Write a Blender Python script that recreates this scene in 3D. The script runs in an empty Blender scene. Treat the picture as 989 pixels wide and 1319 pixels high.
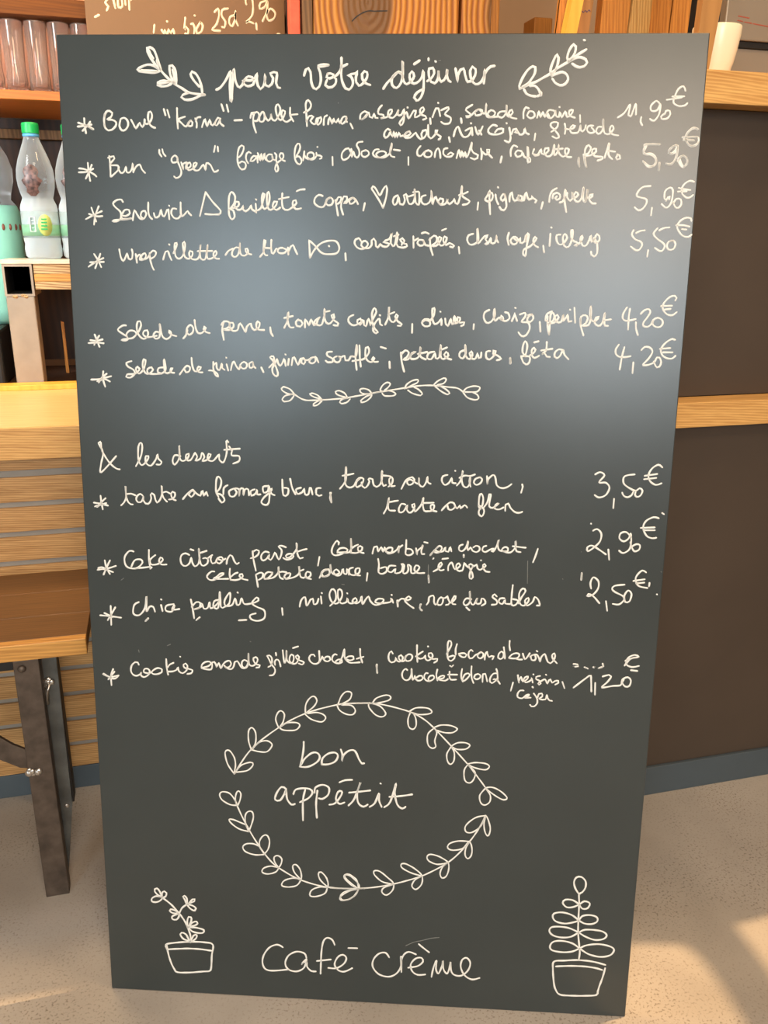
import bpy, bmesh, math, random
from mathutils import Vector, Matrix, noise
random.seed(7)
SC = bpy.context.scene
COL = SC.collection
# ---------------------------------------------------------------- camera
F_PX, W_PX, H_PX = 1090.0, 989.0, 1319.0
CAM = Vector((0.0, 0.0, 1.06603919))
RC = ((0.9673293186975737, -0.07173479188490602, 0.2431627208708546),
      (-0.2533849440558599, -0.305224311495594, 0.9179510824645555),
      (0.008370144198082822, -0.949574767622471, -0.3134289415175846))
cd = bpy.data.cameras.new('camera'); cam = bpy.data.objects.new('camera', cd); COL.objects.link(cam)
cd.sensor_fit = 'HORIZONTAL'; cd.sensor_width = 36.0; cd.lens = F_PX / W_PX * 36.0
cd.clip_start = 0.05; cd.clip_end = 60
cam.matrix_world = Matrix([[RC[i][0], -RC[i][1], -RC[i][2], CAM[i]] for i in range(3)] + [[0, 0, 0, 1]])
SC.camera = cam
# ---------------------------------------------------------------- world, view, lights
SC.view_settings.view_transform = 'Standard'; SC.view_settings.look = 'None'
SC.view_settings.gamma = 1.0; SC.view_settings.exposure = -0.10
SC.view_settings.use_curve_mapping = False
wd = bpy.data.worlds.new('world'); SC.world = wd; wd.use_nodes = True
bg = wd.node_tree.nodes['Background']; bg.inputs[0].default_value = (0.62, 0.78, 1.0, 1); bg.inputs[1].default_value = 1.2
SUN_D = Vector((-0.78, -0.08, -0.62)).normalized()
def light(name, kind, loc, energy, color, size=None, size_y=None, direction=None, radius=None):
    l = bpy.data.lights.new(name, kind); l.energy = energy; l.color = color
    if kind == 'AREA':
        l.shape = 'RECTANGLE' if size_y else 'DISK'; l.size = size
        if size_y: l.size_y = size_y
    if radius is not None and kind in ('POINT', 'SPOT'): l.shadow_soft_size = radius
    o = bpy.data.objects.new(name, l); COL.objects.link(o); o.location = loc
    if direction is not None: o.rotation_euler = Vector(direction).to_track_quat('-Z', 'Y').to_euler()
    return o
s = light('sunlight', 'SUN', (4, 0, 4), 6.5, (1.0, 0.64, 0.32), direction=SUN_D); s.data.angle = math.radians(0.40)
light('daylight_window', 'AREA', (-2.2, -2.93, 1.75), 66, (0.74, 0.90, 1.0), 1.1, 1.2, (0, 1, 0))
light('daylight_window_low', 'AREA', (0.1, -2.93, 1.60), 50, (0.86, 0.95, 1.0), 1.2, 0.85, (0, 1, 0))
light('daylight_window_high', 'AREA', (0.35, -2.93, 2.42), 50, (1.0, 0.76, 0.52), 1.5, 0.7, (0, 1, 0))
light('ceiling_lamp_over_bar', 'AREA', (-0.25, 1.72, 2.35), 20, (1.0, 0.70, 0.38), 0.35, None, (0, 0, -1))
light('ceiling_lamp_over_counter', 'AREA', (1.0, 0.6, 2.8), 20, (1.0, 0.70, 0.40), 0.4, None, (0, 0.25, -1))
light('bottle_fill_light', 'AREA', (-0.62, 1.62, 1.22), 2.6, (0.90, 0.97, 1.0), 0.18, None, (0.42, 0.40, -0.06))  # added fill just out of view, aimed to brighten the bottles
light('left_fill_light', 'AREA', (-0.85, 1.35, 1.75), 7, (0.92, 0.97, 1.0), 0.3, None, (0.62, 0.62, -0.62))  # added unseen fill from the left for bottles and worktop
light('glasses_fill_light', 'AREA', (-0.25, 2.2, 1.4680), 1.6, (1.0, 0.72, 0.48), 0.7, 0.03, (0, 0, -1))  # added fill without a fixture, brightens the tumblers from above
light('ceiling_lamp_behind', 'AREA', (0.2, -0.9, 2.95), 40, (1.0, 0.80, 0.60), 0.9, None, (0, 0, -1))

# ---------------------------------------------------------------- node helpers
def newmat(name):
    m = bpy.data.materials.new(name); m.use_nodes = True
    nt = m.node_tree; b = nt.nodes['Principled BSDF']
    return m, nt, b
def nd(nt, t, **kw):
    n = nt.nodes.new(t)
    for k, v in kw.items(): setattr(n, k, v)
    return n
def srgb(r, g, b):
    f = lambda c: (c / 255 / 12.92) if c / 255 <= 0.04045 else ((c / 255 + 0.055) / 1.055) ** 2.4
    return (f(r), f(g), f(b), 1)
def ramp(nt, fac, stops):
    r = nd(nt, 'ShaderNodeValToRGB'); e = r.color_ramp.elements
    while len(e) < len(stops): e.new(0.5)
    for i, (p, c) in enumerate(stops): e[i].position = p; e[i].color = c
    nt.links.new(fac, r.inputs[0]); return r.outputs[0]
def coords(nt, scale=(1, 1, 1), rot=(0, 0, 0), objrand=False):
    tc = nd(nt, 'ShaderNodeTexCoord'); mp = nd(nt, 'ShaderNodeMapping')
    mp.inputs['Scale'].default_value = scale; mp.inputs['Rotation'].default_value = rot
    nt.links.new(tc.outputs['Object'], mp.inputs[0])
    if objrand:
        oi = nd(nt, 'ShaderNodeObjectInfo'); mu = nd(nt, 'ShaderNodeMath', operation='MULTIPLY'); mu.inputs[1].default_value = 37.0
        nt.links.new(oi.outputs['Random'], mu.inputs[0])
        cb = nd(nt, 'ShaderNodeCombineXYZ')
        for i in range(3): nt.links.new(mu.outputs[0], cb.inputs[i])
        ad = nd(nt, 'ShaderNodeVectorMath', operation='ADD'); nt.links.new(mp.outputs[0], ad.inputs[0]); nt.links.new(cb.outputs[0], ad.inputs[1])
        return ad.outputs[0]
    return mp.outputs[0]
def bump(nt, b, h, strength=0.2, dist=0.002):
    bp = nd(nt, 'ShaderNodeBump'); bp.inputs['Strength'].default_value = strength; bp.inputs['Distance'].default_value = dist
    nt.links.new(h, bp.inputs['Height']); nt.links.new(bp.outputs[0], b.inputs['Normal'])
def wood(name, light_c, dark_c, axis='x', grain=28.0, rough=0.5, contrast=0.5, rings=False, bumpy=0.1):
    m, nt, b = newmat(name)
    k = 0.06
    sc = {'x': (k, 1, 1), 'z': (1, 1, k), 'y': (1, k, 1)}[axis]
    v = coords(nt, tuple(c * grain for c in sc), objrand=True)
    n1 = nd(nt, 'ShaderNodeTexNoise'); n1.inputs['Scale'].default_value = 1.6; n1.inputs['Detail'].default_value = 6
    n1.inputs['Distortion'].default_value = 0.6; nt.links.new(v, n1.inputs[0])
    wv = nd(nt, 'ShaderNodeTexWave'); wv.wave_type = 'BANDS'; wv.bands_direction = 'DIAGONAL'
    wv.inputs['Scale'].default_value = 1.7; wv.inputs['Distortion'].default_value = 5; wv.inputs['Detail'].default_value = 4; wv.inputs['Detail Scale'].default_value = 1.2
    nt.links.new(v, wv.inputs[0])
    mx = nd(nt, 'ShaderNodeMath', operation='MULTIPLY_ADD'); mx.inputs[1].default_value = contrast; nt.links.new(wv.outputs['Fac'], mx.inputs[0])
    m2 = nd(nt, 'ShaderNodeMath', operation='MULTIPLY'); m2.inputs[1].default_value = 1 - contrast; nt.links.new(n1.outputs['Fac'], m2.inputs[0])
    nt.links.new(m2.outputs[0], mx.inputs[2])
    c = ramp(nt, mx.outputs[0], [(0.2, dark_c), (0.75, light_c)])
    nt.links.new(c, b.inputs['Base Color']); b.inputs['Roughness'].default_value = rough
    bump(nt, b, mx.outputs[0], bumpy)
    return m
def plain(name, col, rough=0.5, metal=0.0, var=0.0, vscale=20, emis=None, bumps=0.0):
    m, nt, b = newmat(name)
    b.inputs['Roughness'].default_value = rough; b.inputs['Metallic'].default_value = metal
    n = nd(nt, 'ShaderNodeTexNoise'); n.inputs['Scale'].default_value = vscale; n.inputs['Detail'].default_value = 5
    nt.links.new(coords(nt), n.inputs[0])
    lo = tuple(c * (1 - var) for c in col[:3]) + (1,); hi = tuple(min(1, c * (1 + var)) for c in col[:3]) + (1,)
    nt.links.new(ramp(nt, n.outputs['Fac'], [(0.3, lo), (0.7, hi)]), b.inputs['Base Color'])
    if bumps: bump(nt, b, n.outputs['Fac'], bumps, 0.001)
    return m

M = {}
M['oak'] = wood('oak', srgb(230, 180, 108), srgb(186, 132, 70), 'x', 80, 0.45, 0.3)
M['oak_top'] = wood('oak_top', srgb(240, 200, 132), srgb(216, 168, 98), 'x', 60, 0.38, 0.3, bumpy=0.04)
M['oak_slat'] = wood('oak_slat', srgb(206, 160, 102), srgb(150, 106, 56), 'x', 90, 0.5, 0.3)
M['oak_edge'] = wood('oak_edge', srgb(226, 168, 86), srgb(160, 104, 44), 'x', 60, 0.55, 0.2)
M['bench_top'] = wood('bench_top', srgb(114, 76, 36), srgb(92, 60, 26), 'x', 50, 0.5, 0.35, bumpy=0.04)
M['shelf_wood'] = wood('shelf_wood', srgb(206, 116, 34), srgb(170, 86, 20), 'x', 60, 0.5, 0.2)
M['shelf_dark'] = wood('shelf_dark', srgb(120, 66, 12), srgb(92, 48, 6), 'x', 60, 0.85, 0.2)
M['peach_glow'] = plain('peach_glow_wall', srgb(232, 176, 138), 0.7, 0, 0.05, 6)  # pale peach carries the lamp glow behind the glasses in its colour
M['ply_edge'] = wood('ply_edge', srgb(214, 178, 128), srgb(150, 112, 70), 'x', 70, 0.6, 0.6)
M['board_orange'] = wood('board_orange', srgb(202, 134, 54), srgb(160, 98, 32), 'z', 60, 0.5, 0.3)
M['board_pale'] = wood('board_pale', srgb(200, 158, 92), srgb(166, 124, 62), 'z', 70, 0.55, 0.5)
M['board_yellow'] = wood('board_yellow', srgb(255, 196, 84), srgb(232, 160, 52), 'z', 18, 0.45, 0.15)
M['board_brown'] = wood('board_brown', srgb(186, 132, 72), srgb(160, 110, 56), 'z', 20, 0.55, 0.25)
M['board_grey'] = wood('board_grey', srgb(140, 104, 66), srgb(96, 70, 44), 'z', 40, 0.7, 0.4)
M['dark_wood'] = wood('dark_wood', srgb(70, 42, 24), srgb(38, 22, 13), 'z', 20, 0.6, 0.3)
M['red'] = plain('red_paint', srgb(232, 98, 66), 0.6, 0, 0.15, 60)
M['white'] = plain('white_marker', srgb(236, 234, 226), 0.75, 0, 0.02, 60)
M['faint'] = plain('faint_chalk', srgb(116, 118, 114), 0.9, 0, 0.15, 90)
M['steel'] = plain('raw_steel', srgb(96, 84, 74), 0.55, 0.7, 0.3, 45, bumps=0.15)
M['steel_blue'] = plain('blued_steel', srgb(100, 102, 100), 0.42, 0.8, 0.3, 25, bumps=0.1)
M['weld'] = plain('weld_metal', srgb(190, 184, 176), 0.3, 0.9, 0.2, 90, bumps=0.5)
M['tube'] = plain('tube_steel', srgb(168, 152, 134), 0.55, 0.35, 0.12, 18)
M['tube_in'] = plain('tube_inside', srgb(24, 20, 18), 0.8)
M['black'] = plain('black_plastic', srgb(22, 20, 19), 0.5, 0, 0.1)
M['grey_gap'] = plain('grey_gap', srgb(150, 142, 130), 0.6, 0, 0.1, 12)
M['plinth'] = plain('plinth_grey', srgb(72, 82, 88), 0.5, 0, 0.08, 8)
M['cap'] = plain('green_cap', srgb(20, 168, 84), 0.35, 0, 0.05)
M['ceramic'] = plain('ceramic', srgb(250, 232, 196), 0.25, 0, 0.01)
M['machine'] = plain('machine_plate', srgb(150, 138, 122), 0.45, 0.35, 0.05, 6)
M['red_ink'] = plain('red_ink', srgb(186, 62, 22), 0.6)
M['blue_ink'] = plain('blue_ink', srgb(70, 62, 110), 0.7)
M['cream_ink'] = plain('cream_chalk', srgb(250, 226, 186), 0.8, 0, 0.03, 60)
M['menu_brown'] = plain('menu_brown', srgb(128, 92, 54), 0.55, 0, 0.06, 6)
M['marble'] = plain('stone_shelf', srgb(222, 204, 180), 0.35, 0, 0.15, 30)
M['wall'] = plain('wall_plaster', srgb(176, 160, 142), 0.85, 0, 0.04, 5)
M['wall_warm'] = plain('wall_warm', srgb(206, 170, 136), 0.8, 0, 0.06, 3)
M['frame'] = plain('window_frame', srgb(60, 56, 52), 0.5)
M['teal'] = plain('teal_label', srgb(150, 222, 204), 0.4, 0, 0.06, 12)
M['label_green'] = plain('label_green', srgb(120, 206, 140), 0.5, 0, 0.2, 60)
M['label_lime'] = plain('label_lime', srgb(196, 214, 120), 0.5, 0, 0.1, 80)
M['label_white'] = plain('label_white', srgb(226, 238, 236), 0.5, 0, 0.05, 40)
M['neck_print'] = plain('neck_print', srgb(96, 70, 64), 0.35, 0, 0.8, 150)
M['label_brown'] = plain('label_brown', srgb(120, 66, 48), 0.5, 0, 0.5, 70)
M['dark_panel_hi'] = plain('dark_panel', srgb(70, 58, 48), 0.5, 0, 0.10, 5)

def blackboard():
    m, nt, b = newmat('blackboard_paint')
    v = coords(nt)
    n = nd(nt, 'ShaderNodeTexNoise'); n.inputs['Scale'].default_value = 5; n.inputs['Detail'].default_value = 8; nt.links.new(v, n.inputs[0])
    nt.links.new(ramp(nt, n.outputs['Fac'], [(0.3, srgb(49, 55, 54)), (0.7, srgb(55, 61, 60))]), b.inputs['Base Color'])
    n2 = nd(nt, 'ShaderNodeTexNoise'); n2.inputs['Scale'].default_value = 900; n2.inputs['Detail'].default_value = 2; nt.links.new(v, n2.inputs[0])
    bump(nt, b, n2.outputs['Fac'], 0.12, 0.0004)
    b.inputs['Roughness'].default_value = 0.275; b.inputs['Specular IOR Level'].default_value = 0.6
    return m
M['blackboard'] = blackboard()

def floor_mat():
    m, nt, b = newmat('screed_floor')
    v = coords(nt)
    a = nd(nt, 'ShaderNodeTexNoise'); a.inputs['Scale'].default_value = 3.2; a.inputs['Detail'].default_value = 7; nt.links.new(v, a.inputs[0])
    c1 = ramp(nt, a.outputs['Fac'], [(0.3, srgb(150, 142, 132)), (0.7, srgb(180, 171, 160))])
    g = nd(nt, 'ShaderNodeTexNoise'); g.inputs['Scale'].default_value = 260; g.inputs['Detail'].default_value = 3; nt.links.new(v, g.inputs[0])
    sp = ramp(nt, g.outputs['Fac'], [(0.33, (0.52, 0.48, 0.44, 1)), (0.45, (1, 1, 1, 1))])
    mk = nd(nt, 'ShaderNodeTexNoise'); mk.inputs['Scale'].default_value = 5.5; mk.inputs['Detail'].default_value = 3; nt.links.new(v, mk.inputs[0])
    mkr = ramp(nt, mk.outputs['Fac'], [(0.42, (0.25, 0.25, 0.25, 1)), (0.6, (1, 1, 1, 1))])
    mx = nd(nt, 'ShaderNodeMix', data_type='RGBA', blend_type='MULTIPLY'); nt.links.new(mkr, mx.inputs['Factor'])
    nt.links.new(c1, mx.inputs['A']); nt.links.new(sp, mx.inputs['B'])
    nt.links.new(mx.outputs['Result'], b.inputs['Base Color'])
    b.inputs['Roughness'].default_value = 0.55
    bump(nt, b, g.outputs['Fac'], 0.25, 0.001)
    return m
M['floor'] = floor_mat()

def timber():
    m, nt, b = newmat('old_timber')
    v = coords(nt, (1, 1, 1))
    tc = nd(nt, 'ShaderNodeTexCoord')
    # rings bend round a knot at local (KX, KZ)
    sub = nd(nt, 'ShaderNodeVectorMath', operation='SUBTRACT'); sub.inputs[1].default_value = (0.102, 0.0, 1.475)
    nt.links.new(tc.outputs['Object'], sub.inputs[0])
    mul = nd(nt, 'ShaderNodeVectorMath', operation='MULTIPLY'); mul.inputs[1].default_value = (1.0, 0.0, 0.62)
    nt.links.new(sub.outputs[0], mul.inputs[0])
    ln = nd(nt, 'ShaderNodeVectorMath', operation='LENGTH'); nt.links.new(mul.outputs[0], ln.inputs[0])
    nz = nd(nt, 'ShaderNodeTexNoise'); nz.inputs['Scale'].default_value = 9; nz.inputs['Detail'].default_value = 4
    mp = nd(nt, 'ShaderNodeMapping'); mp.inputs['Scale'].default_value = (1.5, 1, 0.3); nt.links.new(tc.outputs['Object'], mp.inputs[0]); nt.links.new(mp.outputs[0], nz.inputs[0])
    # straight grain coordinate = x ; blend towards ring distance near the knot
    sx = nd(nt, 'ShaderNodeSeparateXYZ'); nt.links.new(sub.outputs[0], sx.inputs[0])
    ab = nd(nt, 'ShaderNodeMath', operation='ABSOLUTE'); nt.links.new(sx.outputs[0], ab.inputs[0])
    mr = nd(nt, 'ShaderNodeMapRange'); mr.inputs['From Min'].default_value = 0.05; mr.inputs['From Max'].default_value = 0.17
    nt.links.new(ln.outputs['Value'], mr.inputs['Value'])
    mixf = nd(nt, 'ShaderNodeMix', data_type='FLOAT'); nt.links.new(mr.outputs[0], mixf.inputs[0])
    nt.links.new(ln.outputs['Value'], mixf.inputs[2]); nt.links.new(ab.outputs[0], mixf.inputs[3])
    ad = nd(nt, 'ShaderNodeMath', operation='MULTIPLY_ADD'); ad.inputs[1].default_value = 0.035; nt.links.new(nz.outputs['Fac'], ad.inputs[0]); nt.links.new(mixf.outputs[0], ad.inputs[2])
    sc = nd(nt, 'ShaderNodeMath', operation='MULTIPLY'); sc.inputs[1].default_value = 560; nt.links.new(ad.outputs[0], sc.inputs[0])
    si = nd(nt, 'ShaderNodeMath', operation='SINE'); nt.links.new(sc.outputs[0], si.inputs[0])
    md = nd(nt, 'ShaderNodeMath', operation='MULTIPLY_ADD'); md.inputs[1].default_value = 0.5; md.inputs[2].default_value = 0.5; nt.links.new(si.outputs[0], md.inputs[0])
    c = ramp(nt, md.outputs[0], [(0.05, srgb(150, 88, 30)), (0.4, srgb(184, 118, 42)), (0.9, srgb(206, 142, 60))])
    kn = nd(nt, 'ShaderNodeMapRange'); kn.inputs['From Min'].default_value = 0.044; kn.inputs['From Max'].default_value = 0.056
    nt.links.new(ln.outputs['Value'], kn.inputs['Value'])
    mx = nd(nt, 'ShaderNodeMix', data_type='RGBA'); nt.links.new(kn.outputs[0], mx.inputs['Factor'])
    kc = ramp(nt, nz.outputs['Fac'], [(0.3, srgb(96, 66, 34)), (0.7, srgb(132, 92, 50))])
    nt.links.new(kc, mx.inputs['A']); nt.links.new(c, mx.inputs['B']); nt.links.new(mx.outputs['Result'], b.inputs['Base Color'])
    b.inputs['Roughness'].default_value = 0.6; bump(nt, b, md.outputs[0], 0.5, 0.002)
    return m
M['timber'] = timber()

def glassy(name, col, rough=0.02, milky=0.0, ior=1.33, milk_col=(0.8, 0.93, 1, 1)):
    m, nt, b = newmat(name)
    b.inputs['Base Color'].default_value = col; b.inputs['Roughness'].default_value = rough
    b.inputs['Transmission Weight'].default_value = 1.0; b.inputs['IOR'].default_value = ior
    if milky:
        d = nd(nt, 'ShaderNodeBsdfTranslucent'); d.inputs[0].default_value = milk_col
        d2 = nd(nt, 'ShaderNodeBsdfDiffuse'); d2.inputs[0].default_value = milk_col
        a = nd(nt, 'ShaderNodeMixShader'); nt.links.new(d.outputs[0], a.inputs[1]); nt.links.new(d2.outputs[0], a.inputs[2])
        mx = nd(nt, 'ShaderNodeMixShader'); mx.inputs[0].default_value = milky
        nt.links.new(b.outputs[0], mx.inputs[1]); nt.links.new(a.outputs[0], mx.inputs[2])
        nt.links.new(mx.outputs[0], nt.nodes['Material Output'].inputs[0])
    return m
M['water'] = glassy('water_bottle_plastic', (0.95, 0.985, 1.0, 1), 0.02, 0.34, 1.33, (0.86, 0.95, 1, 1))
def water_light_gradient():  # brightness put into the material: whiter lower body, pale rims by view angle
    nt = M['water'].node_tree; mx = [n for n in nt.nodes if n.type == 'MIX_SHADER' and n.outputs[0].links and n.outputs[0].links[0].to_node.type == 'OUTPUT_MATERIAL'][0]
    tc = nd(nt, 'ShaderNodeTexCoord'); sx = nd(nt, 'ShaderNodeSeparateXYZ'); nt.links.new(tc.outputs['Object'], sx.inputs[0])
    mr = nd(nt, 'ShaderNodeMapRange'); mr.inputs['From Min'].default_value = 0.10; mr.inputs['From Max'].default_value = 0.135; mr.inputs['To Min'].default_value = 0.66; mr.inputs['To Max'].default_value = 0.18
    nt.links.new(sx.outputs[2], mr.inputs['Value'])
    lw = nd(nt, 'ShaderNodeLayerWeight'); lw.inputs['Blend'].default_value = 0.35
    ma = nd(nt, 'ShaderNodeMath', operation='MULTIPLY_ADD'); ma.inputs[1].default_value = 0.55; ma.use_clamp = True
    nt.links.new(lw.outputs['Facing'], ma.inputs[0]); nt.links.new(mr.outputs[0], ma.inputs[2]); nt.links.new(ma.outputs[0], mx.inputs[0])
water_light_gradient()
M['glass'] = glassy('tumbler_glass', (1.0, 0.96, 0.93, 1), 0.02, 0.12, 1.45, (1, 0.82, 0.72, 1))  # peach milk imitates warm lamp haze in clear glass

# ---------------------------------------------------------------- object helpers
def link(o, parent=None):
    COL.objects.link(o)
    if parent: o.parent = parent
    return o
def tag(o, label=None, cat=None, group=None, kind=None):
    if label: o['label'] = label
    if cat: o['category'] = cat
    if group: o['group'] = group
    if kind: o['kind'] = kind
    return o
def empty(name, loc, label=None, cat=None, group=None):
    o = bpy.data.objects.new(name, None); o.empty_display_size = 0.05; o.location = loc; COL.objects.link(o)
    return tag(o, label, cat, group)
def obj(name, bm, mat, parent=None, smooth=False, loc=None):
    me = bpy.data.meshes.new(name)
    bmesh.ops.recalc_face_normals(bm, faces=bm.faces[:])
    bm.to_mesh(me); bm.free()
    mats = mat if isinstance(mat, (list, tuple)) else [mat]
    for mm in mats: me.materials.append(mm)
    if smooth:
        for p in me.polygons: p.use_smooth = True
    o = bpy.data.objects.new(name, me)
    if loc is not None: o.location = loc
    return link(o, parent)
def BM(): return bmesh.new()
def box(bm, lo, hi, bev=0.0, mi=0, jitter=0.0):
    vs = [bm.verts.new((x, y, z)) for x in (lo[0], hi[0]) for y in (lo[1], hi[1]) for z in (lo[2], hi[2])]
    fs = [(0, 1, 3, 2), (4, 6, 7, 5), (0, 4, 5, 1), (2, 3, 7, 6), (0, 2, 6, 4), (1, 5, 7, 3)]
    out = [bm.faces.new([vs[i] for i in f]) for f in fs]
    for f in out: f.material_index = mi
    if bev:
        es = list({e for f in out for e in f.edges})
        bmesh.ops.bevel(bm, geom=es, offset=bev, segments=2, affect='EDGES', profile=0.5)
    return bm
def prism(bm, pts, y0, y1, bev=0.0):
    """polygon in x,z extruded from y0 to y1"""
    a = [bm.verts.new((x, y0, z)) for x, z in pts]; b = [bm.verts.new((x, y1, z)) for x, z in pts]
    n = len(pts); fs = [bm.faces.new(a), bm.faces.new(b[::-1])]
    for i in range(n): fs.append(bm.faces.new((a[i], a[(i + 1) % n], b[(i + 1) % n], b[i])))
    if bev: bmesh.ops.bevel(bm, geom=list({e for f in fs for e in f.edges}), offset=bev, segments=1, affect='EDGES')
    return bm
def lathe(bm, prof, segs=32, centre=(0, 0, 0), ripple=None, close=True):
    rings = []
    for r, z in prof:
        ring = []
        for i in range(segs):
            a = 2 * math.pi * i / segs
            rr = r * (ripple(a, z) if ripple else 1)
            ring.append(bm.verts.new((centre[0] + rr * math.cos(a), centre[1] + rr * math.sin(a), centre[2] + z)))
        rings.append(ring)
    for j in range(len(rings) - 1):
        for i in range(segs):
            k = (i + 1) % segs
            bm.faces.new((rings[j][i], rings[j][k], rings[j + 1][k], rings[j + 1][i]))
    if close:
        bm.faces.new(rings[0][::-1]); bm.faces.new(rings[-1])
    return bm
def tube(bm, pts, r, segs=10):
    pts = [Vector(p) for p in pts]; rings = []
    for i, p in enumerate(pts):
        t = (pts[min(i + 1, len(pts) - 1)] - pts[max(i - 1, 0)]).normalized()
        u = t.cross(Vector((0.13, 0.2, 1))).normalized(); w = t.cross(u).normalized()
        rings.append([bm.verts.new(p + r * (math.cos(2 * math.pi * k / segs) * u + math.sin(2 * math.pi * k / segs) * w)) for k in range(segs)])
    for j in range(len(rings) - 1):
        for k in range(segs):
            bm.faces.new((rings[j][k], rings[j][(k + 1) % segs], rings[j + 1][(k + 1) % segs], rings[j + 1][k]))
    bm.faces.new(rings[0][::-1]); bm.faces.new(rings[-1]); return bm
def catmull(P, step):
    if len(P) < 3:
        return P
    out = []
    for i in range(len(P) - 1):
        p0 = P[max(i - 1, 0)]; p1 = P[i]; p2 = P[i + 1]; p3 = P[min(i + 2, len(P) - 1)]
        L = (p2 - p1).length; n = max(1, min(8, int(L / step)))
        for k in range(n):
            t = k / n
            out.append(0.5 * ((2 * p1) + (p2 - p0) * t + (2 * p0 - 5 * p1 + 4 * p2 - p3) * t * t + (3 * p1 - p0 - 3 * p2 + p3) * t ** 3))
    out.append(P[-1]); return out
def stroke(bm, P, hw, y=0.0, rise=0.0007, sink=0.0003):
    """raised marker line in the local x,z plane, proud towards -y"""
    P = [Vector(p) for p in P]
    P = catmull(P, max(hw * 1.6, 0.0012))
    Q = [P[0]]
    for p in P[1:]:
        if (p - Q[-1]).length > hw * 0.25: Q.append(p)
    if len(Q) < 2: Q = [P[0], P[0] + Vector((hw * 0.3, 0))]
    n = len(Q); secs = []
    ta = (Q[1] - Q[0]).normalized(); tb = (Q[-1] - Q[-2]).normalized()
    secs.append((Q[0] - ta * hw * 0.85, ta, 0.35))
    for i in range(n):
        t = (Q[min(i + 1, n - 1)] - Q[max(i - 1, 0)])
        t = t.normalized() if t.length > 1e-6 else ta
        secs.append((Q[i], t, 1.0 + 0.12 * math.sin(i * 0.9 + Q[0].x * 900)))
    secs.append((Q[-1] + tb * hw * 0.85, tb, 0.35))
    rows = []
    for c, t, k in secs:
        nrm = Vector((-t.y, t.x)) * hw * k
        rows.append([bm.verts.new((c.x + nrm.x, y + sink, c.y + nrm.y)),
                     bm.verts.new((c.x + nrm.x * 0.7, y - rise * 0.8, c.y + nrm.y * 0.7)),
                     bm.verts.new((c.x - nrm.x * 0.7, y - rise * 0.8, c.y - nrm.y * 0.7)),
                     bm.verts.new((c.x - nrm.x, y + sink, c.y - nrm.y))])
    for a, b in zip(rows[:-1], rows[1:]):
        for k in range(3): bm.faces.new((a[k], a[k + 1], b[k + 1], b[k]))
def rows_of(text):
    for ln in text.strip().split('\n'):
        v = [float(t) for t in ln.split()]
        yield v[0] / 1000, [(v[i] / 1000, v[i + 1] / 1000) for i in range(1, len(v), 2)]

# ---------------------------------------------------------------- room shell
def struct(name, bm, mat, label=None, parent=None):
    o = obj(name, bm, mat, parent)
    if parent is None: o['kind'] = 'structure'
    if label: o['label'] = label
    return o
X0, X1, Y0, Y1, ZC = -3.2, 3.2, -3.0, 3.2, 3.1
struct('floor', box(BM(), (X0 - .1, Y0 - .1, -0.1), (X1 + .1, Y1 + .1, 0.0)), M['floor'], 'speckled beige screed floor in front of the bar')
struct('ceiling', box(BM(), (X0 - .1, Y0 - .1, ZC), (X1 + .1, Y1 + .1, ZC + .1)), M['wall'], 'plain ceiling')
struct('wall_left', box(BM(), (X0 - .1, Y0, 0), (X0, Y1, ZC)), M['wall'])
struct('wall_back', box(BM(), (X0, Y1, 0), (X1, Y1 + .1, ZC)), M['wall_warm'], 'blurred warm brown wall seen beside the old timber post')
def wall_with_holes(name, axis, at, thick, lo, hi, holes, mat):
    """flat wall with polygonal openings: outline (a,z) lo..hi ; holes lists of (a,z)"""
    bm = BM()
    loops = [[(lo[0], lo[1]), (hi[0], lo[1]), (hi[0], hi[1]), (lo[0], hi[1])]] + holes
    edges = []
    P = (lambda a, z, o: (a, at + o, z)) if axis == 'y' else (lambda a, z, o: (at + o, a, z))
    for lp in loops:
        vs = [bm.verts.new(P(a, z, 0)) for a, z in lp]
        for i in range(len(vs)): edges.append(bm.edges.new((vs[i], vs[(i + 1) % len(vs)])))
    r = bmesh.ops.triangle_fill(bm, use_beauty=True, use_dissolve=False, edges=edges)
    fs = [g for g in r['geom'] if isinstance(g, bmesh.types.BMFace)]
    ex = bmesh.ops.extrude_face_region(bm, geom=fs)
    for g in ex['geom']:
        if isinstance(g, bmesh.types.BMVert):
            if axis == 'y': g.co.y += thick
            else: g.co.x += thick
    return struct(name, bm, mat)
rect = lambda a0, z0, a1, z1: [(a0, z0), (a1, z0), (a1, z1), (a0, z1)]
WINS = [(-2.8, 1.1, -1.6, 2.4), (-.55, 1.15, .8, 2.04), (-.45, 2.05, 1.15, 2.80)]
wall_with_holes('wall_front', 'y', Y0, -0.06, (X0, 0), (X1, ZC), [rect(*h) for h in WINS], M['wall'])
for i, (a0, z0, a1, z1) in enumerate(WINS):
    bm = BM(); w = .05
    box(bm, (a0, Y0 - .06, z0), (a0 + w, Y0, z1)); box(bm, (a1 - w, Y0 - .06, z0), (a1, Y0, z1))
    box(bm, (a0 + w, Y0 - .06, z0), (a1 - w, Y0, z0 + w)); box(bm, (a0 + w, Y0 - .06, z1 - w), (a1 - w, Y0, z1))
    struct('window_%d' % (i + 1), bm, M['frame'])
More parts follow.
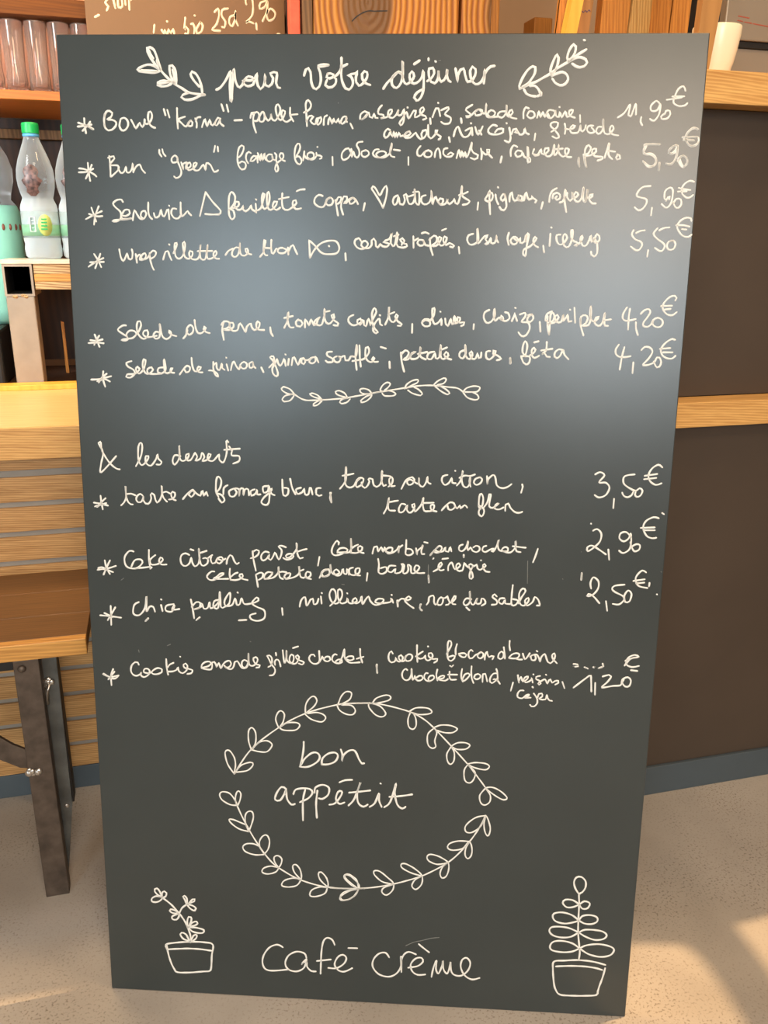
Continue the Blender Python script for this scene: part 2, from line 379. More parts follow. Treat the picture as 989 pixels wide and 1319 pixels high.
# the sun comes through openings high in the right wall: floor patches carried back along the sun's rays
def sun_opening(poly):
    out = []
    for x, y in poly:
        t = (X1 - x) / -SUN_D.x
        out.append((y - SUN_D.y * t, -SUN_D.z * t))
    return out
def floor_pt(px, py):
    d = Vector(((px - 494.5) / F_PX, (py - 659.5) / F_PX, 1.0)); v = Vector([sum(RC[i][k] * d[k] for k in range(3)) for i in range(3)])
    q = CAM + v * (-CAM.z / v.z); return (q.x, q.y)
SUN_PATCHES = [[floor_pt(*p) for p in poly] for poly in (
    [(790, 1216), (878, 1217), (900, 1232), (932, 1275), (975, 1345), (1000, 1420), (760, 1420)],
    [(944, 1192), (1150, 1140), (1300, 1440), (1100, 1400)],
    [(-90, 1300), (0, 1291), (70, 1280), (92, 1279), (80, 1300), (38, 1322), (-60, 1380)])]
wall_with_holes('wall_right', 'x', X1, 0.004, (Y0, 0), (Y1, ZC), [sun_opening(p) for p in SUN_PATCHES], M['wall'])

# ---------------------------------------------------------------- the menu board
BL, BR = Vector((-0.13561889, 1.03672601, 0.00056874)), Vector((0.57800292, 0.8059803, 0.0))
TL = Vector((-0.08923805, 1.17309573, 1.28277155))
ex = (BR - BL).normalized(); ez0 = (TL - BL); ey = ez0.cross(ex).normalized(); ez = ex.cross(ey).normalized()
BW, BH, BT = 0.75, 1.2903, 0.012
mb = empty('menu_board', (0, 0, 0), 'tall black menu board with white handwritten prices, standing on the floor', 'menu board')
org = (BL + BR) / 2; org.z = 0.0003
mb.matrix_world = Matrix([[ex[i], ey[i], ez[i], org[i]] for i in range(3)] + [[0, 0, 0, 1]])
if ey.y < 0: raise RuntimeError('board frame')
obj('board_panel', box(BM(), (-BW / 2, 0, 0), (BW / 2, BT, BH), 0.0012), M['blackboard'], mb)
bm = BM(); box(bm, (-0.25, BT, 1.0), (0.25, BT + .02, 1.04)); prism(bm, [(-0.24, 1.0), (-0.20, 1.0), (-0.20, 0.6), (-0.24, 0.6)], BT, BT + .015); prism(bm, [(0.20, 1.0), (0.24, 1.0), (0.24, 0.6), (0.20, 0.6)], BT, BT + .015)
obj('back_batten', bm, M['dark_wood'], mb)
bm = BM()
for sx in (-0.22, 0.22):
    a = [(sx - .015, BT + .02, 1.0), (sx + .015, BT + .02, 1.0), (sx + .015, BT + .04, 1.0), (sx - .015, BT + .04, 1.0)]
    b = [(sx - .015, .195, .018), (sx + .015, .195, .018), (sx + .015, .215, .020), (sx - .015, .215, .020)]
    va = [bm.verts.new(p) for p in a]; vb = [bm.verts.new(p) for p in b]
    bm.faces.new(va); bm.faces.new(vb[::-1])
    for i in range(4): bm.faces.new((va[i], va[(i + 1) % 4], vb[(i + 1) % 4], vb[i]))
obj('back_strut', bm, M['dark_wood'], mb)
WRITING = [
('leaf_sprig_drawing', 'white drawn sprig left of the heading', """1.88 -252 1252.3 -253.8 1257.4 -256.1 1265.3 -259.3 1273.1 -263.8 1275.9 -267.4 1275.4 -267.1 1271.3 -263.8 1264.8 -258.9 1258.3 -256 1253.2
1.88 -265.5 1273.1 -263.6 1268.5 -260.7 1263.9
1.88 -252.5 1250.9 -258.8 1249.1 -269 1249.2 -277.7 1250.5 -279.7 1252.3 -274.9 1255.1 -267.7 1257.4 -260.5 1256.5 -254.5 1252.8
1.88 -275.1 1251.4 -265.9 1250.9 -256.7 1250
1.88 -256.2 1262.1 -254.9 1257.4 -253 1252.8 -250.6 1249.5 -242.6 1241.6 -236.7 1236.9 -226.6 1231.3 -220.5 1227.6 -210.3 1225.7 -200.6 1224.8
1.88 -236.7 1236.9 -240.9 1246.3 -241.7 1252.8 -241.6 1256 -238.5 1256.5 -235.6 1253.2 -234.2 1247.2 -234 1240.7 -234.6 1237.4
1.88 -238.2 1251.8 -236.4 1245.3 -236.1 1238.8
1.89 -240.2 1238.3 -248.9 1240.2 -256.1 1237.9 -256.7 1235.5 -252.2 1233.9 -245 1234.6 -240.2 1236.9
1.88 -255.2 1236.5 -246.9 1237.9 -241.7 1239.3
1.88 -203.7 1225.7 -204.5 1234.2 -207.3 1242.6 -211.2 1248.1 -215.2 1250 -216.9 1247.2 -214 1241.2 -207 1233.7
1.89 -220.6 1227.1 -226.8 1224.8 -228.9 1222.4 -224.9 1219.6 -217.7 1219.6 -211.5 1221.5 -205.3 1224.3 -200.6 1224.8"""),
('chalk_writing', 'white heading reading pour votre déjeuner', """1.88 -186.8 1230.5 -182.1 1232.8 -175.8 1240.3 -169.5 1250.5 -170.2 1242.1 -170.9 1230.9 -170.2 1216.9 -168.9 1220.7 -168 1232.8 -166.8 1244.9 -165.9 1252.8 -164.6 1242.1 -161.7 1234.2 -159.2 1232.8 -156.1 1235.6 -153.4 1241.2 -148.8 1244.9 -144.7 1244 -141.7 1240.7 -143.3 1236.1 -149.5 1234.2 -154 1236.5 -155.5 1240.3 -152.4 1240.7 -146.3 1240.3 -141.7 1241.7 -140.2 1245.8 -138.1 1248.1 -139.2 1242.1 -137.8 1234.7 -134.8 1231 -131.7 1233.8 -129.6 1240.3 -129 1247.2 -129.6 1240.3 -128.6 1235.2 -125.1 1233.8 -121.5 1236.6 -119.9 1243.1 -123.4 1248.1 -118.8 1249.5 -115.3 1248.6 -115.7 1243.1 -116.4 1237.5 -114.5 1232.9 -111.9 1232.4
1.88 -83.6 1245.8 -81.6 1251.8 -78.6 1253.7 -76.1 1249.5 -75.1 1238.4 -72.6 1232.4 -69.5 1231 -66 1233.8 -64 1241.2 -65 1249.5 -67 1254.1 -67 1256.4 -61 1257.3 -55 1256.9
1.88 -66 1255.1 -61 1255.5 -55 1256.9
1.88 -56 1247.7 -57.5 1244 -53.9 1242.6 -49.9 1244 -49.4 1246.8 -52.9 1248.1 -56 1247.7
1.88 -56.9 1240.8 -58.9 1235.7 -55.4 1232.9 -50.9 1233.4 -46.9 1237.1 -46.4 1242.2 -48.9 1244 -44.9 1246.8 -41.4 1251.4 -40.2 1256.9 -40.2 1264.7
1.88 -40.2 1256.9 -40.4 1246.8 -38.8 1238.5 -35.3 1232 -31.2 1230.6 -27.3 1234.8 -26.8 1240.3 -29.3 1244.9 -32.9 1245.8 -28.9 1247.2 -23.4 1248.1 -21.4 1250.4 -23.3 1244 -22.8 1238.5 -19.7 1234.8 -14.7 1237.6 -10.3 1244 -10.4 1249.1 -13.4 1250.4 -16.3 1247.2 -15.8 1242.2 -12.2 1237.6 -6.7 1235.7
1.88 -40.4 1255 -37.4 1256 -33.5 1257.8
1.88 8.7 1231.7 12.9 1237.7 18.6 1243.1 25.8 1249.8 30.2 1247.1 30.6 1261.1 30.9 1247.1 28.9 1237.7 23.9 1232.4 18.8 1235.7 18.6 1243.1 24.3 1249.1 29.4 1248.4 31.7 1240.4 35.5 1236.4 41.2 1240.4 44 1245.1 41.7 1250.4 38.8 1247.1 39.7 1240.4 44.1 1237.1 49.9 1239.8 53.4 1245.1 54.4 1251.1 55.2 1241.8 54.9 1229.7 51.8 1221.6 47.5 1218.9 44.5 1222.3 48 1227.7 54.4 1231.1
1.88 43.7 1257.8 49.8 1261.5
1.88 59.3 1239.8 63.5 1242.4 67 1248.4 65.4 1253.8 61.1 1253.1 60.9 1245.8 63.6 1239.1 68 1237.5 71.5 1242.4 72 1251.1 72.2 1244.4 75.2 1239.1 78.7 1241.1 81.4 1247.1 82 1252.4 81.5 1245.8 83.8 1240.4 86 1239.1
1.88 91.3 1253.1 93 1245.8 94.2 1239.1 94.4 1245.8 97.1 1251.8 100.7 1253.1 102.3 1247.1 105.5 1239.1 109.8 1239.8 113.9 1245.8 114.3 1252.4 110.6 1255.3 108.2 1251.1 109.7 1241.8 114.9 1236.5 120.6 1238.5 124.6 1245.8 124.4 1252.4 124.6 1245.8 124.2 1237.5
1.88 124.6 1246.5 127.9 1252.4 131.4 1255.3 135.7 1255.9
1.88 60.1 1263.7 60.1 1262
1.88 68.1 1260.7 68.5 1260.4"""),
('leaf_sprig_drawing', 'white drawn sprig right of the heading', """1.88 165.6 1231.7 164.9 1234.9 168.4 1243.6 173.9 1251.8 179.1 1255.4 182.1 1254.5 181.9 1248.1 178.8 1242.7 174.6 1237.2 168.4 1233.5
1.88 165.6 1231.7 169.9 1233.5 176.6 1236.7 183.4 1239 191 1243.1 198.6 1247.2 206.1 1252.7 213.7 1257.2 221.2 1261.3 228.6 1267.1 238.4 1273
1.89 177.2 1234.9 182.6 1234.9 187.3 1230.8 189.5 1225.3 186.2 1223.9
1.89 189.9 1228 190 1224.8
1.89 170.5 1230.8 173.2 1226.7 178.3 1224.4 184.2 1223.6
1.88 201.2 1245.4 199.4 1250.9 201.4 1259 205.7 1268.1 207.9 1264.4 206.9 1256.3 204.3 1250 201.6 1247.2
1.88 201.2 1245.4 207.4 1248.1 213.2 1249.5 218.2 1246.8 220 1241.8 216.8 1236.8 211.1 1235.4 205 1238.6 202.3 1242.2
1.88 219.3 1260.4 217.6 1264.4 219.6 1272.5 224 1278.4 226.6 1276.1 226 1269.8 223 1264.4 219.3 1261.3
1.88 219.3 1260.4 226.9 1264 232.7 1264.9 238.6 1262.6 240.3 1259.5 237.2 1255.4 232.4 1254.3 227.4 1255.8 223.8 1258.1
1.87 235.4 1282.8 236.2 1282.5"""),
('chalk_writing', 'white first menu line reading Bowl korma', """1.54 -346.4 1198.8 -346.4 1192.4 -345.3 1182.4
1.54 -353.8 1193.9 -349.3 1192.4 -344.2 1190.8 -335.9 1186.7
1.54 -354.6 1189.7 -348.3 1190.3 -337.9 1191.9
1.54 -339.4 1195 -343.1 1190.8 -349.1 1185.1
1.54 -343.7 1190.8 -337 1186.7
1.54 -321.3 1203.9 -322.6 1196.6 -322 1190.4
1.54 -322 1200.8 -319.5 1206 -315.4 1207.2 -312.2 1204.9 -314.1 1200.3 -318.8 1197.7 -312.5 1197.2 -308.1 1194.6 -308.9 1190.4 -313.7 1186.2 -317.7 1185.4 -321.5 1188.3 -322.5 1192.4
1.54 -302.9 1196.7 -304.3 1190.4 -301.7 1185.7 -297.2 1186.3 -293.7 1191.5 -294.4 1196.7 -298.2 1199.6 -302.3 1198.2
1.54 -289.8 1197.2 -287.2 1192.5 -284.6 1187.9 -281.5 1192 -279.8 1194.1 -278.2 1191 -276.6 1189.2 -274.1 1193.1 -273.6 1197.8
1.54 -273.8 1193.1 -270.8 1192.6 -266 1196.8 -264.5 1202.5 -266.2 1206.6 -268.5 1205.6 -269.5 1199.9 -268.4 1193.6 -265.2 1190 -261.3 1188.5
1.44 -250.1 1209.2 -248.4 1202.5
1.44 -245.9 1208.2 -243.7 1200.1
1.45 -234.3 1210.3 -234.4 1198.9 -234 1188
1.45 -225.1 1201 -230.2 1199.4 -233.6 1197.9 -229.3 1193.8 -224.3 1190.1 -219.6 1195.9 -217.9 1196.9
1.45 -218.4 1196.9 -221.9 1193.8 -220.9 1190.7 -216.9 1191.2 -216.3 1194.8 -218.4 1196.9
1.45 -212.8 1199 -211.2 1193.8 -211.6 1189.1
1.45 -212.3 1195.9 -210.5 1200 -206.5 1200.5
1.45 -205.1 1189.7 -203.3 1194.9 -201.5 1198.5 -200.5 1194.9 -198.9 1190.2 -197.1 1194.9 -195.4 1198 -194.4 1192.8 -192.2 1191.3 -188.7 1195.9 -185.8 1199.9 -183 1199.1 -184.2 1195.9 -187.7 1191.3 -189.9 1192.3 -188.7 1195.9
1.45 -183.5 1199.1 -183.1 1193.9 -179.2 1190.8
1.44 -181.3 1214.5 -178.9 1207.3
1.44 -175 1214 -173.3 1206.5
1.45 -166.2 1197 -157.2 1197.4
1.45 -147.2 1199.9 -145.8 1205.1 -142.3 1205.7 -143.7 1201.2 -143.8 1193.5 -140.8 1183.8
1.44 -144.4 1203.8 -139.5 1206.4 -136.7 1203.2 -138.9 1196.7 -143.1 1196.7
1.44 -133.2 1206.4 -136.7 1201.2 -136.1 1196.1 -131.9 1196.1 -130.2 1201.2 -131.8 1207 -129.8 1201.2 -126.3 1196.8 -123.2 1200 -122.8 1204.5 -122.1 1199.3 -118 1196.8 -113.7 1202.6 -111.6 1209 -114.3 1214.7 -117.1 1211.5 -115.8 1202.6 -111.7 1197.4 -107.5 1201.9 -106.1 1207.1 -108.8 1208.4 -110.7 1203.9 -108.2 1197.4 -104.1 1195.5 -99.9 1198.1
1.44 -100.1 1210.9 -100.1 1202.6 -96.4 1196.2
1.44 -99.8 1203.2 -91.5 1203.9
1.44 -83.9 1205.8 -77.6 1209.1 -75.5 1214.8 -79 1219.3 -81.8 1215.4 -81.1 1203.9 -80.4 1191.1
1.45 -81.1 1196.2 -77.6 1202 -72.8 1201.4 -76.3 1196.9 -72.1 1193 -67.9 1195.6 -67.2 1199.5 -63.8 1200.8 -63.8 1196.3 -67.2 1192.4 -70 1195 -68.6 1199.5
1.45 -60.7 1192.4 -60.3 1198.9 -59.6 1201.4 -56.9 1202.7
1.45 -55.5 1193.1 -54.8 1198.2 -53.4 1200.8 -52 1196.3 -50.6 1193.5 -49.3 1199.5 -47.9 1196.3 -45.8 1195 -43.7 1199.5 -43 1196.3 -41.6 1194.4 -38.2 1200.8 -34.1 1201.5 -34.7 1197 -38.8 1193.5 -40.9 1195.1
1.45 -34.1 1200.8 -34.7 1197 -33.3 1195.7
1.45 -29.2 1193.8 -26.6 1188.7
1.44 -18 1199 -17.4 1204.1 -12.6 1207.3 -9.2 1206 -11.2 1201.5 -16.7 1198.3 -13.9 1199.6 -7.8 1206 -7 1201.5 -3.6 1200.3 -1.6 1204.8 -0.1 1200.3 2.6 1200
1.44 7.2 1213.7 3.8 1209.9 3.2 1204.8 9 1203.5 10.2 1201 5.4 1199.7 12.9 1201 18.3 1205.4 18.9 1209.3 15.2 1208 14.9 1202.2 19.8 1200.1 24.5 1204.2 26.5 1208.6
1.44 26.5 1208.6 25.9 1203.5 30 1203.5 33 1209.9 33.4 1204.2 32.5 1195.3 29.6 1192.1 27.9 1194.6 32.1 1200.4 36.1 1206.7 38.7 1199.7 44.3 1208 47 1208 45.8 1201 51.2 1203 56.5 1209.3 55.1 1211.9 51.8 1209.3 52.6 1204.2 58.1 1202.3 59.5 1199.8 55.5 1198.5
1.44 37.1 1211.6 37.4 1211.3
1.45 63.6 1199.8 64.3 1193.8
1.44 66.3 1201.1 70.1 1210.6 72.9 1210.6 75.2 1202.4
1.44 72.4 1216.7 72.7 1216.3
1.44 76.3 1208.7 84.4 1211.9 85.1 1210 80.6 1204.3 87.5 1200.5 86.3 1194.8 80.2 1193.9 76.7 1196
1.45 86.1 1179.4 87.4 1174.3
1.44 111.9 1214.5 105.3 1210.7 104.6 1208.8 110.2 1204.4 109.7 1201.8 105.6 1201.2 104.9 1202.5 110.3 1202.5 114.2 1206.3 118.9 1209.5 123.6 1208.8 122.5 1204.4 116.4 1203.1 114.9 1206.3 119.5 1209.5 126.5 1205 128.1 1215.8 127.7 1208.2 129.4 1201.9 136.1 1201.9 138.7 1206.3 133.8 1208.9 129.9 1205.1 133.4 1201.3 141.6 1201.9
1.44 150.1 1207.6 144 1207 141.5 1203.2 146.4 1200.7 150.9 1205.7 151.5 1214.6 151.5 1205.7 154.4 1201.9 158.9 1206.4 157.4 1209.5 154.2 1206.4 156.5 1201.3 163.3 1199.7
1.44 171.4 1200.1 171.1 1207 173.5 1212.1 176.9 1210.8
1.44 177.8 1207.7 175.3 1203.3 179.5 1200.1 184.1 1202.6 182.5 1207.1 178.5 1207.7
1.44 186.9 1200.8 188.6 1207.7 190.9 1201.4 193.3 1207.1 195.6 1201.4 198.1 1206.5 201 1201.4
1.44 206 1208.4 199.9 1209 197.6 1203.3 202.5 1200.2 206.9 1204.6 207.3 1209 208.3 1203.3 211.8 1201.5 212.8 1207.1 215.2 1201.1 218.8 1207.8 221.2 1201.5 225.7 1204.6 227.5 1209.1 223.5 1208.4 223.8 1203.4 230 1200.9
1.44 211.8 1212.4 212.1 1212.2
1.45 185.8 1183.6 185.1 1176.6
1.36 235.8 1203.6 236.5 1196.2
1.54 99.4 1199.9 100.2 1195
1.54 91.5 1180.5 93.2 1187.3 96.4 1191 99.3 1184.8 102.7 1179.9 108 1180.5 111.7 1186.1 111.6 1189.8 105.1 1186.7
1.54 112.3 1189.8 113.2 1181.8
1.54 111 1194.7 111.4 1194.5
1.54 116.2 1190.4 119.8 1182.4 124.7 1191.1
1.54 120.9 1186.8 123.7 1182.4
1.54 141.1 1191.7 136.5 1193 131.4 1188 132.9 1183.7 140.9 1182.5 148.6 1185 148.5 1188.7 141.9 1188.1 139.4 1185
1.54 155.6 1189.9 157.5 1178.8 155.7 1174.1 151 1176.1
1.54 152.1 1194.9 152.4 1194.6
1.54 158.6 1183.2 160.3 1188.1 163.6 1188.7 165.1 1184.4 161.8 1185 164.3 1187.5 167.8 1182.6 172.3 1183.8 173.3 1190 174.9 1184.5 178.3 1182.9
1.54 17.2 1187 14.5 1188.4 11.1 1184.9 10.4 1180.6 12 1178.5 15.7 1181 17.5 1186.3 18 1182.8 20.3 1179.9 22.1 1185.6 22.7 1178.5 24.8 1184.2 25.7 1178.9 27.9 1184.6 29.5 1180.3 32.5 1181
1.54 40 1185.7 35.9 1184.2 34.8 1181 37.9 1180.7 41.6 1183.6 40 1185.7 37 1184.6 33.3 1180.7 35.6 1178.7 41 1178.9 44.7 1182.1 47.3 1184.3 49.3 1180.7 53.2 1177.2 57 1178.6 59.9 1182.9 59.4 1187.2 55.6 1186.4 53.8 1182.9 54.7 1179
1.54 61.5 1192.5 61.7 1185 62.3 1180.1 65 1177.9 68.7 1180.8 71.3 1184.4 72.3 1187.2 70.4 1187.2 70.1 1183.7 73.6 1181.9 76.7 1180.1 76 1178 74.1 1176.9
1.36 208 1188.3 203.7 1190.9 203 1194.5 206.6 1196.2 211.3 1195.4 211.1 1191.8 207.1 1187.4 204 1185.7
1.36 208.1 1187.4 212.1 1183 213.2 1179.5 210 1178.6 205.6 1180.8
1.36 218.9 1194.5 220.1 1189.2 219.7 1183.5
1.36 219.6 1189.2 223.9 1188.4 228.5 1189.3 231.1 1191.9 228.3 1192.8 225.2 1189.2 226.9 1184.9 231.6 1184.4 235.2 1185.8 237.1 1192.8
1.36 237.1 1192.8 237.5 1187.5 239.9 1186.2 242.5 1189.3 243.2 1192.8
1.36 251.6 1192.4 246 1191.9 244.9 1187.5 248.4 1184.5 253.9 1185.8 251.8 1188.5 249.9 1190.2
1.36 261 1191.1 257.2 1191.1 255.2 1186.7 257.8 1183.6 262.2 1186.7 262.7 1199
1.36 262.7 1199 263.4 1189.4 265.6 1184.1 270.8 1183.7 275 1189.4 272.9 1192.9 270.8 1189.4 271.6 1185 275.5 1182.8 280.7 1182"""),
('price', 'white handwritten price 11,90 €', """1.35 278.8 1201.3 285.6 1205.8 292 1215.1 290.7 1203.8 293.6 1202.4 298.3 1215.8 299.2 1204.5
1.36 305.5 1201.8 305 1197.1 307.2 1193.1
1.35 325.2 1215.9 321.4 1219.2 315.5 1213.9 316.6 1208.5 322.9 1209.2 325.9 1215.9 325.4 1205.2 320.3 1197.8 315.6 1199.8
1.35 331 1205.2 327.7 1202.5 328.7 1199.8 335 1200.5 338.1 1205.2 337.1 1208.6 332.9 1208.5 331.8 1205.2
1.35 352.9 1229.8 350.4 1234.5 345 1231.8 341.5 1223.9 340.6 1217.2 347.3 1213.5 354.3 1214.6 356.2 1216.6
1.35 338.7 1223.6 352 1223.9
1.35 332.6 1220.1 349.3 1222.6"""),
('chalk_writing', 'white second menu line reading Bun green', """1.37 237.3 1157.5 238.1 1148.5
1.37 -344.9 1149.1 -344.5 1139.9 -343.2 1128.8
1.37 -355.9 1142.8 -348.2 1141.6 -337 1135.5 -335.2 1133.7
1.37 -356.5 1138.4 -346.5 1139 -338.6 1142.6
1.37 -340.2 1147 -344.6 1138.1 -348.4 1131.3
1.37 -318.3 1156.8 -317.7 1145.3 -317.9 1133.8
1.37 -319.7 1155 -312.9 1156.8 -312.1 1154.2 -318.2 1147.1 -308.7 1146.3 -307.9 1141.8 -316.9 1133.8
1.37 -308.2 1143.3 -305.2 1138 -301.3 1139.2 -298.6 1145.1 -298.1 1139.2 -294.3 1138.7 -291 1144.1 -290 1149 -289.9 1138.8
1.37 -289.2 1140.2 -286.3 1145.1 -281.8 1147.6 -279.2 1142 -275.6 1138.1
1.36 -257.4 1164.1 -257.5 1160.6 -254.8 1156.6
1.36 -253.6 1164.7 -252.8 1160.6 -250 1157.1
1.37 -235.9 1155.4 -238.6 1158.1 -242.9 1154.5 -241.8 1150.1 -236 1151.1 -235.3 1156.3 -236 1152.8 -231.6 1140.5 -233.7 1134.3 -238.6 1132.5 -240.4 1134.3
1.37 -231.3 1150.2 -229.6 1144 -228.7 1142.3 -229.5 1148.4 -224.7 1150.2
1.37 -224.7 1150.2 -225.8 1143.2 -220.1 1145.9 -220.9 1150.2 -224.8 1147.6 -223 1141.4 -216.3 1144.1 -212.4 1149.4 -216.2 1149.4 -216.4 1142.3 -210.7 1141.5 -204.8 1147.7 -202.2 1141.5 -201 1149.5 -196.3 1147.7 -191.8 1139.8 -187 1141.6
1.36 -190.1 1168.8 -191.6 1162.1
1.36 -187 1167.9 -186.5 1162.7
1.37 -50.3 1157.2 -50 1148
1.37 39.3 1157.4 39.5 1148.8
1.46 148.2 1158.6 147 1152
1.45 158.7 1159.1 158.4 1165.7 161.6 1170.9 165.7 1169.1
1.46 170.9 1164.4 166.4 1165.3 163.6 1162 166.3 1158.2 171.2 1160.1 172 1163.9 174.3 1158.3 179.2 1158.3 177.7 1169.6 178.8 1152.1 181.5 1153.1 180.8 1157.3 177.8 1157.8
1.45 185.3 1166.8 183.8 1162.1 186.7 1159.7 191.1 1160.7
1.45 185.4 1161 189.8 1161 193.3 1166.7 194.1 1162 197.4 1161 202 1165.2 201.9 1168.2 198.1 1167.7 197.3 1163.1 200.8 1158.8 206.1 1161.1 208.2 1171.9 208.8 1160.1 212.4 1163.7 213.6 1171.9 213.5 1163.7 219.2 1158.6 224.9 1163.2 225.3 1166.8 221.4 1167.8 221.1 1163.2 223.6 1158.6 228.5 1158.3
1.45 209 1166.7 218.2 1167.5
1.46 237.2 1157.1 237.1 1154 238.4 1148
1.45 242.4 1161.2 243.8 1156.1 246.9 1146.3 244.3 1156.1 244.2 1167.4 247.7 1171.5 250.5 1169 248.2 1162.8 243 1159.7 250.6 1160.3 256.8 1164.4 256.6 1167.5 252.3 1166.9 252 1163.3 256 1159.3 264.2 1158.8 264.9 1156.7 259.1 1154.6
1.45 266.9 1157.8 271.2 1173.6 271 1161.4 275.7 1156.3
1.45 269.7 1165.5 278.4 1164.3
1.46 281.8 1160.9 279.9 1158.3 281.1 1155.8 284.8 1156.8 284 1160.4 281.3 1161.4
1.32 -161.9 1156.2 -158.9 1158.9 -156.2 1164.3 -155.8 1168.4 -158 1169.6 -160.9 1167.7 -163.1 1160.9 -163.4 1152.7 -162.1 1146.6 -158.5 1142.5 -155.1 1143.2 -153.4 1147.3 -155 1150.7 -158.3 1151.7 -161.3 1150
1.32 -147.3 1161 -149.7 1162.5 -152.3 1160.6 -153.4 1156.2 -152.4 1152.1 -150.8 1149.7
1.32 -140.6 1157.6 -143.9 1157.9 -146.9 1155.2 -148.2 1152.1 -145.1 1152.1 -141.8 1154.9 -139.9 1158.3 -139.6 1155.6 -139.4 1150.5
1.32 -139.1 1161 -137.3 1156.3 -136.2 1152.5 -135.1 1160.4 -134.4 1155.6 -133.4 1152.3 -131.1 1161.1 -131.1 1156.3 -129.7 1153.6
1.32 -122.3 1159.4 -126 1159.7 -128.9 1156.7 -128.2 1152.9 -124.6 1151.6 -121.3 1154.3 -122 1158.7 -121.3 1154.3 -118.7 1153.3 -118.4 1153.6
1.32 -118.7 1161.1 -116.9 1159.1 -117.3 1153.6 -116.2 1148.9 -114.8 1144.1 -115.9 1140.7 -117.4 1140.3 -118.8 1143.4 -116.6 1149.6 -112.2 1153 -108.5 1156.4 -109.2 1160.8 -111.7 1161.1 -113.2 1157.7 -110.7 1154 -106.7 1152.3
1.32 -93 1158.5 -89.9 1163.1 -88.4 1168.5 -89.3 1171.6 -91.5 1171.8 -93.5 1169.4 -95 1163.5 -95.2 1157.2 -94 1152.6 -91.6 1149.5 -89.2 1148.6 -87.2 1150.8 -87.5 1154.9 -89.6 1157.4 -92.1 1157.8 -94 1156.3
1.32 -83.6 1163.3 -84.3 1158.1 -85.2 1153.1
1.32 -83.6 1159 -81.7 1155.9 -79 1154.5 -75.6 1155 -72.2 1157.3 -72.4 1160.4 -75.6 1162.2 -79.5 1160.8 -80.4 1157.7 -78 1155 -74.1 1154.1 -70.8 1155.9 -69.1 1158.6 -69.3 1161.6
1.32 -68.8 1158.9 -65.4 1158.7 -62.8 1157.5 -63.2 1155.7 -65.2 1155
1.32 -68.2 1168.2 -68.1 1168
1.36 -29 1162.8 -31.2 1166.9 -34.6 1166.1 -38.9 1161.6 -39.3 1156.3 -37.6 1153.9 -32 1155.9 -28.1 1162 -28.1 1166.1
1.36 -28.1 1162 -27.2 1157.2 -25.5 1163.7 -23.7 1158 -21.1 1156.4 -18.6 1159.6 -19 1165.3 -21.7 1170.1 -20 1173.4 -14.8 1174.2
1.36 -11.2 1164.5 -15.6 1163.3 -15.5 1158.8 -11.6 1157.2 -7.3 1160.1 -8.2 1163.7 -11.7 1164.9
1.36 4.3 1165.8 -0 1165.4 -2.6 1161.3 0.1 1157.7 7 1156.9 13 1160.2 11.2 1163.4 5.2 1163.4 1.3 1160.5 3.6 1157.3 10.5 1156.9 16.5 1160.6 18.9 1166.3 19.5 1172.3
1.36 19.3 1171.9 17.7 1163.9 18.7 1158.6 23 1157.4
1.36 22 1165.5 29.3 1164.6
1.41 53.2 1169.6 49.8 1165.4 50 1159.7 54 1158.8 57.4 1162.6 62.4 1165 66.4 1162.6 65.6 1158.4 60.6 1157.4 57.5 1160.2 58.9 1164
1.41 70.1 1157.5 70.9 1163.6 73.8 1167.4 75.9 1163.6 76.8 1156.6
1.41 84.8 1167.4 80.8 1166.5 80 1161.3 84.1 1158 89.6 1158.5 92 1161.3 88.9 1162.7 85.5 1160.4
1.41 95.6 1156.6 98.3 1165.6 100.1 1157.1 101.9 1164.2 103.6 1157.6 105.4 1163.3 107.1 1157.2 109.9 1162.8 112.8 1173.6
1.41 112.8 1173.6 112.7 1166.6 115.4 1162.4 120.5 1160.1 120.1 1156.8 116.7 1155.3 112.1 1157
1.41 123.7 1167.1 124.9 1161 124.6 1155.4
1.41 124.8 1164.3 129.4 1160.6 133.3 1162.5 133.7 1166.2 130.7 1166.2 131.3 1162.9 134.4 1159.6 137 1157.1"""),
('price', 'white handwritten price 5,90 €', """1.36 370.7 1189.2 364.9 1190.6 359 1185.2 357.5 1178.4 362.3 1171.7 366.6 1171 372 1174.4
1.36 353.8 1180 370.7 1180.9
1.36 355.4 1178.1 366.8 1177.1
1.36 311 1171.4 318 1172.8 328.8 1172.5
1.36 313.9 1170.8 311 1162.6 319.6 1162.6 325.7 1157.9 325.5 1151.1 320 1148.6 311.7 1153.7
1.37 329.7 1152.5 330 1144.9
1.36 348.9 1170.9 344.6 1170.9 339.4 1164.8 341.8 1162.1 348 1164.8 349.6 1170.2 348.6 1158 343.4 1151.2 337.6 1151.8
1.37 353.4 1159.4 351.8 1153.9 357.3 1147.8 361.8 1154 359.1 1159.4 354.1 1160.1 350.8 1156.7
1.36 370 1188.8 367.7 1190.2 364.2 1189.7 359.8 1185.4 357.7 1179.7 360.8 1173.4 366.5 1170.8 371.1 1172.9 372.5 1177.5 371.9 1180.6 371 1180.9
1.36 353.6 1180.3 371 1180.9
1.36 355.1 1177.4 361.1 1177.4 367.1 1176.9"""),
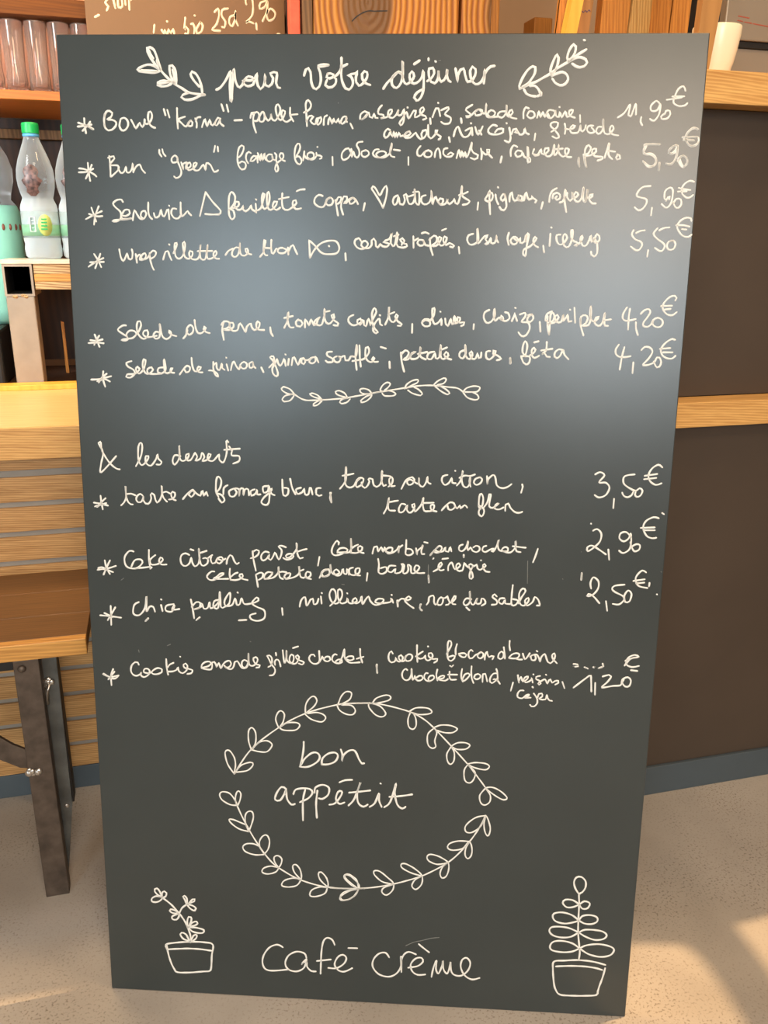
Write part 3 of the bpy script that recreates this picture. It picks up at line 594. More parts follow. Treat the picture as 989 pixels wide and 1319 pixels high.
('chalk_writing', 'white third menu line reading Sandwich feuilleté with a triangle and a heart', """1.38 -343.4 1098 -338.4 1082.2
1.38 -334.3 1099.8 -338.9 1089.5 -341.3 1078.7
1.38 -346.7 1090.8 -337.1 1088.1 -330.3 1088.5
1.38 -350.8 1084.9 -339.8 1090.3 -330.7 1094.2
1.38 -210.6 1089.7 -202.9 1116.9
1.38 -202.9 1116.9 -194.7 1106 -185 1095.5 -186.9 1091.9
1.38 -186.9 1091.6 -196.9 1091.3 -204.1 1091.9
1.47 -174.4 1097 -168.9 1103.8 -167.3 1112.3 -171.3 1117.3 -174.5 1112.2 -175.3 1100.4 -174.6 1090.1 -171.4 1085.9 -168.3 1089.3 -169.9 1096.1 -174.4 1097.8
1.47 -169.9 1098.7 -163.5 1101.3 -163 1105.9 -166.1 1106.4 -168 1101.3 -164.5 1097 -159.9 1097.9 -157.2 1102.2 -158.1 1097.9 -154.6 1095.4 -150 1098.8 -148.1 1102.6 -147.3 1098 -141.9 1094.7
1.47 -142.1 1109.1 -141.7 1108.6
1.47 -142.5 1104 -141.9 1094.1
1.47 -141 1096.4 -136.4 1099 -133.6 1107.5 -131.7 1115.1 -133.5 1116.2 -135 1110.8 -134.6 1102.4 -131.9 1098.1 -127.4 1102.4 -125.5 1112.6 -126.8 1118 -128.7 1114.3 -128.8 1104.1 -126.5 1097.7 -122 1098.2 -117.5 1103.3 -116.5 1106.7 -120.1 1106.7 -122 1100.8 -117.5 1097.1 -113 1100
1.47 -110.2 1116.1 -110.8 1107.6 -109.4 1099.2 -104 1097.2 -97.7 1100.9 -93.2 1105.2 -94.1 1108.6 -97.3 1107.7 -97.7 1102.6 -94.1 1098.4 -87.8 1099.3
1.47 -114.4 1109.6 -102.5 1111.9
1.47 -92.8 1118.7 -88.7 1120.4 -83.3 1120.8
1.47 -61.9 1113.4 -66.3 1114.7 -70.8 1111.3 -71.7 1105.4 -66.3 1101.2 -61 1101.2 -58.3 1105.5 -56.5 1109.7 -52 1111.8 -49.4 1108.1 -51.1 1103.8 -55.6 1103 -58.3 1106.3 -57 1109.7 -52.9 1111.7
1.47 -46.7 1108.9 -45.2 1101.3 -43.4 1091.5
1.47 -45.8 1107.3 -43.1 1112.3 -39.9 1112.3 -40.4 1107.3 -44 1104.7
1.47 -38.7 1108.1 -39.9 1101.4 -37.3 1092.6
1.47 -39.2 1107.3 -36.4 1113.2 -32.8 1112.9 -33.3 1108.2 -36.9 1105.6 -33.3 1105.7 -30.3 1109.9 -25.3 1111.6 -22.6 1109.1 -25.3 1105.7 -29.2 1104.8 -30.3 1108.2 -26.2 1111.6 -22.6 1109.9 -19.6 1104.6
1.47 -11.4 1105.8 -13.2 1097.4
1.47 10.3 1100.6 5.6 1109 -1.2 1118.9 -3.5 1122.4 -1.8 1124.9 1.7 1121.7 6.3 1114.7 9.9 1121.1 13.6 1125.6 14.8 1122.5 13.8 1112.6 10.3 1100.6
1.47 27.6 1114.8 23.5 1112.7 21.8 1107.7 23.7 1103.9 26.9 1106.4 28.7 1113.4 30.4 1105 34.1 1104.3 36.2 1110 34.6 1114.9 37.6 1116.3 39.2 1110 41.5 1105.1 46 1106.5 48 1114.3 47.4 1121.6
1.47 39.9 1113.5 42.8 1114.2 47.2 1115.7
1.47 47.4 1121.6 48.1 1112.9 49.3 1106.5 52.7 1104.4 53.3 1111.5 52.8 1118.5
1.47 45.7 1118.5 51.9 1119.2
1.47 60.6 1115.1 56.2 1113.6 55.6 1108 59.4 1104.8 64.6 1106.6 67.4 1113 67.2 1120.7 68.1 1113 69.1 1104.6 70.4 1110.2 72.5 1113.8 74.1 1110.2 77.2 1105.3 80.9 1106.8 81.2 1111 77.8 1111.7 75.7 1108.1 78.7 1104.6 84.6 1106.1 86.7 1111.7 86.3 1108.2 89.1 1105.4 93.4 1109 94.8 1111.8 95.7 1106.9 98.7 1105.5 101.4 1114.7 103.2 1125.9 103.2 1118.9 104.4 1114 108.9 1111.2 112.7 1108.8 109.8 1105.6 104.7 1104.8
1.47 99.9 1115.4 106.5 1117.5 110.1 1119.2
1.47 122.8 1107.5 122.2 1099.3
1.56 130.6 1111.4 134.1 1116.3 136.1 1120.8 135.7 1113.5 136.4 1103.7 137.4 1094.5
1.56 134.1 1117.7 138.4 1118.4 139.7 1115.6 138.8 1110.7 134.4 1108.6 130.7 1110.7
1.56 142.7 1116.4 143.9 1110.7 146.4 1105.8
1.56 145.2 1124.8 145.5 1124.3
1.56 151.7 1117.1 149 1112.9 151.4 1109.4 154.1 1112.9 153.2 1117.8 155 1110.8 156.1 1103.1 153.3 1098.9 150.3 1099.5 148 1102.6
1.56 159.5 1108.8 159.5 1115.1 161.9 1119.3 162.9 1113.7 165.3 1109.5 168.9 1110.9 170.1 1116.5 169.7 1110.2 173.4 1110.3 173.9 1114.5 170.9 1115.8 168.1 1113 171.2 1110.2 176.3 1110.3 176.8 1115.2 178.8 1119.4 179.7 1115.2 182.1 1111 185.7 1112.5 184.9 1115.2 187.2 1112.5 191 1110.4 189.6 1108
1.56 198.4 1108.3 196.9 1101
1.43 -304.3 1104.9 -305.9 1107.6 -311.7 1107 -316.5 1103.2 -313.8 1098.9 -308.3 1094.1 -307.3 1089.8 -308.7 1084.9 -313.5 1082.4 -318.3 1082.9 -313.4 1084.3 -302.9 1085 -294.8 1085.9
1.43 -306.1 1090.9 -302.4 1095.8 -297.2 1095.8 -296.2 1092.1 -301.6 1088.8 -306.8 1089.3 -306.4 1086 -300.6 1085.2 -294.8 1086.3
1.43 -293.2 1084 -291.6 1092.6 -290.3 1095.9 -287.6 1091 -283.8 1085.7 -279.2 1086 -276.1 1091.7 -277.7 1094.9 -281.8 1093.8 -283.1 1088.9 -280.4 1086
1.43 -273.2 1104.6 -273.6 1094.9 -272.2 1088.5 -269.2 1085.5
1.43 -266.8 1092.3 -265.3 1087.4 -260.6 1089.1 -258.1 1096.7 -257.1 1091.3 -254.3 1088.6 -250.6 1096.2
1.43 -248.9 1096.7 -248.1 1085.6
1.42 -247.8 1101.2 -247.6 1100.9
1.43 -239.1 1097.4 -243.7 1097.9 -245.6 1092.5 -242.3 1087.1 -237.2 1086.6 -233 1091.5
1.43 -233.7 1104.9 -233.8 1091.5 -232.5 1088.8 -229 1091.5 -225.4 1095.3 -223.8 1092.6 -221.2 1090.2
1.51 205.9 1108.7 206.3 1115.3 209 1121.1 213.8 1123.9
1.51 209.5 1112.8 210.4 1117.5 214.1 1119 218 1116.8 217.9 1112.4 214.6 1111 212.5 1113.1 214.3 1115
1.51 218.1 1108.1 221.1 1108.8 224.1 1116.1 224.1 1122.6 223 1115.4 224.3 1106.7 226.4 1097.6
1.51 226.2 1119 226.5 1114 230.2 1110 232.7 1112.6 232.2 1120.2 233.3 1114 236 1113.7 239.2 1117 236.4 1120.2 234.3 1116.9 235.4 1111.1 239.3 1109 242.9 1112.6 245.1 1125.3 244.7 1114.1 246.9 1108.7 248.9 1113.4 249.6 1123.2 249.2 1114.8 247.7 1109
1.51 250.4 1113.4 254.2 1113.8 256.2 1117.4 253.2 1117 251.5 1114.1 253.3 1109.8 256.5 1107.3 259.9 1107.3"""),
('price', 'white handwritten price 5,90 € on the sandwich line', """1.36 311.1 1172.1 312.8 1172.7 329.1 1172.7
1.36 312.8 1172.7 310.9 1165.8 313.7 1161.8 319.8 1161.2 324.9 1157.8 325.8 1153.2 322 1148.5 316.5 1148.5 311.2 1154.3
1.37 330.1 1152.6 329.8 1144.5
1.36 348.8 1167.1 349.6 1171.1 346.6 1171.7 340.9 1168.2 339.5 1163.6 342.6 1162.5 346.5 1165.9 349.1 1170.5 348.7 1161.3 345.8 1153.3 341.1 1151 338 1151.9
1.37 350.5 1154.5 354.8 1160.2 358.5 1159.7 361.4 1156.2 361.1 1150.5 358.3 1148.2 354.9 1152.2 352.7 1156.8
1.38 321.9 1127.1 312.9 1125.8 307.8 1120.5 306.9 1115.9 312.6 1114.1 318.2 1112.4 318.6 1107.7 314.7 1101.8 310 1100 305.4 1103.5
1.38 325.4 1103.1 324.9 1094.6
1.38 340.8 1111.4 338.8 1113.7 339.3 1121.9 344.5 1125.5 347.7 1123.1 347.9 1113.8 346.1 1106.7 341.5 1103.2 336.3 1107.3
1.38 340.9 1110.8 343 1114.9 344.7 1116.1 344.4 1112.6
1.38 349.6 1108.5 352.8 1113.2 357.7 1112.7 358.8 1107.4 356.1 1103.3 352.4 1103.9 349.6 1108.5
1.37 371.2 1132 366.8 1133.2 361.1 1130.2 357.9 1124.4 359.1 1118.6 364.3 1114.5 368.5 1115.1 371.3 1117.5
1.37 354.2 1125.3 360.4 1123.8 367.7 1123
1.37 353.6 1121.1 358.2 1121.5 363.6 1121.5"""),
('chalk_writing', 'white fourth menu line reading Wrap rillette de thon with a fish', """1.39 -343.1 1044.1 -338.6 1036.8 -335.1 1028.8
1.39 -335.3 1044.6 -338.6 1036.8 -342.7 1027.4
1.39 -350.8 1029.2 -341.7 1034.9 -331.6 1039.6
1.39 -348.6 1034.4 -340.7 1034.5 -331.3 1035
1.39 -311.5 1050 -310 1040.8 -307.3 1036.2 -304.2 1040.8 -302 1045.5 -300.3 1039 -296.4 1039.1 -295.1 1046.5 -295.9 1050.1
1.39 -291.3 1044.7 -290.2 1034.5
1.39 -291.1 1040 -286.4 1044.7 -285.6 1041.9 -286.7 1038.2 -281.8 1038.3 -278.7 1042 -279.6 1045.7 -283.5 1043.8 -284.7 1040.1 -281.8 1038.3 -276.9 1040.2 -273.8 1044.8
1.39 -274.1 1045.8 -273.6 1038.4 -271.4 1030.1 -269.6 1026.4
1.39 -274.2 1044.8 -269.7 1048.9 -265.9 1046.8 -268 1042.1 -273 1039.3
1.39 -257.5 1038.6 -254.2 1047.8 -251.3 1048.7 -249.5 1043.3 -247.2 1038.1
1.39 -249.6 1056.5 -249.1 1055.9
1.39 -244.6 1046.1 -240.4 1054.4 -239.9 1058.4 -242.2 1058 -242.9 1050.7 -241.8 1042.4 -238 1039.7 -233 1043.4 -229.8 1054.5 -230.5 1059.9 -232.5 1058.1 -231.9 1048.9 -230.2 1041.6 -225.4 1039.8 -221.4 1043.5 -220.9 1048.1 -224.1 1049 -225.2 1044.4 -222.5 1039.9 -216.7 1039 -212.7 1042.7 -211 1056.5 -212 1047.3 -210.8 1040 -206 1039.1 -203.9 1045.6 -202.1 1056.6 -203.5 1045.6 -202.1 1040.1 -196.3 1041.1 -191.4 1045.7 -192.2 1049.4 -195.2 1046.6 -194.7 1042 -191.5 1040.2 -188.2 1040.2
1.39 -214.5 1048.8 -196.5 1049.3
1.48 -77.2 1042.7 -78.3 1062.8 -78.3 1062.8 -71.1 1056.7 -63 1048.3 -53.2 1046.9 -44.4 1048.5 -41.7 1054.7 -45.2 1061.6 -53.3 1062.6 -63 1059.9 -71.1 1052.9 -77.2 1042.7
1.48 -54.4 1056.6 -53.9 1056.1
1.48 -34.3 1048.3 -33.8 1040.1
1.53 47.1 1068.5 47.6 1055.5
1.53 47.7 1063.1 52.8 1066.2
1.53 59.2 1064 54.4 1064.7 52.1 1060.9 55.4 1057.8 60.1 1059.4 59.2 1064 61.7 1058.7 65.7 1057.9
1.52 57.1 1072.1 61.3 1073.2 65.4 1071.7
1.53 67.1 1066.4 67.7 1057.2 70.8 1047.3
1.53 66.3 1064.8 71.8 1069.5 75.3 1067.2 74.4 1061.9 68.9 1058 74.5 1058 78.4 1061.9 80.6 1067.3 78.2 1068.3 76.4 1064.2 80.1 1058.1 84.8 1060.4 87 1067.3 84.2 1068.8 82.8 1064.2 86.4 1058.9 90.3 1061.2 96 1058.2 94.5 1056.2 91.3 1057.1
1.52 81.1 1075.6 85.8 1077.5
1.53 101.6 1056.8 102.6 1049.6
1.48 118.2 1072 112.9 1070.3 111.3 1065.2 114.2 1060.1 119.5 1060.1 124.6 1065.3 122.9 1078.3 123.2 1069.5 124.3 1061 128.2 1065.3 132.1 1069.6 135.9 1070.5 132.9 1066.2 135.3 1062.8 132.4 1060.3 136.3 1061.2 139.5 1068 139.8 1062 144.2 1062.1 146.1 1070.6 145.8 1066.3 148.2 1062.6
1.48 160.4 1073.6 159 1067.3 160.7 1060
1.48 165.9 1069.1 162.6 1064.8 165.5 1060.6 169.8 1061.5 171 1066.6 167.7 1069.1 166 1067.9 171.5 1064 173.9 1068.3 174.2 1062.4 178.6 1063.3 180.8 1071.8 180.7 1063.3 182.4 1073.5 184.3 1071.8 182.2 1059.9 181.1 1047.1 178.4 1048.8 179 1054.8 185.9 1058.2 190.9 1063.4 193.3 1067.6 191.4 1069.3 189.4 1065.1 191 1060 195.6 1057.5
1.48 209.3 1072.9 209 1059.3
1.48 209.8 1080.1 210.3 1079.8
1.48 201.6 1059.2 202.9 1051.9
1.48 221.1 1072.1 216.7 1071.3 217.1 1065.3 220 1061.1 225.2 1062 229.1 1068.8 226.3 1073 224.2 1068.8 226.2 1059.5 231.5 1058.4 235.3 1068.9 235.3 1077.3 233.5 1077 234 1068.9 237.3 1064.7 241.8 1063 241.1 1059.6 237.5 1060.5 243.6 1062.2 247.5 1069 246.5 1071.5 244.6 1067.3 248.1 1059.7 252.4 1060.6 255.5 1067.4 256.9 1071.6 257.8 1064 261.5 1068.3 263.8 1073.4 266.6 1070.9 266.9 1065.8 262.7 1063.2 259.9 1065.8 260.6 1069.1 264.5 1062.4 265.3 1051.4 262 1047.5 258.7 1049.6 258.1 1053
1.53 -15.7 1062.7 -18.3 1065.9 -22 1064.4 -23.4 1060.2 -20.4 1055.3 -15.2 1053.4 -9.3 1055.4 -7.2 1059.6 -10.5 1062.8 -14.6 1061 -15.3 1057.5 -12.3 1054.7 -6.4 1054.4 -2.7 1058.3 -2.8 1063.2 -0.3 1065.7 2 1062.5 2.4 1056.9 4.7 1055.2 7.6 1059.4
1.53 7.6 1059.1 10.5 1056.7 15.7 1056.3 18.6 1059.9 14.9 1060.6 11.2 1061.6 14.1 1063.4 18.5 1065.5 21.3 1072.2 20.3 1066.2 20.4 1059.9 23 1056.8 25.6 1060 27.5 1073 28 1065.6 27 1060 28.9 1056.5 35.6 1055.5 39.9 1057.3 39.1 1059.7 35.5 1060.1 36.5 1063.6 33.9 1066.4 31.3 1064.6 34 1061.1 33.3 1058.6
1.52 23.9 1068.4 29.4 1070.2
1.44 -180.4 1044.8 -176.6 1049.6 -171.2 1052.2
1.44 -163.5 1053.1 -167.1 1053.9 -171.2 1050.5 -172.7 1045.3 -169.6 1042.4 -165.5 1044.6 -163.1 1051.4 -162.5 1058.7
1.44 -162.5 1058.7 -162.7 1049.7 -161 1045 -156.5 1044.2 -152.8 1048.1 -153.7 1052.4 -155.9 1052.4 -155.5 1048.9 -152.4 1046.4 -148.8 1045.6
1.44 -138.1 1043.1 -134 1048.3 -132.6 1055.1 -131.1 1062 -132.9 1062.8 -133.5 1055.1 -133.5 1048.3 -131.3 1044.9 -129.1 1044.9
1.44 -132.1 1053.4 -124.5 1053.1
1.44 -124 1062.9 -124.5 1055.2 -123.7 1047.6 -121.9 1046.7 -118.3 1052.7 -117.4 1052.7
1.44 -110.2 1053.7 -114.7 1053.2 -116.5 1049.3 -112.9 1047.3 -107.6 1048.2 -105.8 1052 -109.3 1053.2
1.44 -104 1054.2 -103.6 1046.1
1.44 -103.5 1049.5 -100.4 1055.5 -97.7 1057.2 -95.9 1053 -92.8 1046.6"""),
('price', 'white handwritten price 5,50 €', """1.39 306.2 1078 304.4 1073.2 308.2 1067.9 315.2 1065 317.3 1061.4 314.6 1056 310.4 1055.1 304.2 1059.5
1.38 309.2 1074.7 313.6 1076.9 319.1 1077.9
1.39 324.8 1055.5 324.1 1048.2
1.39 333.6 1080.1 329.5 1074.1 333.9 1068.7 341.1 1064 343.6 1060.5 341.8 1055.6 338.2 1054.6 332.3 1058.2
1.38 335.7 1077.9 341 1080.5 347.3 1081.4
1.39 353.2 1066.5 347.8 1065.3 346.1 1060.5 348.5 1056.3 354 1057 355.9 1063 353.2 1066.5 349.5 1065.9
1.38 372 1088.7 371.2 1091.6 365.6 1092.2 359.8 1089.2 356 1083.2 358.4 1077.3 363.7 1072 370 1070.9 373.4 1073.3
1.38 354.8 1083.8 362.7 1083.9 370.4 1082.4
1.38 361.9 1079.5 367 1079"""),
('chalk_writing', 'white fifth menu line reading Salade de penne, tomates confites, olives', """1.51 -347.8 947.6 -344.7 938.6 -342.5 932.6
1.51 -342.1 946.4 -346.4 940.3 -349 935.1
1.51 -353.6 940.6 -345.2 940 -337.9 941.8
1.51 -356.1 937 -346.2 937.7 -336.9 937
1.51 -235.8 944.6 -232.1 949 -230.9 956.7 -226.4 961.1 -222.9 957.7 -224 951.7 -228.5 949 -231.1 951.6 -230.1 955
1.51 -220.9 967.1 -219.9 957.7 -216.9 951.3 -211.6 951.9 -207 957.9 -208.7 959.6 -210 956.2 -207.1 952.8 -202.4 951.5
1.56 -184.8 964.4 -186.6 956.3 -184.9 943.7
1.55 -187.4 961.9 -183.9 966 -178.1 965.3 -177.4 960.5 -181.6 957.2 -185.8 956.3 -178.3 955.6 -172.4 959.7 -173.1 964.5 -176.5 964.5 -177.4 958.8 -173.3 954.6 -167.5 955.8 -165.7 962.2 -164 963.9 -160.8 959.1 -157.5 953.5 -155.8 960 -150.7 964.1 -149.9 960.1 -146.7 956.1 -140.8 959.4 -139.9 965 -142.4 966.6 -144.1 962.6 -142.5 957 -134.2 956.3
1.56 -126.7 959.6 -125.9 953.2 -123.5 949.2
1.55 -109.3 959.4 -105.1 968.7 -104.2 978.3 -105.4 971.9 -104.3 964 -101.9 960 -97.7 960
1.55 -109.2 971.1 -98.5 973.6
1.55 -91.9 969.7 -94.9 966.5 -93.6 961.7 -89.5 961 -86.6 965 -88.6 968.2 -91.9 968.9
1.55 -83.7 960.2 -83.7 969.9 -81.2 967.5 -78.7 962.7 -76.2 970 -74.6 967.6 -73 962.8 -69.7 963.7 -68 969.3 -66.4 971.7
1.55 -65.5 972.5 -70.5 969.2 -72.1 965.2 -68 963.2 -63.1 963.8 -59.8 974.2 -59.3 982.9 -59.8 974.2 -57.3 966.2 -52.4 965.5 -47.5 972.8 -48.3 976.7 -50.8 975.1 -48.3 969.6 -42.5 965.7 -43.3 962.9 -48.3 963.5
1.55 -59 979 -53.2 980.3
1.55 -24.1 975.9 -29.3 973.3 -30.1 968.2 -25.8 964 -20.6 964.1 -13.7 968.4 -15.4 971.8 -18.9 970 -18.8 965.8 -15.3 964.2 -12.8 970.1 -11.4 969.3 -11 964.2 -8.4 962.6 -6.7 969.4 -5 971.9 -3.2 964.4
1.55 -3.2 964.4 1 973.7 4 980.4 1.7 984.6 -1.2 978.7 -0.7 968.6 2 960.2 6.4 956 3.9 954.3 0.3 957.6 1.1 963.6 4.5 969.5 7.9 972.1 8.9 965.4 11.2 964.1
1.55 8.2 976.3 8.7 975.8
1.55 15 965.1 18.6 973.9 19.4 986.5 19.1 977.3 20.9 970.6 25.3 968.1 30.3 975.8 28.5 977.8 26.9 974.9 30.4 969.1 35.3 965.8 34 963.7 30.5 964
1.55 18.6 977 25.9 979.9
1.55 48.1 966.3 48 955.8
1.55 68.2 972.1 63.1 972.1 59.8 967.8 63.3 963.7 69.3 964.6 69.2 969.6 64 971.2 60.6 968.7
1.55 69.2 969.6 74.1 977.2 74.7 985.6 72.2 984.7 72.5 973 75.3 966.4 80.4 969 83.3 973.2 83.5 965.6
1.55 81.7 981.5 82 981.2
1.55 87.9 973.3 89 966.6 91.7 964.6 94 971.7 94.8 973.4 96.7 966.7 100.8 971.8 99 976.8 98.3 971.7 100.1 967.6 105.2 970.2 105.9 974.4 103.3 975.2 102.6 970.1 106.1 968.5 111.2 969.4 110.5 966 107.6 964.8
1.55 122.9 967.1 122.6 961.2
1.5 140.9 984.2 135.7 981.5 134.5 975.3 138 969.1 143.3 970.1 147.5 977.2 147.2 986 146.5 979.8 148.3 971.4 153 975.5 155.8 972.9 158.5 973.9 155.6 978.2 154.8 974.7 160.4 971.2 165.6 974.8 163.5 981 159.9 981.8
1.5 168.5 971.4 170.9 977.6 171.6 981.1 172.6 977.6 174.7 971.8
1.5 171.8 987.2 172.4 986.9
1.5 177.9 979.4 184.1 981.3 184.3 976.9 180.2 970.6 188.3 969.9 190.4 962.9 186.3 954.8 181 953.9 177.2 958.2
1.5 187.8 978.7 192.2 979.6 194.3 975.2 190.9 970.8 186.7 972.5 188.8 977.8 192.2 979.6
1.51 202.2 971 203.5 959.5
1.5 216.1 983.5 210.1 979.9 208.7 972.8 211.1 972
1.5 211.1 978.1 211.7 966.7 214.1 956.1
1.5 214.1 956.1 214.3 968.5 214.6 979.1 216.2 982.6 219.1 979.1 217.7 972.1 211.6 969.3 219.6 970.3 224.6 976.6 222.6 980 220.1 977.4 222.2 971.3 227.6 971.3 229.7 980.1 230.2 972.3 234.3 978.5 235.1 980.2 236.5 971.5 240 972.4
1.5 237.4 986 237.7 985.7
1.5 242.6 988.2 244.5 970.7
1.51 250.4 976.1 251.4 967.3 255.3 955.9
1.5 250.9 969 251.2 977.8 256.4 979.6 259.3 976.2 257.1 970 252.8 967.3 260.7 968.3 262.8 978 262 990.2 261.8 979.7 264.9 972.8 269.3 973.7 272.5 978.1 269 977.2 267.7 971 272.4 967.2 276.6 970.3 279.3 982.6 279.1 973 280.3 967.7 283.9 967.4
1.5 278.1 973.8 286.9 975.2
1.46 -307.4 959.2 -311.6 959.1 -318.1 954.1 -313.4 949.7 -307.1 945.8 -305.4 942.7 -309.2 940.8 -314.3 941.6 -307.2 943.1 -299.8 944.1 -294.9 949.1 -297.5 952.6 -303.1 953 -307.4 948.9 -306.7 944.9
1.46 -295.4 948.2 -292 951.8 -288.4 959.9 -289.6 964.8 -292.4 964.3 -294 958.1 -293 950 -288.6 944.3 -284 943.5 -280.1 948.4 -280.8 953.8 -284.5 953.3 -286.5 949.2 -283 945.7 -276.5 945.8 -269 947.3
1.46 -266 951.3 -270.2 952.2 -273.6 947.7 -271 943.7 -266.3 945.1 -265.1 951.4 -264.9 961.6
1.46 -264.9 961.6 -263.3 951.4 -261.6 946 -257.1 943.4 -252.3 946.2 -250.8 950.7 -253 954.2 -253.5 951.5 -249.5 948.5 -244.4 947.2"""),
('price', 'white handwritten price 4,20 €', """1.41 304.9 989.4 301.3 982.8 300.7 976.7 304.5 973.7 309.6 974.3 316.2 975.9
1.41 308.6 987.9 307.8 977.8 308.1 963.6
1.41 316.7 972.4 317.5 964.8 320.2 957.2
1.41 321.8 982.1 326.1 986.7 331.1 987.7 332.9 984.2 329.8 978.1 325.7 972 326 968 330.7 967 334.6 969.6 337.2 975.2 342.1 977.8 347.4 975.4 348.7 971.3 346 967.3 340.9 967 336.6 970.2 336.8 974.2
1.4 361.2 998.2 362.5 1001.2 360.2 1003.7 355.3 1002.6 350.5 998.5 347 992.5 347.9 987 352.9 982 359.1 981.1 363.9 984.7
1.4 345 991.5 357.7 992.1
1.41 349.4 987.5 356.5 988.4"""),
('chalk_writing', 'white sixth menu line reading Salade de quinoa, patate douce, fêta', """1.52 -339.3 902.4 -340.4 893.6 -337.9 883.4
1.52 -355.2 891.8 -345.5 892.5 -329.5 896.5
1.53 -331.5 889.8 -338.4 892.7 -347.6 889.9
1.52 -335 899.6 -341.3 894.6 -345.7 888.6
1.52 -302.5 915.7 -309.2 913.3 -307.4 908.8 -300.6 905 -299.2 900.2 -305 895.2 -310.6 896.1 -308.9 899.1 -298.8 900.2 -292.5 906.2 -295.4 909 -297.6 905.1 -293.8 900.3 -287.5 906.2 -284.5 917 -287 918.3 -288.7 910.1 -285.7 901.4 -280.7 900.5 -275.5 905.5 -277.4 908.4 -282.5 906.3 -282.7 901.5 -276.7 900.2 -264.7 901.2 -259.5 906.7 -261 918.7 -261.4 908.6 -259.7 901.9 -254.7 902.5 -250.5 907.9 -252.5 907.8 -253.7 903 -248.7 902.1
1.52 -262.4 908.6 -268.5 907.6 -269.6 902.7 -264.7 900.8
1.52 -241.8 900.3 -236.6 907.1 -232.4 911.1 -228.5 909.2 -229.7 904.4 -233.7 902.9 -235.6 906.2
1.52 -226.2 920.9 -225.5 911.2 -222.7 904.5 -217.7 905.5 -214.6 909.5 -217.6 910.4 -219.7 906.5 -217.8 903.6 -212.8 903.3
1.52 -138.5 910.7 -136 905
1.52 -128.6 910.9 -125.6 913.9 -122.6 917.7 -123.1 924.5 -127.5 923.4 -122.6 917.7 -117.8 904.3 -119.5 900.1 -123.8 903.3 -124.7 910 -121.7 914.9 -118.7 921.7 -117.7 916.9 -114.8 913.1 -111.8 917 -109.8 921.8 -107.9 913.2
1.52 -108.2 927.2 -107.8 926.8
1.52 -103.9 921.9 -105 914.2
1.52 -100.5 914.3 -99 922.9 -97.1 923.9 -94.2 917.3 -92.2 914.4 -89.2 922.2 -85.3 923.2 -83.4 918.4 -85.3 915.5 -88.3 917.4 -87.3 922.2 -81.4 920.4 -75.5 923.3
1.52 -71.6 924.4 -76.5 923.3 -78.5 918.5 -74.6 916.7 -70.7 919.6 -70.7 925.3 -67.1 918.3
1.52 -50.2 931.4 -56 930.7 -56 926.5 -49.2 922.8 -49.2 919 -56 918.5 -58 920.4
1.52 -44.3 925.8 -48.2 923.8 -46.2 919.1 -41.4 919.1 -39.4 923.9 -43.4 925.8 -38.5 924.9 -34.6 926.9 -33.6 921.2 -29.7 921.2 -26.8 926.1 -24.9 926.1
1.52 -24.9 926.1 -20 927.1 -19.8 940.4 -21 925.2 -19.5 909.9
1.52 -16.3 939.6 -15.7 925.3 -14.4 913.9
1.52 -24.8 920.4 -18 921.8 -10.3 923.5 -4.5 931.2 -5.6 937.8 -8.5 936.8 -8.7 926.4 -5.4 920.7 -0.5 919.8 2.3 924.7 1.4 926 -0.9 922.7 2.4 919.9 6.9 920.3
1.51 9.9 938.1 16.3 936.3
1.61 21 920.5 21.5 912.8
1.61 35 931.9 36.1 920.8 39.3 908.8
1.61 35.9 930.2 40.2 934.5 44.6 932.1 42.1 926 37.8 923.4 43.9 923.5 48.1 930.4 53.2 933 48.1 931.3 46.5 925.3 50.8 924.1 56.8 927.1 59.1 939.1 58.6 928 65.6 923.9
1.61 55.9 930.5 67.1 932.9
1.61 75.7 933.4 68.9 931.6 67.3 925.6 72.5 924.5 76.7 931.7 77.7 925.8 82 926.7 83.6 942 83.7 928.4 87.2 924.7 93.2 929.4 90.4 933.7 87.9 930.2 91.5 926 96.8 924.4
1.61 82.6 935.2 91.1 938.8
1.61 112.8 935.7 107.7 933.9 106.5 928.8 110.6 925.8 114.3 932.4 113.4 942.5 114.4 929 119.2 925.3 122.5 929.9 121.4 935 118.9 932.4 122.6 925.7 126.9 926.6 128.4 932.6 130.4 926.7 132.9 927.6 133.2 933.5
1.61 143.8 935.4 139.5 934.5 139.3 927.7 143.3 925.2 148.3 929.5 150.6 935.5 148 936.3 147.4 932.1 152.6 930.4 157.6 926.3 152.5 924.5
1.61 168.5 927.3 169.3 921
1.52 168.7 927.5 168.8 920.8
1.51 186.7 930.4 183.3 934.5 183.5 942.8 185.8 948 188.4 943.9 188.1 936.7 186.2 930.4 181.5 929.8 182.1 928.3 185 922.1 188.3 919.9 191.8 922.2 192.3 929 186.2 929.9
1.51 192.4 931.1 196.5 933.7 198.8 937.9 196.6 940.4 194.2 936.8 195 930.6 198.3 928 203.4 930.7
1.51 196.8 946.6 201.9 948
1.51 211.9 947.4 211.4 937.1 206.4 932.8 210 933.9 212.8 929.8 216.5 929.4
1.51 205.7 937 211.9 938.1 219.1 939.3
1.51 232.7 937.4 227.4 938.9 222.5 935.2 222.2 930 225 928 228.9 931.2 231.7 937.4 234.1 932.3 239.1 927.2
1.43 -198.9 916.5 -199.1 909.8 -198.2 905 -194.3 902.1 -192.9 898.3 -196.3 900.1 -199.2 905.4 -204.6 905.8
1.43 -198 912.7 -195 915.7 -194.6 908.9 -191.2 906.5 -188.1 914.8 -187.7 909 -184.8 906.9
1.43 -182.1 913.9 -180.3 906.2
1.42 -182.4 922.1 -182.2 921.8
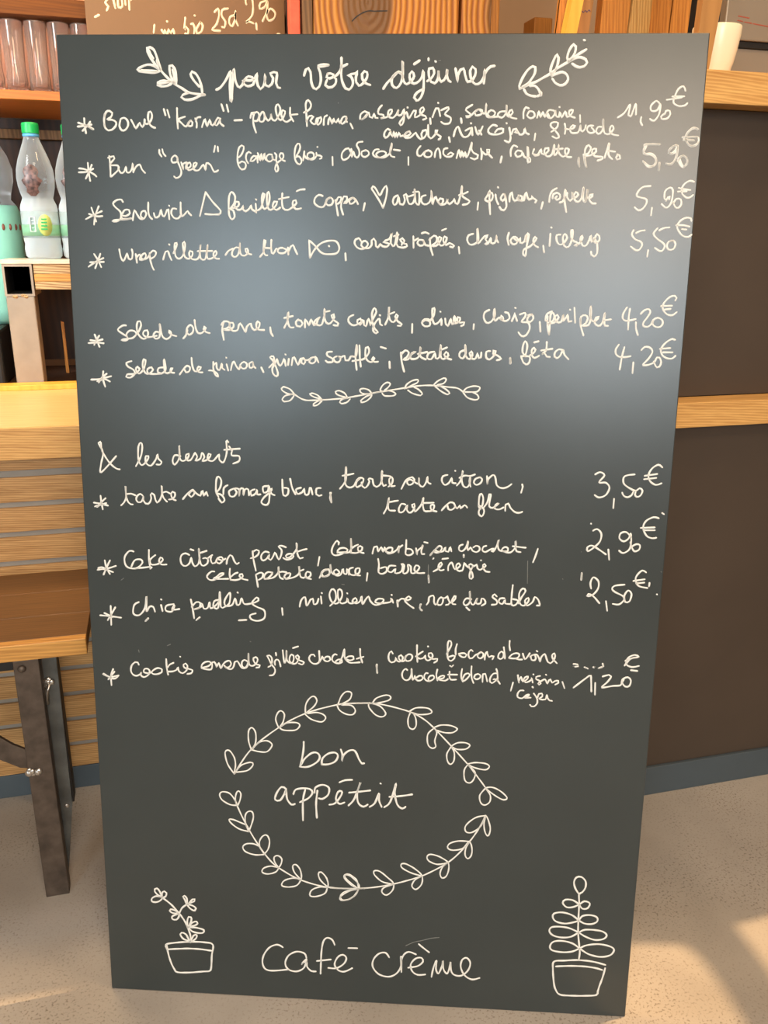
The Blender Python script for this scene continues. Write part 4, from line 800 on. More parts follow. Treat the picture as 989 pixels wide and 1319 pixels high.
1.42 -176.9 906.8 -175.2 914.1 -172.7 917.5 -170.3 912.2 -166.4 907.9 -164.8 913.8 -160.3 917.2 -156.4 914.4 -158 909.5 -162.5 909 -164.9 912.3
1.42 -149.5 917.4 -153.5 915.4 -153.1 910.1 -149.1 911.1 -149 917.9 -148.6 912.6 -145.7 909.8"""),
('price', 'white handwritten price 4,20 € on the second salad line', """1.42 298.4 945.6 295.2 939.9 295.5 934.8 299.4 931.2 306.7 930.8 313.3 932
1.42 305.3 942.6 303.1 930.8 301.6 915.8
1.42 317.3 924.8 317.2 911.9
1.42 325.7 939.4 329.5 943.3 335.7 942.6 339.2 938.1 335.7 930.3 329 922.5 329.1 921.4 335.3 922 342.2 925.3 344.9 931 348 931 350.5 925.4 348.9 920.2 345.8 919.1 342.9 923.2 341.6 926.3
1.42 364.7 952.3 361.5 953.3 355.6 950.1 350.9 944.9 348.8 939.8 351.3 933.7 357.3 930.2 363.5 930.3 366.8 933.4
1.42 347.6 941.3 359.9 942.5
1.42 351.6 937.2 362.9 937.4"""),
('leaf_garland_drawing', 'white drawn garland of small leaves below the salads', """1.24 -110 868.9 -112.7 871.5 -108.5 876.4 -97.5 878.7 -98.2 875.9 -103 870.4 -110 868.9
1.24 -97.5 878.7 -103 884.7 -111.2 887.3 -113.7 885.2 -111.3 881.8 -104.4 878.5 -96.8 878.3
1.24 -96.8 878 -86.4 872.1 -74 871.3 -40.9 873.9 -16.2 878.2 9.7 883.4
1.24 -62.9 872.5 -68.4 877.9 -75.3 880.1 -78.1 879 -73.3 875.7 -63.6 872.9
1.24 -62.2 872.1 -67.1 870.7 -73.3 866.8 -73.3 864.5 -68.4 865.6 -62.9 870.5
1.24 -30.6 875.2 -34 880.6 -40.9 883.8 -45.7 882.4 -43.6 879 -38.1 877.1 -31.2 875.5
1.24 -29.9 874.9 -36.7 873.7 -40.6 869.5 -38.1 867.8 -31.2 869.7 -27.4 873.9
1.24 -0.4 880.5 -3.9 885.2 -10.8 887.1 -15.1 885.7 -14.1 882.3 -9.3 880.4 -1.8 880.5
1.24 -0.4 880.5 -7.9 877 -14 872.1 -13.3 869.8 -7.2 871.6 -1.7 876.4 -0.4 879.9
1.24 0 881.4 15.6 884.3 40.5 888.8 59.1 891.8 76.1 892.4 93.2 890.9 105.7 889.6 112.8 885.1
1.24 13.3 884 10.1 885.5 13.2 891.7 18.6 895.2 22.5 893.4 19.5 888.7 15.6 885.6
1.24 12.6 881.7 15.7 878.6 25.9 878.8 29.4 881.2 25 884.2 17.2 885.3
1.24 40.5 887.9 42.7 893 49.6 897.8 56.6 899 55.9 895.6 48.2 891.6 42.1 888.4
1.24 44.5 886.1 50 882.4 60.2 879.8 62.5 881.8 57.7 887.1 52.2 889.7
1.24 76.1 892.9 80.6 897.6 88.3 901.6 91.4 900.1 88.5 895.4 80.8 893.3
1.24 77.7 891.7 85.7 885.4 93.5 881.7 96.3 883.3 91.8 887.8 83.1 892.2
1.24 112.8 885.1 116.5 889.8 125.6 892.6 133.1 891.2 130.5 886.2 124.4 885.3 115.1 885.2
1.24 112.8 884.6 118.4 878.3 127.8 875.7 132.1 877.8 129.9 882.4 124.4 884.9"""),
('chalk_writing', 'white heading reading & les desserts', """1.46 -328.2 795.1 -348.8 773.6 -348.7 783.9 -345.3 798.9 -350.6 811.6 -347.7 813.3 -346.2 801 -337.3 786.3 -329 779 -324.3 778
1.46 -302.9 782.8 -295.9 795.8 -293.6 808.6 -295.1 813.2 -298.6 808.5 -299.3 791.5 -295.3 784.1 -288.6 789.6 -285.6 796.1 -289.5 796 -289.8 787.4 -283.5 783.7 -276.7 792 -274.3 798.9 -273.5 793.1 -269.3 789 -271.6 785.3 -275.9 785.6
1.45 -244.4 797 -251.9 797.9 -254.9 790.4 -252.3 785.7 -246.2 794.8 -245.7 810.8 -245.6 794.9 -241.4 790.7 -234.9 795.1 -233.2 800.5 -236.9 799.3 -237.1 792.9 -231.8 792 -226.2 800.6 -225.5 801.7 -222.7 796.5 -225.4 791.5 -218.9 794.4 -216.5 801.9 -213.5 796.7 -216.4 791.3 -209.3 793.6 -204.9 800 -208 801 -209.3 793.6 -203 791.6 -197.5 797 -194.2 800.3 -194.4 793.9 -189.2 790.2 -184.6 802.6 -184.7 817.4 -183.9 818.5 -182.2 816.4
1.45 -187.7 806.4 -167.5 808.3
1.45 -177.1 807 -178.3 799.6 -168.8 798.8 -168.9 792.4 -176.4 789
1.45 -181.3 811.1 -178.2 805.9"""),
('chalk_writing', 'white dessert line reading tarte au fromage blanc, tarte au citron, tarte au flan', """1.57 -351.5 742.7 -350.9 734 -349.6 724.9
1.57 -345.1 739.6 -349.7 735.2 -356.7 727.8
1.57 -360.7 733.3 -351 731.8 -342.4 729.9
1.57 -359.5 728.3 -344.4 733.1
1.57 -243.1 741.2 -236.3 749 -229.7 753.5 -227.7 749.2 -232.2 744.1 -235.3 746.8 -233 751.2 -228.7 752.4 -225.6 749.2 -220.3 746.1 -218.4 751.6 -216.8 752.7 -216 746.2 -212.6 750.7 -212.6 751.7 -210.6 746.4
1.56 -196.6 745.3 -199.6 752.7 -198.8 767.8 -196 771.7 -192.4 766.9 -194.2 757.2 -198.6 750.6 -192.2 747.5 -188.7 741.1 -192.5 737.8 -196.6 743.1
1.56 -190.1 748.7 -189.2 757.3 -184.4 760.7
1.56 -176 756.6 -182.5 753.2 -181.5 746.7 -176.2 746.4 -172.8 752.3 -176 756.6 -169.6 755.7 -169.7 747 -168.5 755.7 -164.2 756.9 -164.4 748.2 -162.1 755.8 -157.8 756 -156.9 748.4
1.56 -149.3 756.2 -154.6 753.9 -153.7 747.9 -148.3 750.8 -146.1 756.3 -146.2 749.8 -141.9 749.9
1.56 -132.1 760.9 -138.5 759.7 -137.6 752.2 -132.2 754.5 -131.1 762 -130.1 754.5 -131.3 739.4 -135.6 736 -141 739.1 -137.7 745.7 -129 753.5 -126.9 757.8 -129 756.7 -128 751.3 -123.7 749.3
1.56 -113.6 769.9 -112.4 749.6 -106.7 750.8 -106 758.3 -110.9 759.3
1.56 -103.4 771.2 -100.9 759.5 -96.7 751.1
1.56 -89.6 759.8 -96 757.5 -93.9 751.6 -87.5 754.5 -85.4 758.9 -84.4 751.4 -80.1 751.5 -78.4 760.1 -76.9 760.1 -74.8 751.6
1.56 -64.2 760 -69.5 759.3 -69.9 751.8 -66.3 749.7 -63.1 750.9
1.57 -52.1 754.4 -50.4 742
1.47 -50.8 754.5 -52.2 748.1 -50.5 741.7
1.46 38.9 761.8 44.9 773.3 52.5 777 55.1 774.2 52.7 768.5 47.9 767 45.7 771.2 49.8 774.1 59.7 768.7 60.9 776.5 61.1 768 66 765 70 771.1 71.7 778.2 72.1 771.1 75.7 769.1
1.46 96.6 780.9 91.1 779.3 89.6 773.7 93.5 768.1 99 771.1 102.2 777.5 103.1 771.2 107.3 770.6
1.46 106.1 786.7 106.3 786.3
1.46 108.8 767.8 113.4 774.3 115.7 787 114.8 775 117.1 767.3 121.3 765.6 124.6 769.6 125.6 779.5
1.46 111.9 777.7 118.7 780.7 124.9 780.2 131.1 782.4
1.46 125.6 779.5 124.5 773.8 126.1 766.8
1.46 138.1 779.1 132 776.8 130.1 771.9 133.6 769.1 139 772.1 140.2 777 136.7 779.1
1.46 146.3 780.7 147.4 770.2 147.8 776.5 153.8 782.3 156.7 779.5 159.2 769.1 166.2 765.7 173 767.7 177.3 771.2
1.46 190.7 771.3 191.6 768.5 189.9 760.7
1.47 139.7 738.1 137.5 741.6 137.7 754.4 140 758 142.6 753.1 142 743.2 138.3 737.4 137.9 731.7 141.5 728.6 144.1 732.5 143.9 738.2 137.4 743
1.47 143.8 740.4 148.3 747.6 150 757.6 152.1 757.6 151.1 749.1 150.7 742 154.9 740 160.3 743.7 162.9 746.6 158.9 744.3 157.7 739.3 163.3 738.3 168.7 741
1.47 171 736.8 171.3 744.7 174.7 746.2 177 741.3 182.8 735.7 188.4 734.4 192.5 736
1.46 -39.5 759.9 -35.8 764.5 -32.6 770.1 -31.5 778.8 -32.1 788.3 -32.7 777.8 -32.9 769.6 -31.7 764.2 -27.6 761.7 -22.2 763.5 -17.8 771.8 -13.3 774.7 -9.5 773.4 -9.7 770.7 -12.3 765.6 -17.7 762.3 -19.3 764 -17.8 770.5 -14.2 773.7
1.46 -11.9 768.8 -10.9 763.8 -7.8 761.6 -4.2 764.9 -2 770.4 -3.4 773.1 -2.5 774 2 773.2 2.5 769.6 3.9 765.1 7.1 763.3 12 767.1 14.1 775.3 14 784.4 13.2 775.3 14.2 768.1 16.1 764.7 19.2 766.2
1.46 -36.3 776.7 -29.5 777.9 -22.4 779.7
1.46 15.4 778.1 24.4 777.4 27.6 773.9 26.4 767.5 22.4 764.2
1.46 25.3 776.5 23.1 773.8 23.6 768.3 26 764.7 30.4 765.3
1.47 16.9 729.1 21 737.6 23.2 749.9 22.2 738.9 24.1 733.4 31.3 733.2
1.47 23.3 744 34.7 746.3
1.47 44.4 741.3 39.5 742.4 36.1 736.2 36.8 731.3 41.6 732 46.2 739.5 46.8 740.7 46.3 734.6 49.4 731 53.6 732.9 56.4 739.8 55.7 742.8 52.8 741.5 53.4 738.5 55.9 736.7 56.6 732.4 60.1 735.6 64.7 742.4 66.9 751 66.6 741.3 68.6 734 73.4 733.5 79.3 734.9 80.9 741.6 76.7 741.5 77.5 735.4 84.2 733.4
1.47 65.3 743.9 80.2 744.7
1.47 90.7 735.2 95.9 741.4 101.1 745.8 105.9 744.7 107.3 739.9 103.2 736.1 99 737.2 97.7 742.1
1.47 107.3 741.1 110.3 738.1 113.8 742.5 114.5 738.3 119.7 742.7 122.8 739.7
1.47 -324.8 730.8 -321.5 733.9 -318 740.7 -317.8 749.4 -317.9 756.4 -317.9 748.5 -317.4 740.3 -314.8 734.5 -312 732.3 -309.5 732.2
1.47 -316.8 745.7 -311 746.4 -305.3 744.3
1.47 -295.8 744.1 -299 746.5 -303.2 743.5 -304.7 738.9 -302.3 735.3 -299 735.4 -296 739.2 -295 743.3 -295.2 738.4 -292.5 733.9 -289.2 733.5 -286.1 736.9 -284.7 741.9 -285.4 745.7 -283.6 747.8 -280.8 745.8 -279.4 739.6 -277.5 735.5 -275 737.2 -271.9 742.3 -270.4 749.8 -270.5 758 -270.4 748.1 -268.2 741.6 -264.3 737.1
1.47 -268.8 749 -264.6 750.3 -260.1 748
1.47 -261.3 740.1 -257.5 740.6 -253.7 744.4 -253.5 749 -256.4 750.5 -258.5 748 -257.8 743.5 -255.5 740.2 -252.6 739.1"""),
('price', 'white handwritten price 3,50 €', """1.46 280.7 786.1 286.6 789.1 292.2 785.3 286 776.1 294.4 776 299.4 769.8 295.5 760.3 287.3 756.9 281.7 759.9
1.47 306.1 755.8 305.9 743.9
1.46 329.1 787.3 320.4 786 316 783.1 316.6 775.7 323.1 770.4 331.8 766.7 336.8 770 340.4 766.9 338.3 760.6 333.9 758.9 331.4 762 332.5 767.2 329.5 766.2 327.6 761.1 322.5 758.1 317.7 760 315.6 763.9
1.46 362.3 797.1 357.2 800.1 350 795.3 346.2 786.6 349.1 778.9 356.3 774.7 362.9 776.9
1.46 341.7 785.8 356.7 788.5
1.46 341.3 781.5 355.9 783.5"""),
('chalk_writing', 'white dessert line reading cake citron pavot, cake marbré au chocolat, cake patate douce, barre énergie', """1.5 -350.6 655.9 -348.8 645.5 -344.7 637.6
1.5 -343.5 656.2 -348.7 646.3 -353.2 636.5
1.5 -359.9 645.2 -355.1 646.5 -348.8 644.7 -335.9 648.8
1.5 -360.8 642.7 -352 643.8 -340.3 640.1
1.49 -311.3 669.1 -316.8 669.8 -323.5 661.6 -323.2 651.1 -317.9 646.5 -307.6 646.8 -300.1 654.3 -302.3 658.5 -310.3 657.2 -315.4 648.2
1.5 -309.2 646.3 -299.6 647.5 -287.8 649 -289.9 646.5
1.49 -290.7 672.1 -291.2 660.9 -290.2 647.3
1.49 -282.4 665.2 -289.7 658.6 -288.4 652.2 -278.9 653.3 -272.4 659.1 -275.4 662.2 -278 657.3 -275 652.6 -267.9 652.8
1.49 -65.8 669.3 -67.8 657.6
1.5 -65.7 641.1 -60.6 650.4 -53.4 651.7 -53.4 645.3 -60.6 642.6 -62.6 646.1
1.49 3.1 675.8 5.2 684.5 9 685.4 10.3 678.4 14.4 684.7 16.7 678.5 18.9 684.9 20.5 678.7 27.4 678.1 28.8 683.6 24.3 684.3 20.5 681 22.9 676.4 29.7 678.1 34.9 682.2 37.1 687 36.5 677.6 37.2 683.8 41.7 687.9
1.49 46.5 695.1 46.3 684.1 46 676.3 51 674.9 55.5 678.1 53.1 682.8 47.8 683.4
1.49 59.2 684.5 60.6 675.9 60.8 680.6 66.7 686.3 68.1 689.4 66.1 681.6 66.9 676.9 70 677
1.48 69.6 692.9 73.8 692
1.49 77.6 675.6 82.7 682.1 87.1 686.9
1.49 -53.5 652.7 -60.4 651.7 -63.5 646.8 -62 642.9 -56.6 643.9 -51.2 649.6 -51.7 659.9 -50.4 649.6 -45.8 645.8 -39.6 648.4 -43.5 653 -47.3 649.7 -44.2 645 -38.1 646 -35.8 653.3 -35 654.1 -34.2 648.5 -30.4 647.1 -29.7 654.2 -27.3 646.4
1.49 -22 656.1 -26.6 654.3 -26.5 648 -21.1 645.8 -14.2 649.2 -13.5 655.5 -18.1 654.6 -18.9 649.8 -16.5 645.9 -12.7 645.7
1.5 -3 649.5 -4.1 639.1
1.49 10.5 668.9 11.7 661.1 11.4 650.8 16.5 648.9 21.8 652.7 20.9 658.2 14 656.4
1.49 33.1 660.1 25.4 659.9 23.3 653.5 27.9 651.3 33.2 656.2 32.5 650.6 37.8 650.8 41.6 654.1 42.2 660.4 40.6 663.5 44.5 661.3 43.2 651 47.8 651.1 50 655.9 49 662.2 52.9 660 53.9 651.3 60 652.3 64.3 659.5 59.7 661.7 57.6 656.1 61.5 651.5 70.6 651.8
1.49 81.5 671.1 82.2 671.9
1.5 76 648.8 76.8 639.3
1.49 77.6 675.6 82.7 682.1 89.3 688.5 92.5 685.5 88.8 679.9 83.5 679.7 82.7 682.8 88.1 680.7 94.1 681.6 96.9 687.2 97.1 681.7 100.9 681 103 687.3 104.7 681.9
1.49 214.7 688.3 212.2 678.9 209.4 670.5
1.49 93.6 671.1 100.7 672.3
1.49 142.8 670.9 143.2 670.7
1.49 120.6 677.7 120.8 674.6
1.49 -237.3 666.6 -242.1 668.8 -247.4 666.3 -249.2 660 -247.3 653.3 -242.7 651.5 -237.4 655.5 -234.8 663.3 -233.6 656.6 -230.4 651.4 -225.6 654.9 -223.7 663.6 -224.3 675.5 -224 663.6 -222.4 655 -218.7 652.5 -213.4 656.3 -212.8 662 -216 663.4 -218.9 662.6
1.49 -235.4 674.3 -231.5 673.1
1.49 -222.4 669.9 -213.9 673
1.49 -213.2 662.5 -210.4 665 -206.6 667.5
1.49 -208 666 -209.1 661.2 -206.9 656 -203.1 657.1 -199.7 663.4 -194.5 665 -192.7 661.2 -197.5 656.3 -201.2 658.1
1.49 -200.1 662.4 -193.6 660.7 -189.4 663.2
1.49 -188.1 656.1 -187.1 661.9 -183.2 668.2 -180.4 666.8 -177.8 660.2 -174.6 656 -171.7 658
1.5 -204.6 645.1 -207.8 645.4 -213.1 641.1 -214.6 637.3 -211.1 633.6 -205.2 633.8 -198.5 637.8 -192.6 641.7 -192.2 643.2 -197 642.3 -202.2 637.7 -205.9 635.7 -198.6 635.2 -186.2 635.8
1.5 -183.8 649.8 -184.4 642 -183.3 634.5
1.5 -173.6 644.6 -178 642.9 -182.1 639.1
1.5 -183.3 634.5 -176.7 634.3 -170.1 636.4 -166.7 640.3 -167.8 642.9 -170.7 642.4 -171.5 640.1 -167.9 636.5 -160.6 634.9
1.49 82.5 654.2 88.7 658.1 93.4 664.2 92.1 666.6 89.3 663.6 88.7 658.6 91.6 655.7 95.6 656.9
1.49 101.3 656.4 101.5 662.3 105.4 667.1 107.6 662.5 109.7 658 113.3 659.3 116.8 663.6 114.7 666.1 111.6 663.5 112.2 658 115.9 655.6 119.5 656.6 120.9 661.2 121.9 667.1 124.1 663.4 127.8 660.6
1.49 127.7 664 130 665.7 133.3 663.7 130.4 657.3 129 650.6 129.5 646.4 131.6 645.6 133.5 648.2 132.1 654 130.4 657.3 127.8 661.9 127.8 664
1.49 132.2 661.6 135 663.3 138 665.1 138.7 660.5 142 658.1 145.6 660.3 149.4 663.8 147.7 666.3 145.8 664.9 146.4 660.3 149.8 656.3 154.6 655.7
1.49 142.7 670.9 143 670.8
1.49 -153.4 674.3 -152.6 664.3 -149.6 648.2
1.49 -155.9 664.7 -150.7 666.3 -146 670.2 -145 675 -148.2 676.3 -152.5 673.8
1.49 -132 673 -136.7 674.3 -141.4 670.4 -142.4 665.1 -139.6 662 -134.9 664.9 -131.6 670.7 -132.1 668.7 -132.6 664.9 -129.8 663.1 -126.5 668 -124.1 673.3 -121.9 669.1 -119.1 663.9 -116.3 669.2 -115.3 676.8 -119.4 681.5 -115.3 682.7 -109.7 680.8
1.49 -113.1 666.3 -108.9 664.2 -102.4 665.8 -99.6 669.2 -101.5 672 -106.6 671.9 -109.8 669.4 -108.9 666.4 -105.2 667.2 -99.6 672.6 -95.4 680.3 -95.7 686.9 -95.4 676.5 -93.6 669 -91.3 666.2 -87.6 667.4
1.49 -95 675.1 -88.5 677.6 -82.5 679.2
1.5 -149.7 642.4 -148.4 634.7 -147.1 626.1
1.5 -149.7 642.4 -144.5 645.4 -140.3 644.6 -141.3 638.8 -146 635.8
1.5 -127.7 646 -133.3 646.7 -138 642.8 -138.5 637.5 -133.4 638.6 -128.2 644 -127.7 646.4
1.5 -138.1 637.2 -127.8 638.8 -122.1 643.3 -119.7 648.1 -119.7 654.8 -119.3 646.2 -117.5 639.6 -113.8 637.8
1.5 -120.2 646.2 -114.6 647.8 -109.1 647
1.5 -105.3 646.2 -109.1 645.6 -112.4 640.7 -110.1 638.3 -105.4 640.9 -104 645.3 -105.3 646.2
1.5 -110.1 638.1 -100.7 640.1 -94.2 644.1 -92.3 648 -92.7 656.1 -91.9 647.1 -90.5 641.4 -86.3 640.1
1.49 -92.3 649 -86.7 651.5
1.5 -84.9 641.5 -81.2 640.7 -77.5 643.7 -77.9 648 -81.6 648.8 -84 645.4 -83.1 640.6 -77 638.9
1.49 -41 686.6 -40.6 689.4 -42.9 691.4 -46.2 687.8 -49.3 681.4 -49.8 675.6 -47 672.2 -42.5 672.1 -36.3 674.3 -33 676.4
1.49 -42.5 675.6 -42 678.7 -39.2 681.4 -33.6 682.2 -29.1 680 -30.2 677.1 -35.2 676.1 -41.4 675.9
1.49 -33.5 675.8 -27.9 676.3 -25.2 679.8 -24.2 682.4 -24.7 688.5 -25 695.6 -24.7 687.3 -24.6 679.8 -24.6 676.1
1.48 -15.7 687 -19.6 685.2 -23.8 681.9
1.49 -25.4 676.1 -19.5 675.7 -15 676.9 -10.6 680.2 -10.1 683.7 -12.9 685.4 -15.7 683.6 -15.9 680.1 -13.4 677.3 -8.3 676
1.43 119 691 115.1 689.3 114.2 684.6 117.8 682.1 122.7 686.4 125.6 695.8 125.1 689.6 125.6 683.4 129.2 687.7 131.4 683.6 136.9 681.6 140.8 684.9 139.7 689 135.6 689.9 132.7 687.8
1.43 149.1 690.3 145.7 689.2 144.1 684.5 148 682 153.8 685.3 158.8 687.5 155.9 683.3 158 682.8 160.8 687 163 692.8 164.7 699 163.6 691.8 165.3 685.6 169.9 683.7 176.9 684.4 176.7 688 172.7 689.4 168.8 685.7 173 682.9 180 682.4 184.8 687.2 186.5 692.4 185.7 698.1 186.2 689.3 187.9 684.2 192.9 683.3
1.43 182.6 690.8 190.6 690 199.1 689.2"""),
('price', 'white handwritten price 2,90 €', """1.48 282.8 714 287.7 716.3 293.2 710.8 292.6 701.1 286.9 693.6 278 686.9 276.9 691.7 282.2 694.6 290.3 690.5 300.8 683.5
1.49 303.5 690.1 305.5 676.8
1.48 330.9 707 324.3 713.3 317.5 711.5 316.4 705 322.1 701.1 328 705.3 329.8 711.8 331.4 700.6 329.8 690.9 322.4 685.8 317.1 688.9
1.48 330.6 700.6 331.8 695.8 336.2 688.6 342.2 691.2 342.5 696.9 337.8 697.9 331.9 694.2
1.48 363.1 732.3 356.6 733.4 347.8 728.3 344.9 719.5 350 709.2 357.2 706.2 362.1 707.1
1.48 342 719.2 359.1 720.3
1.48 345.6 716.3 359.4 716.7
1.47 366.8 739.2 369.2 737.7
1.47 279.5 723.2 279.7 722.9"""),
('chalk_writing', 'white dessert line reading chia pudding, millionnaire, rose des sables', """1.51 -345.9 593.3 -346.5 566.8
1.51 -339.6 591.6 -350.8 573.3
1.51 -360.7 579.6 -346.6 578.7 -332.6 577.1
1.51 -354.9 582.9 -344.1 577.5
1.51 -307.3 599.8 -313.8 595.6 -315.6 583.7 -308.1 581.4 -300 590.9 -296.7 608 -297.6 587 -293.5 593.7 -288.4 593.9 -286.1 587.4
1.51 -277.3 604.7 -276.8 604.2
1.51 -277.6 596.8 -275.9 588.5
1.51 -260.3 598.7 -270.5 595.8 -271.3 589.2 -263.2 588.2 -259 597.5 -263.1 590.8 -252.9 591.9
1.51 -237.2 606 -235.1 593 -233.5 580
1.51 -236.3 595.6 -229.8 602.4 -224.7 601.2 -226.2 594.6 -233.9 591.8 -223.6 596 -222.7 601.3 -219.9 593.6 -214.8 595 -212 603 -211 594.4 -203.3 599.3 -199.4 606 -205.7 604.5 -207.2 596.6 -200.9 595.5 -197.8 617.7 -197.1 596.9 -192 597.1 -185.6 602.5 -184.5 616.9 -191.8 606.2 -190.7 598.5 -181.9 600.1 -177.9 609.3 -175.6 600.3 -171.7 601.7 -169.1 609.6 -165.5 601.9 -154.1 603.6 -146.5 607.7 -149 611.5 -155.4 603.5 -149.2 598.5 -139.2 593.7 -139.3 583.2 -148.2 579 -157 581.3 -158.2 586.5 -150.6 589.4
1.5 -174.5 617.7 -174 617.2
1.52 -299.5 573.7 -295.4 577.8
1.51 -230.5 577.4 -225.8 581.5
1.51 -173.4 578.9 -163.3 579.8
1.51 -115.5 597.9 -114.7 588.6
1.51 -92.1 600.8 -90 609.5 -84.8 614 -82.7 602.2 -77.5 611 -74.4 612.2 -73.4 604.7 -69.2 605.9 -67.1 612.5
1.51 -64 615.8 -63 606.1
1.5 -63 620.5 -62.6 620.1
1.51 -51.6 603.3 -44.4 612.1 -45.4 623.9 -49.6 625.9 -52.7 618.3 -49.5 608.7 -42.3 606.8 -36.1 616.7 -37.2 625.2 -41.3 625.1 -41.3 614.4 -37.1 607 -29.9 609.4 -28.9 614.8 -27.4 608.4 -22.6 607.5 -16.5 610.9 -18.6 615.1 -22.6 610.7 -17.5 607.6 -12.3 611 -10.3 617.5 -9.2 606.8 -5.1 613.4 -1.1 617.8 1.1 611.5 7.3 606.3 15.5 608.7 18.5 614.2 11.3 615 7.3 610.6 13.5 608.7 27.8 611.3 28.1 616.7 30.9 610.3
1.5 -29.5 621.2 -29.1 620.8
1.5 28.7 621 29.1 620.5
1.51 36.4 613.7 37.2 605.2
1.51 36.1 610.5 42.1 616.1 50.3 614.2 54.4 617.5 51.2 619.6 46.2 614.1 50.5 608.8 57.8 603.7
1.51 66.8 609.4 66 604 68.7 600.9
1.51 67.5 609.5 65.8 604.6 67.7 601.2
1.5 132.4 618.4 126 619.1 122.5 613.3 125.4 609.5 130.7 614.5 130.2 628.9 131.6 614.5 135.4 610.8 138.9 616.7 140.5 620.6 139 612.9 144.5 613 146 619.8 149.8 618 150.9 613.2 146.4 610.2
1.5 165.1 623.3 162.2 626.1 159.6 622.2 165.3 617.6 165.5 612.8 159.2 611.6
1.5 175.2 620.8 169.7 620.6 168.1 615.7 172.8 613 176.2 618.9 176.4 614.1 182.8 613.4
1.5 185.2 639.2 184.4 625.8 184.7 612.5 190.1 612.6 192.6 618.5 186.1 620.2
1.5 193.7 614.7 196.9 622.4 201.9 632.1 198.1 634.9 193.9 628.1 195.5 614.7 201.1 612 206.3 618 206 622.7 201.7 618.8 204.7 612.2 211.7 617.2 214.1 624 218.8 620.3 221.1 612.7 217.4 612.6
1.51 126.4 607 130.6 603.3
1.5 74.9 609.2 77.1 613 77.7 619.2 80.2 621.1 83 621.7 84.3 619.1 84.2 613.2 86.1 609.3 88.4 610.7 89.8 616.1 93.2 619.7 95.8 618.4 95.7 613.1 93.3 609.2 90.2 608.9 88.4 610.7
1.5 95.8 618.4 98.6 618.8 100.9 620.7 101.1 621.8 102.8 617 104.7 612.8 103 610.1 99.9 609.5
1.5 104.7 612.3 108.4 614.3 111.9 618.4 112.3 622.2 110.7 622.1 108.3 617.8 107.2 613.5 108.8 610.8 112.1 610.7"""),
('price', 'white handwritten price 2,50 €', """1.5 285.2 637.9 283.9 645.3 287.3 652.8 294 647.3 293.8 637.4 287.3 628.9 280.7 627.3 282.5 630.4 289 627.2 297 618.4
1.5 305.2 621.5 307.6 608.7
1.5 327.1 644.2 314.7 642.2 311.9 637.9 316.1 633.9 326.7 628.5 329.6 621.1 335 622.1 336.9 632.1 332.3 636.6 328.1 630.2 327.8 623.5 322 617.5 314.1 618.1
1.49 353 661.4 348.2 663.7 342.4 657.8 340.6 651.2 345.1 643.1 356.2 640.7
1.49 338.1 649.5 351.9 652.1
1.5 341.7 646.3 351.8 647.8
1.5 358.5 647.7 358.2 643.1
1.5 368.7 632.8 369.1 632.5
1.49 272.1 658.1 271.9 649"""),
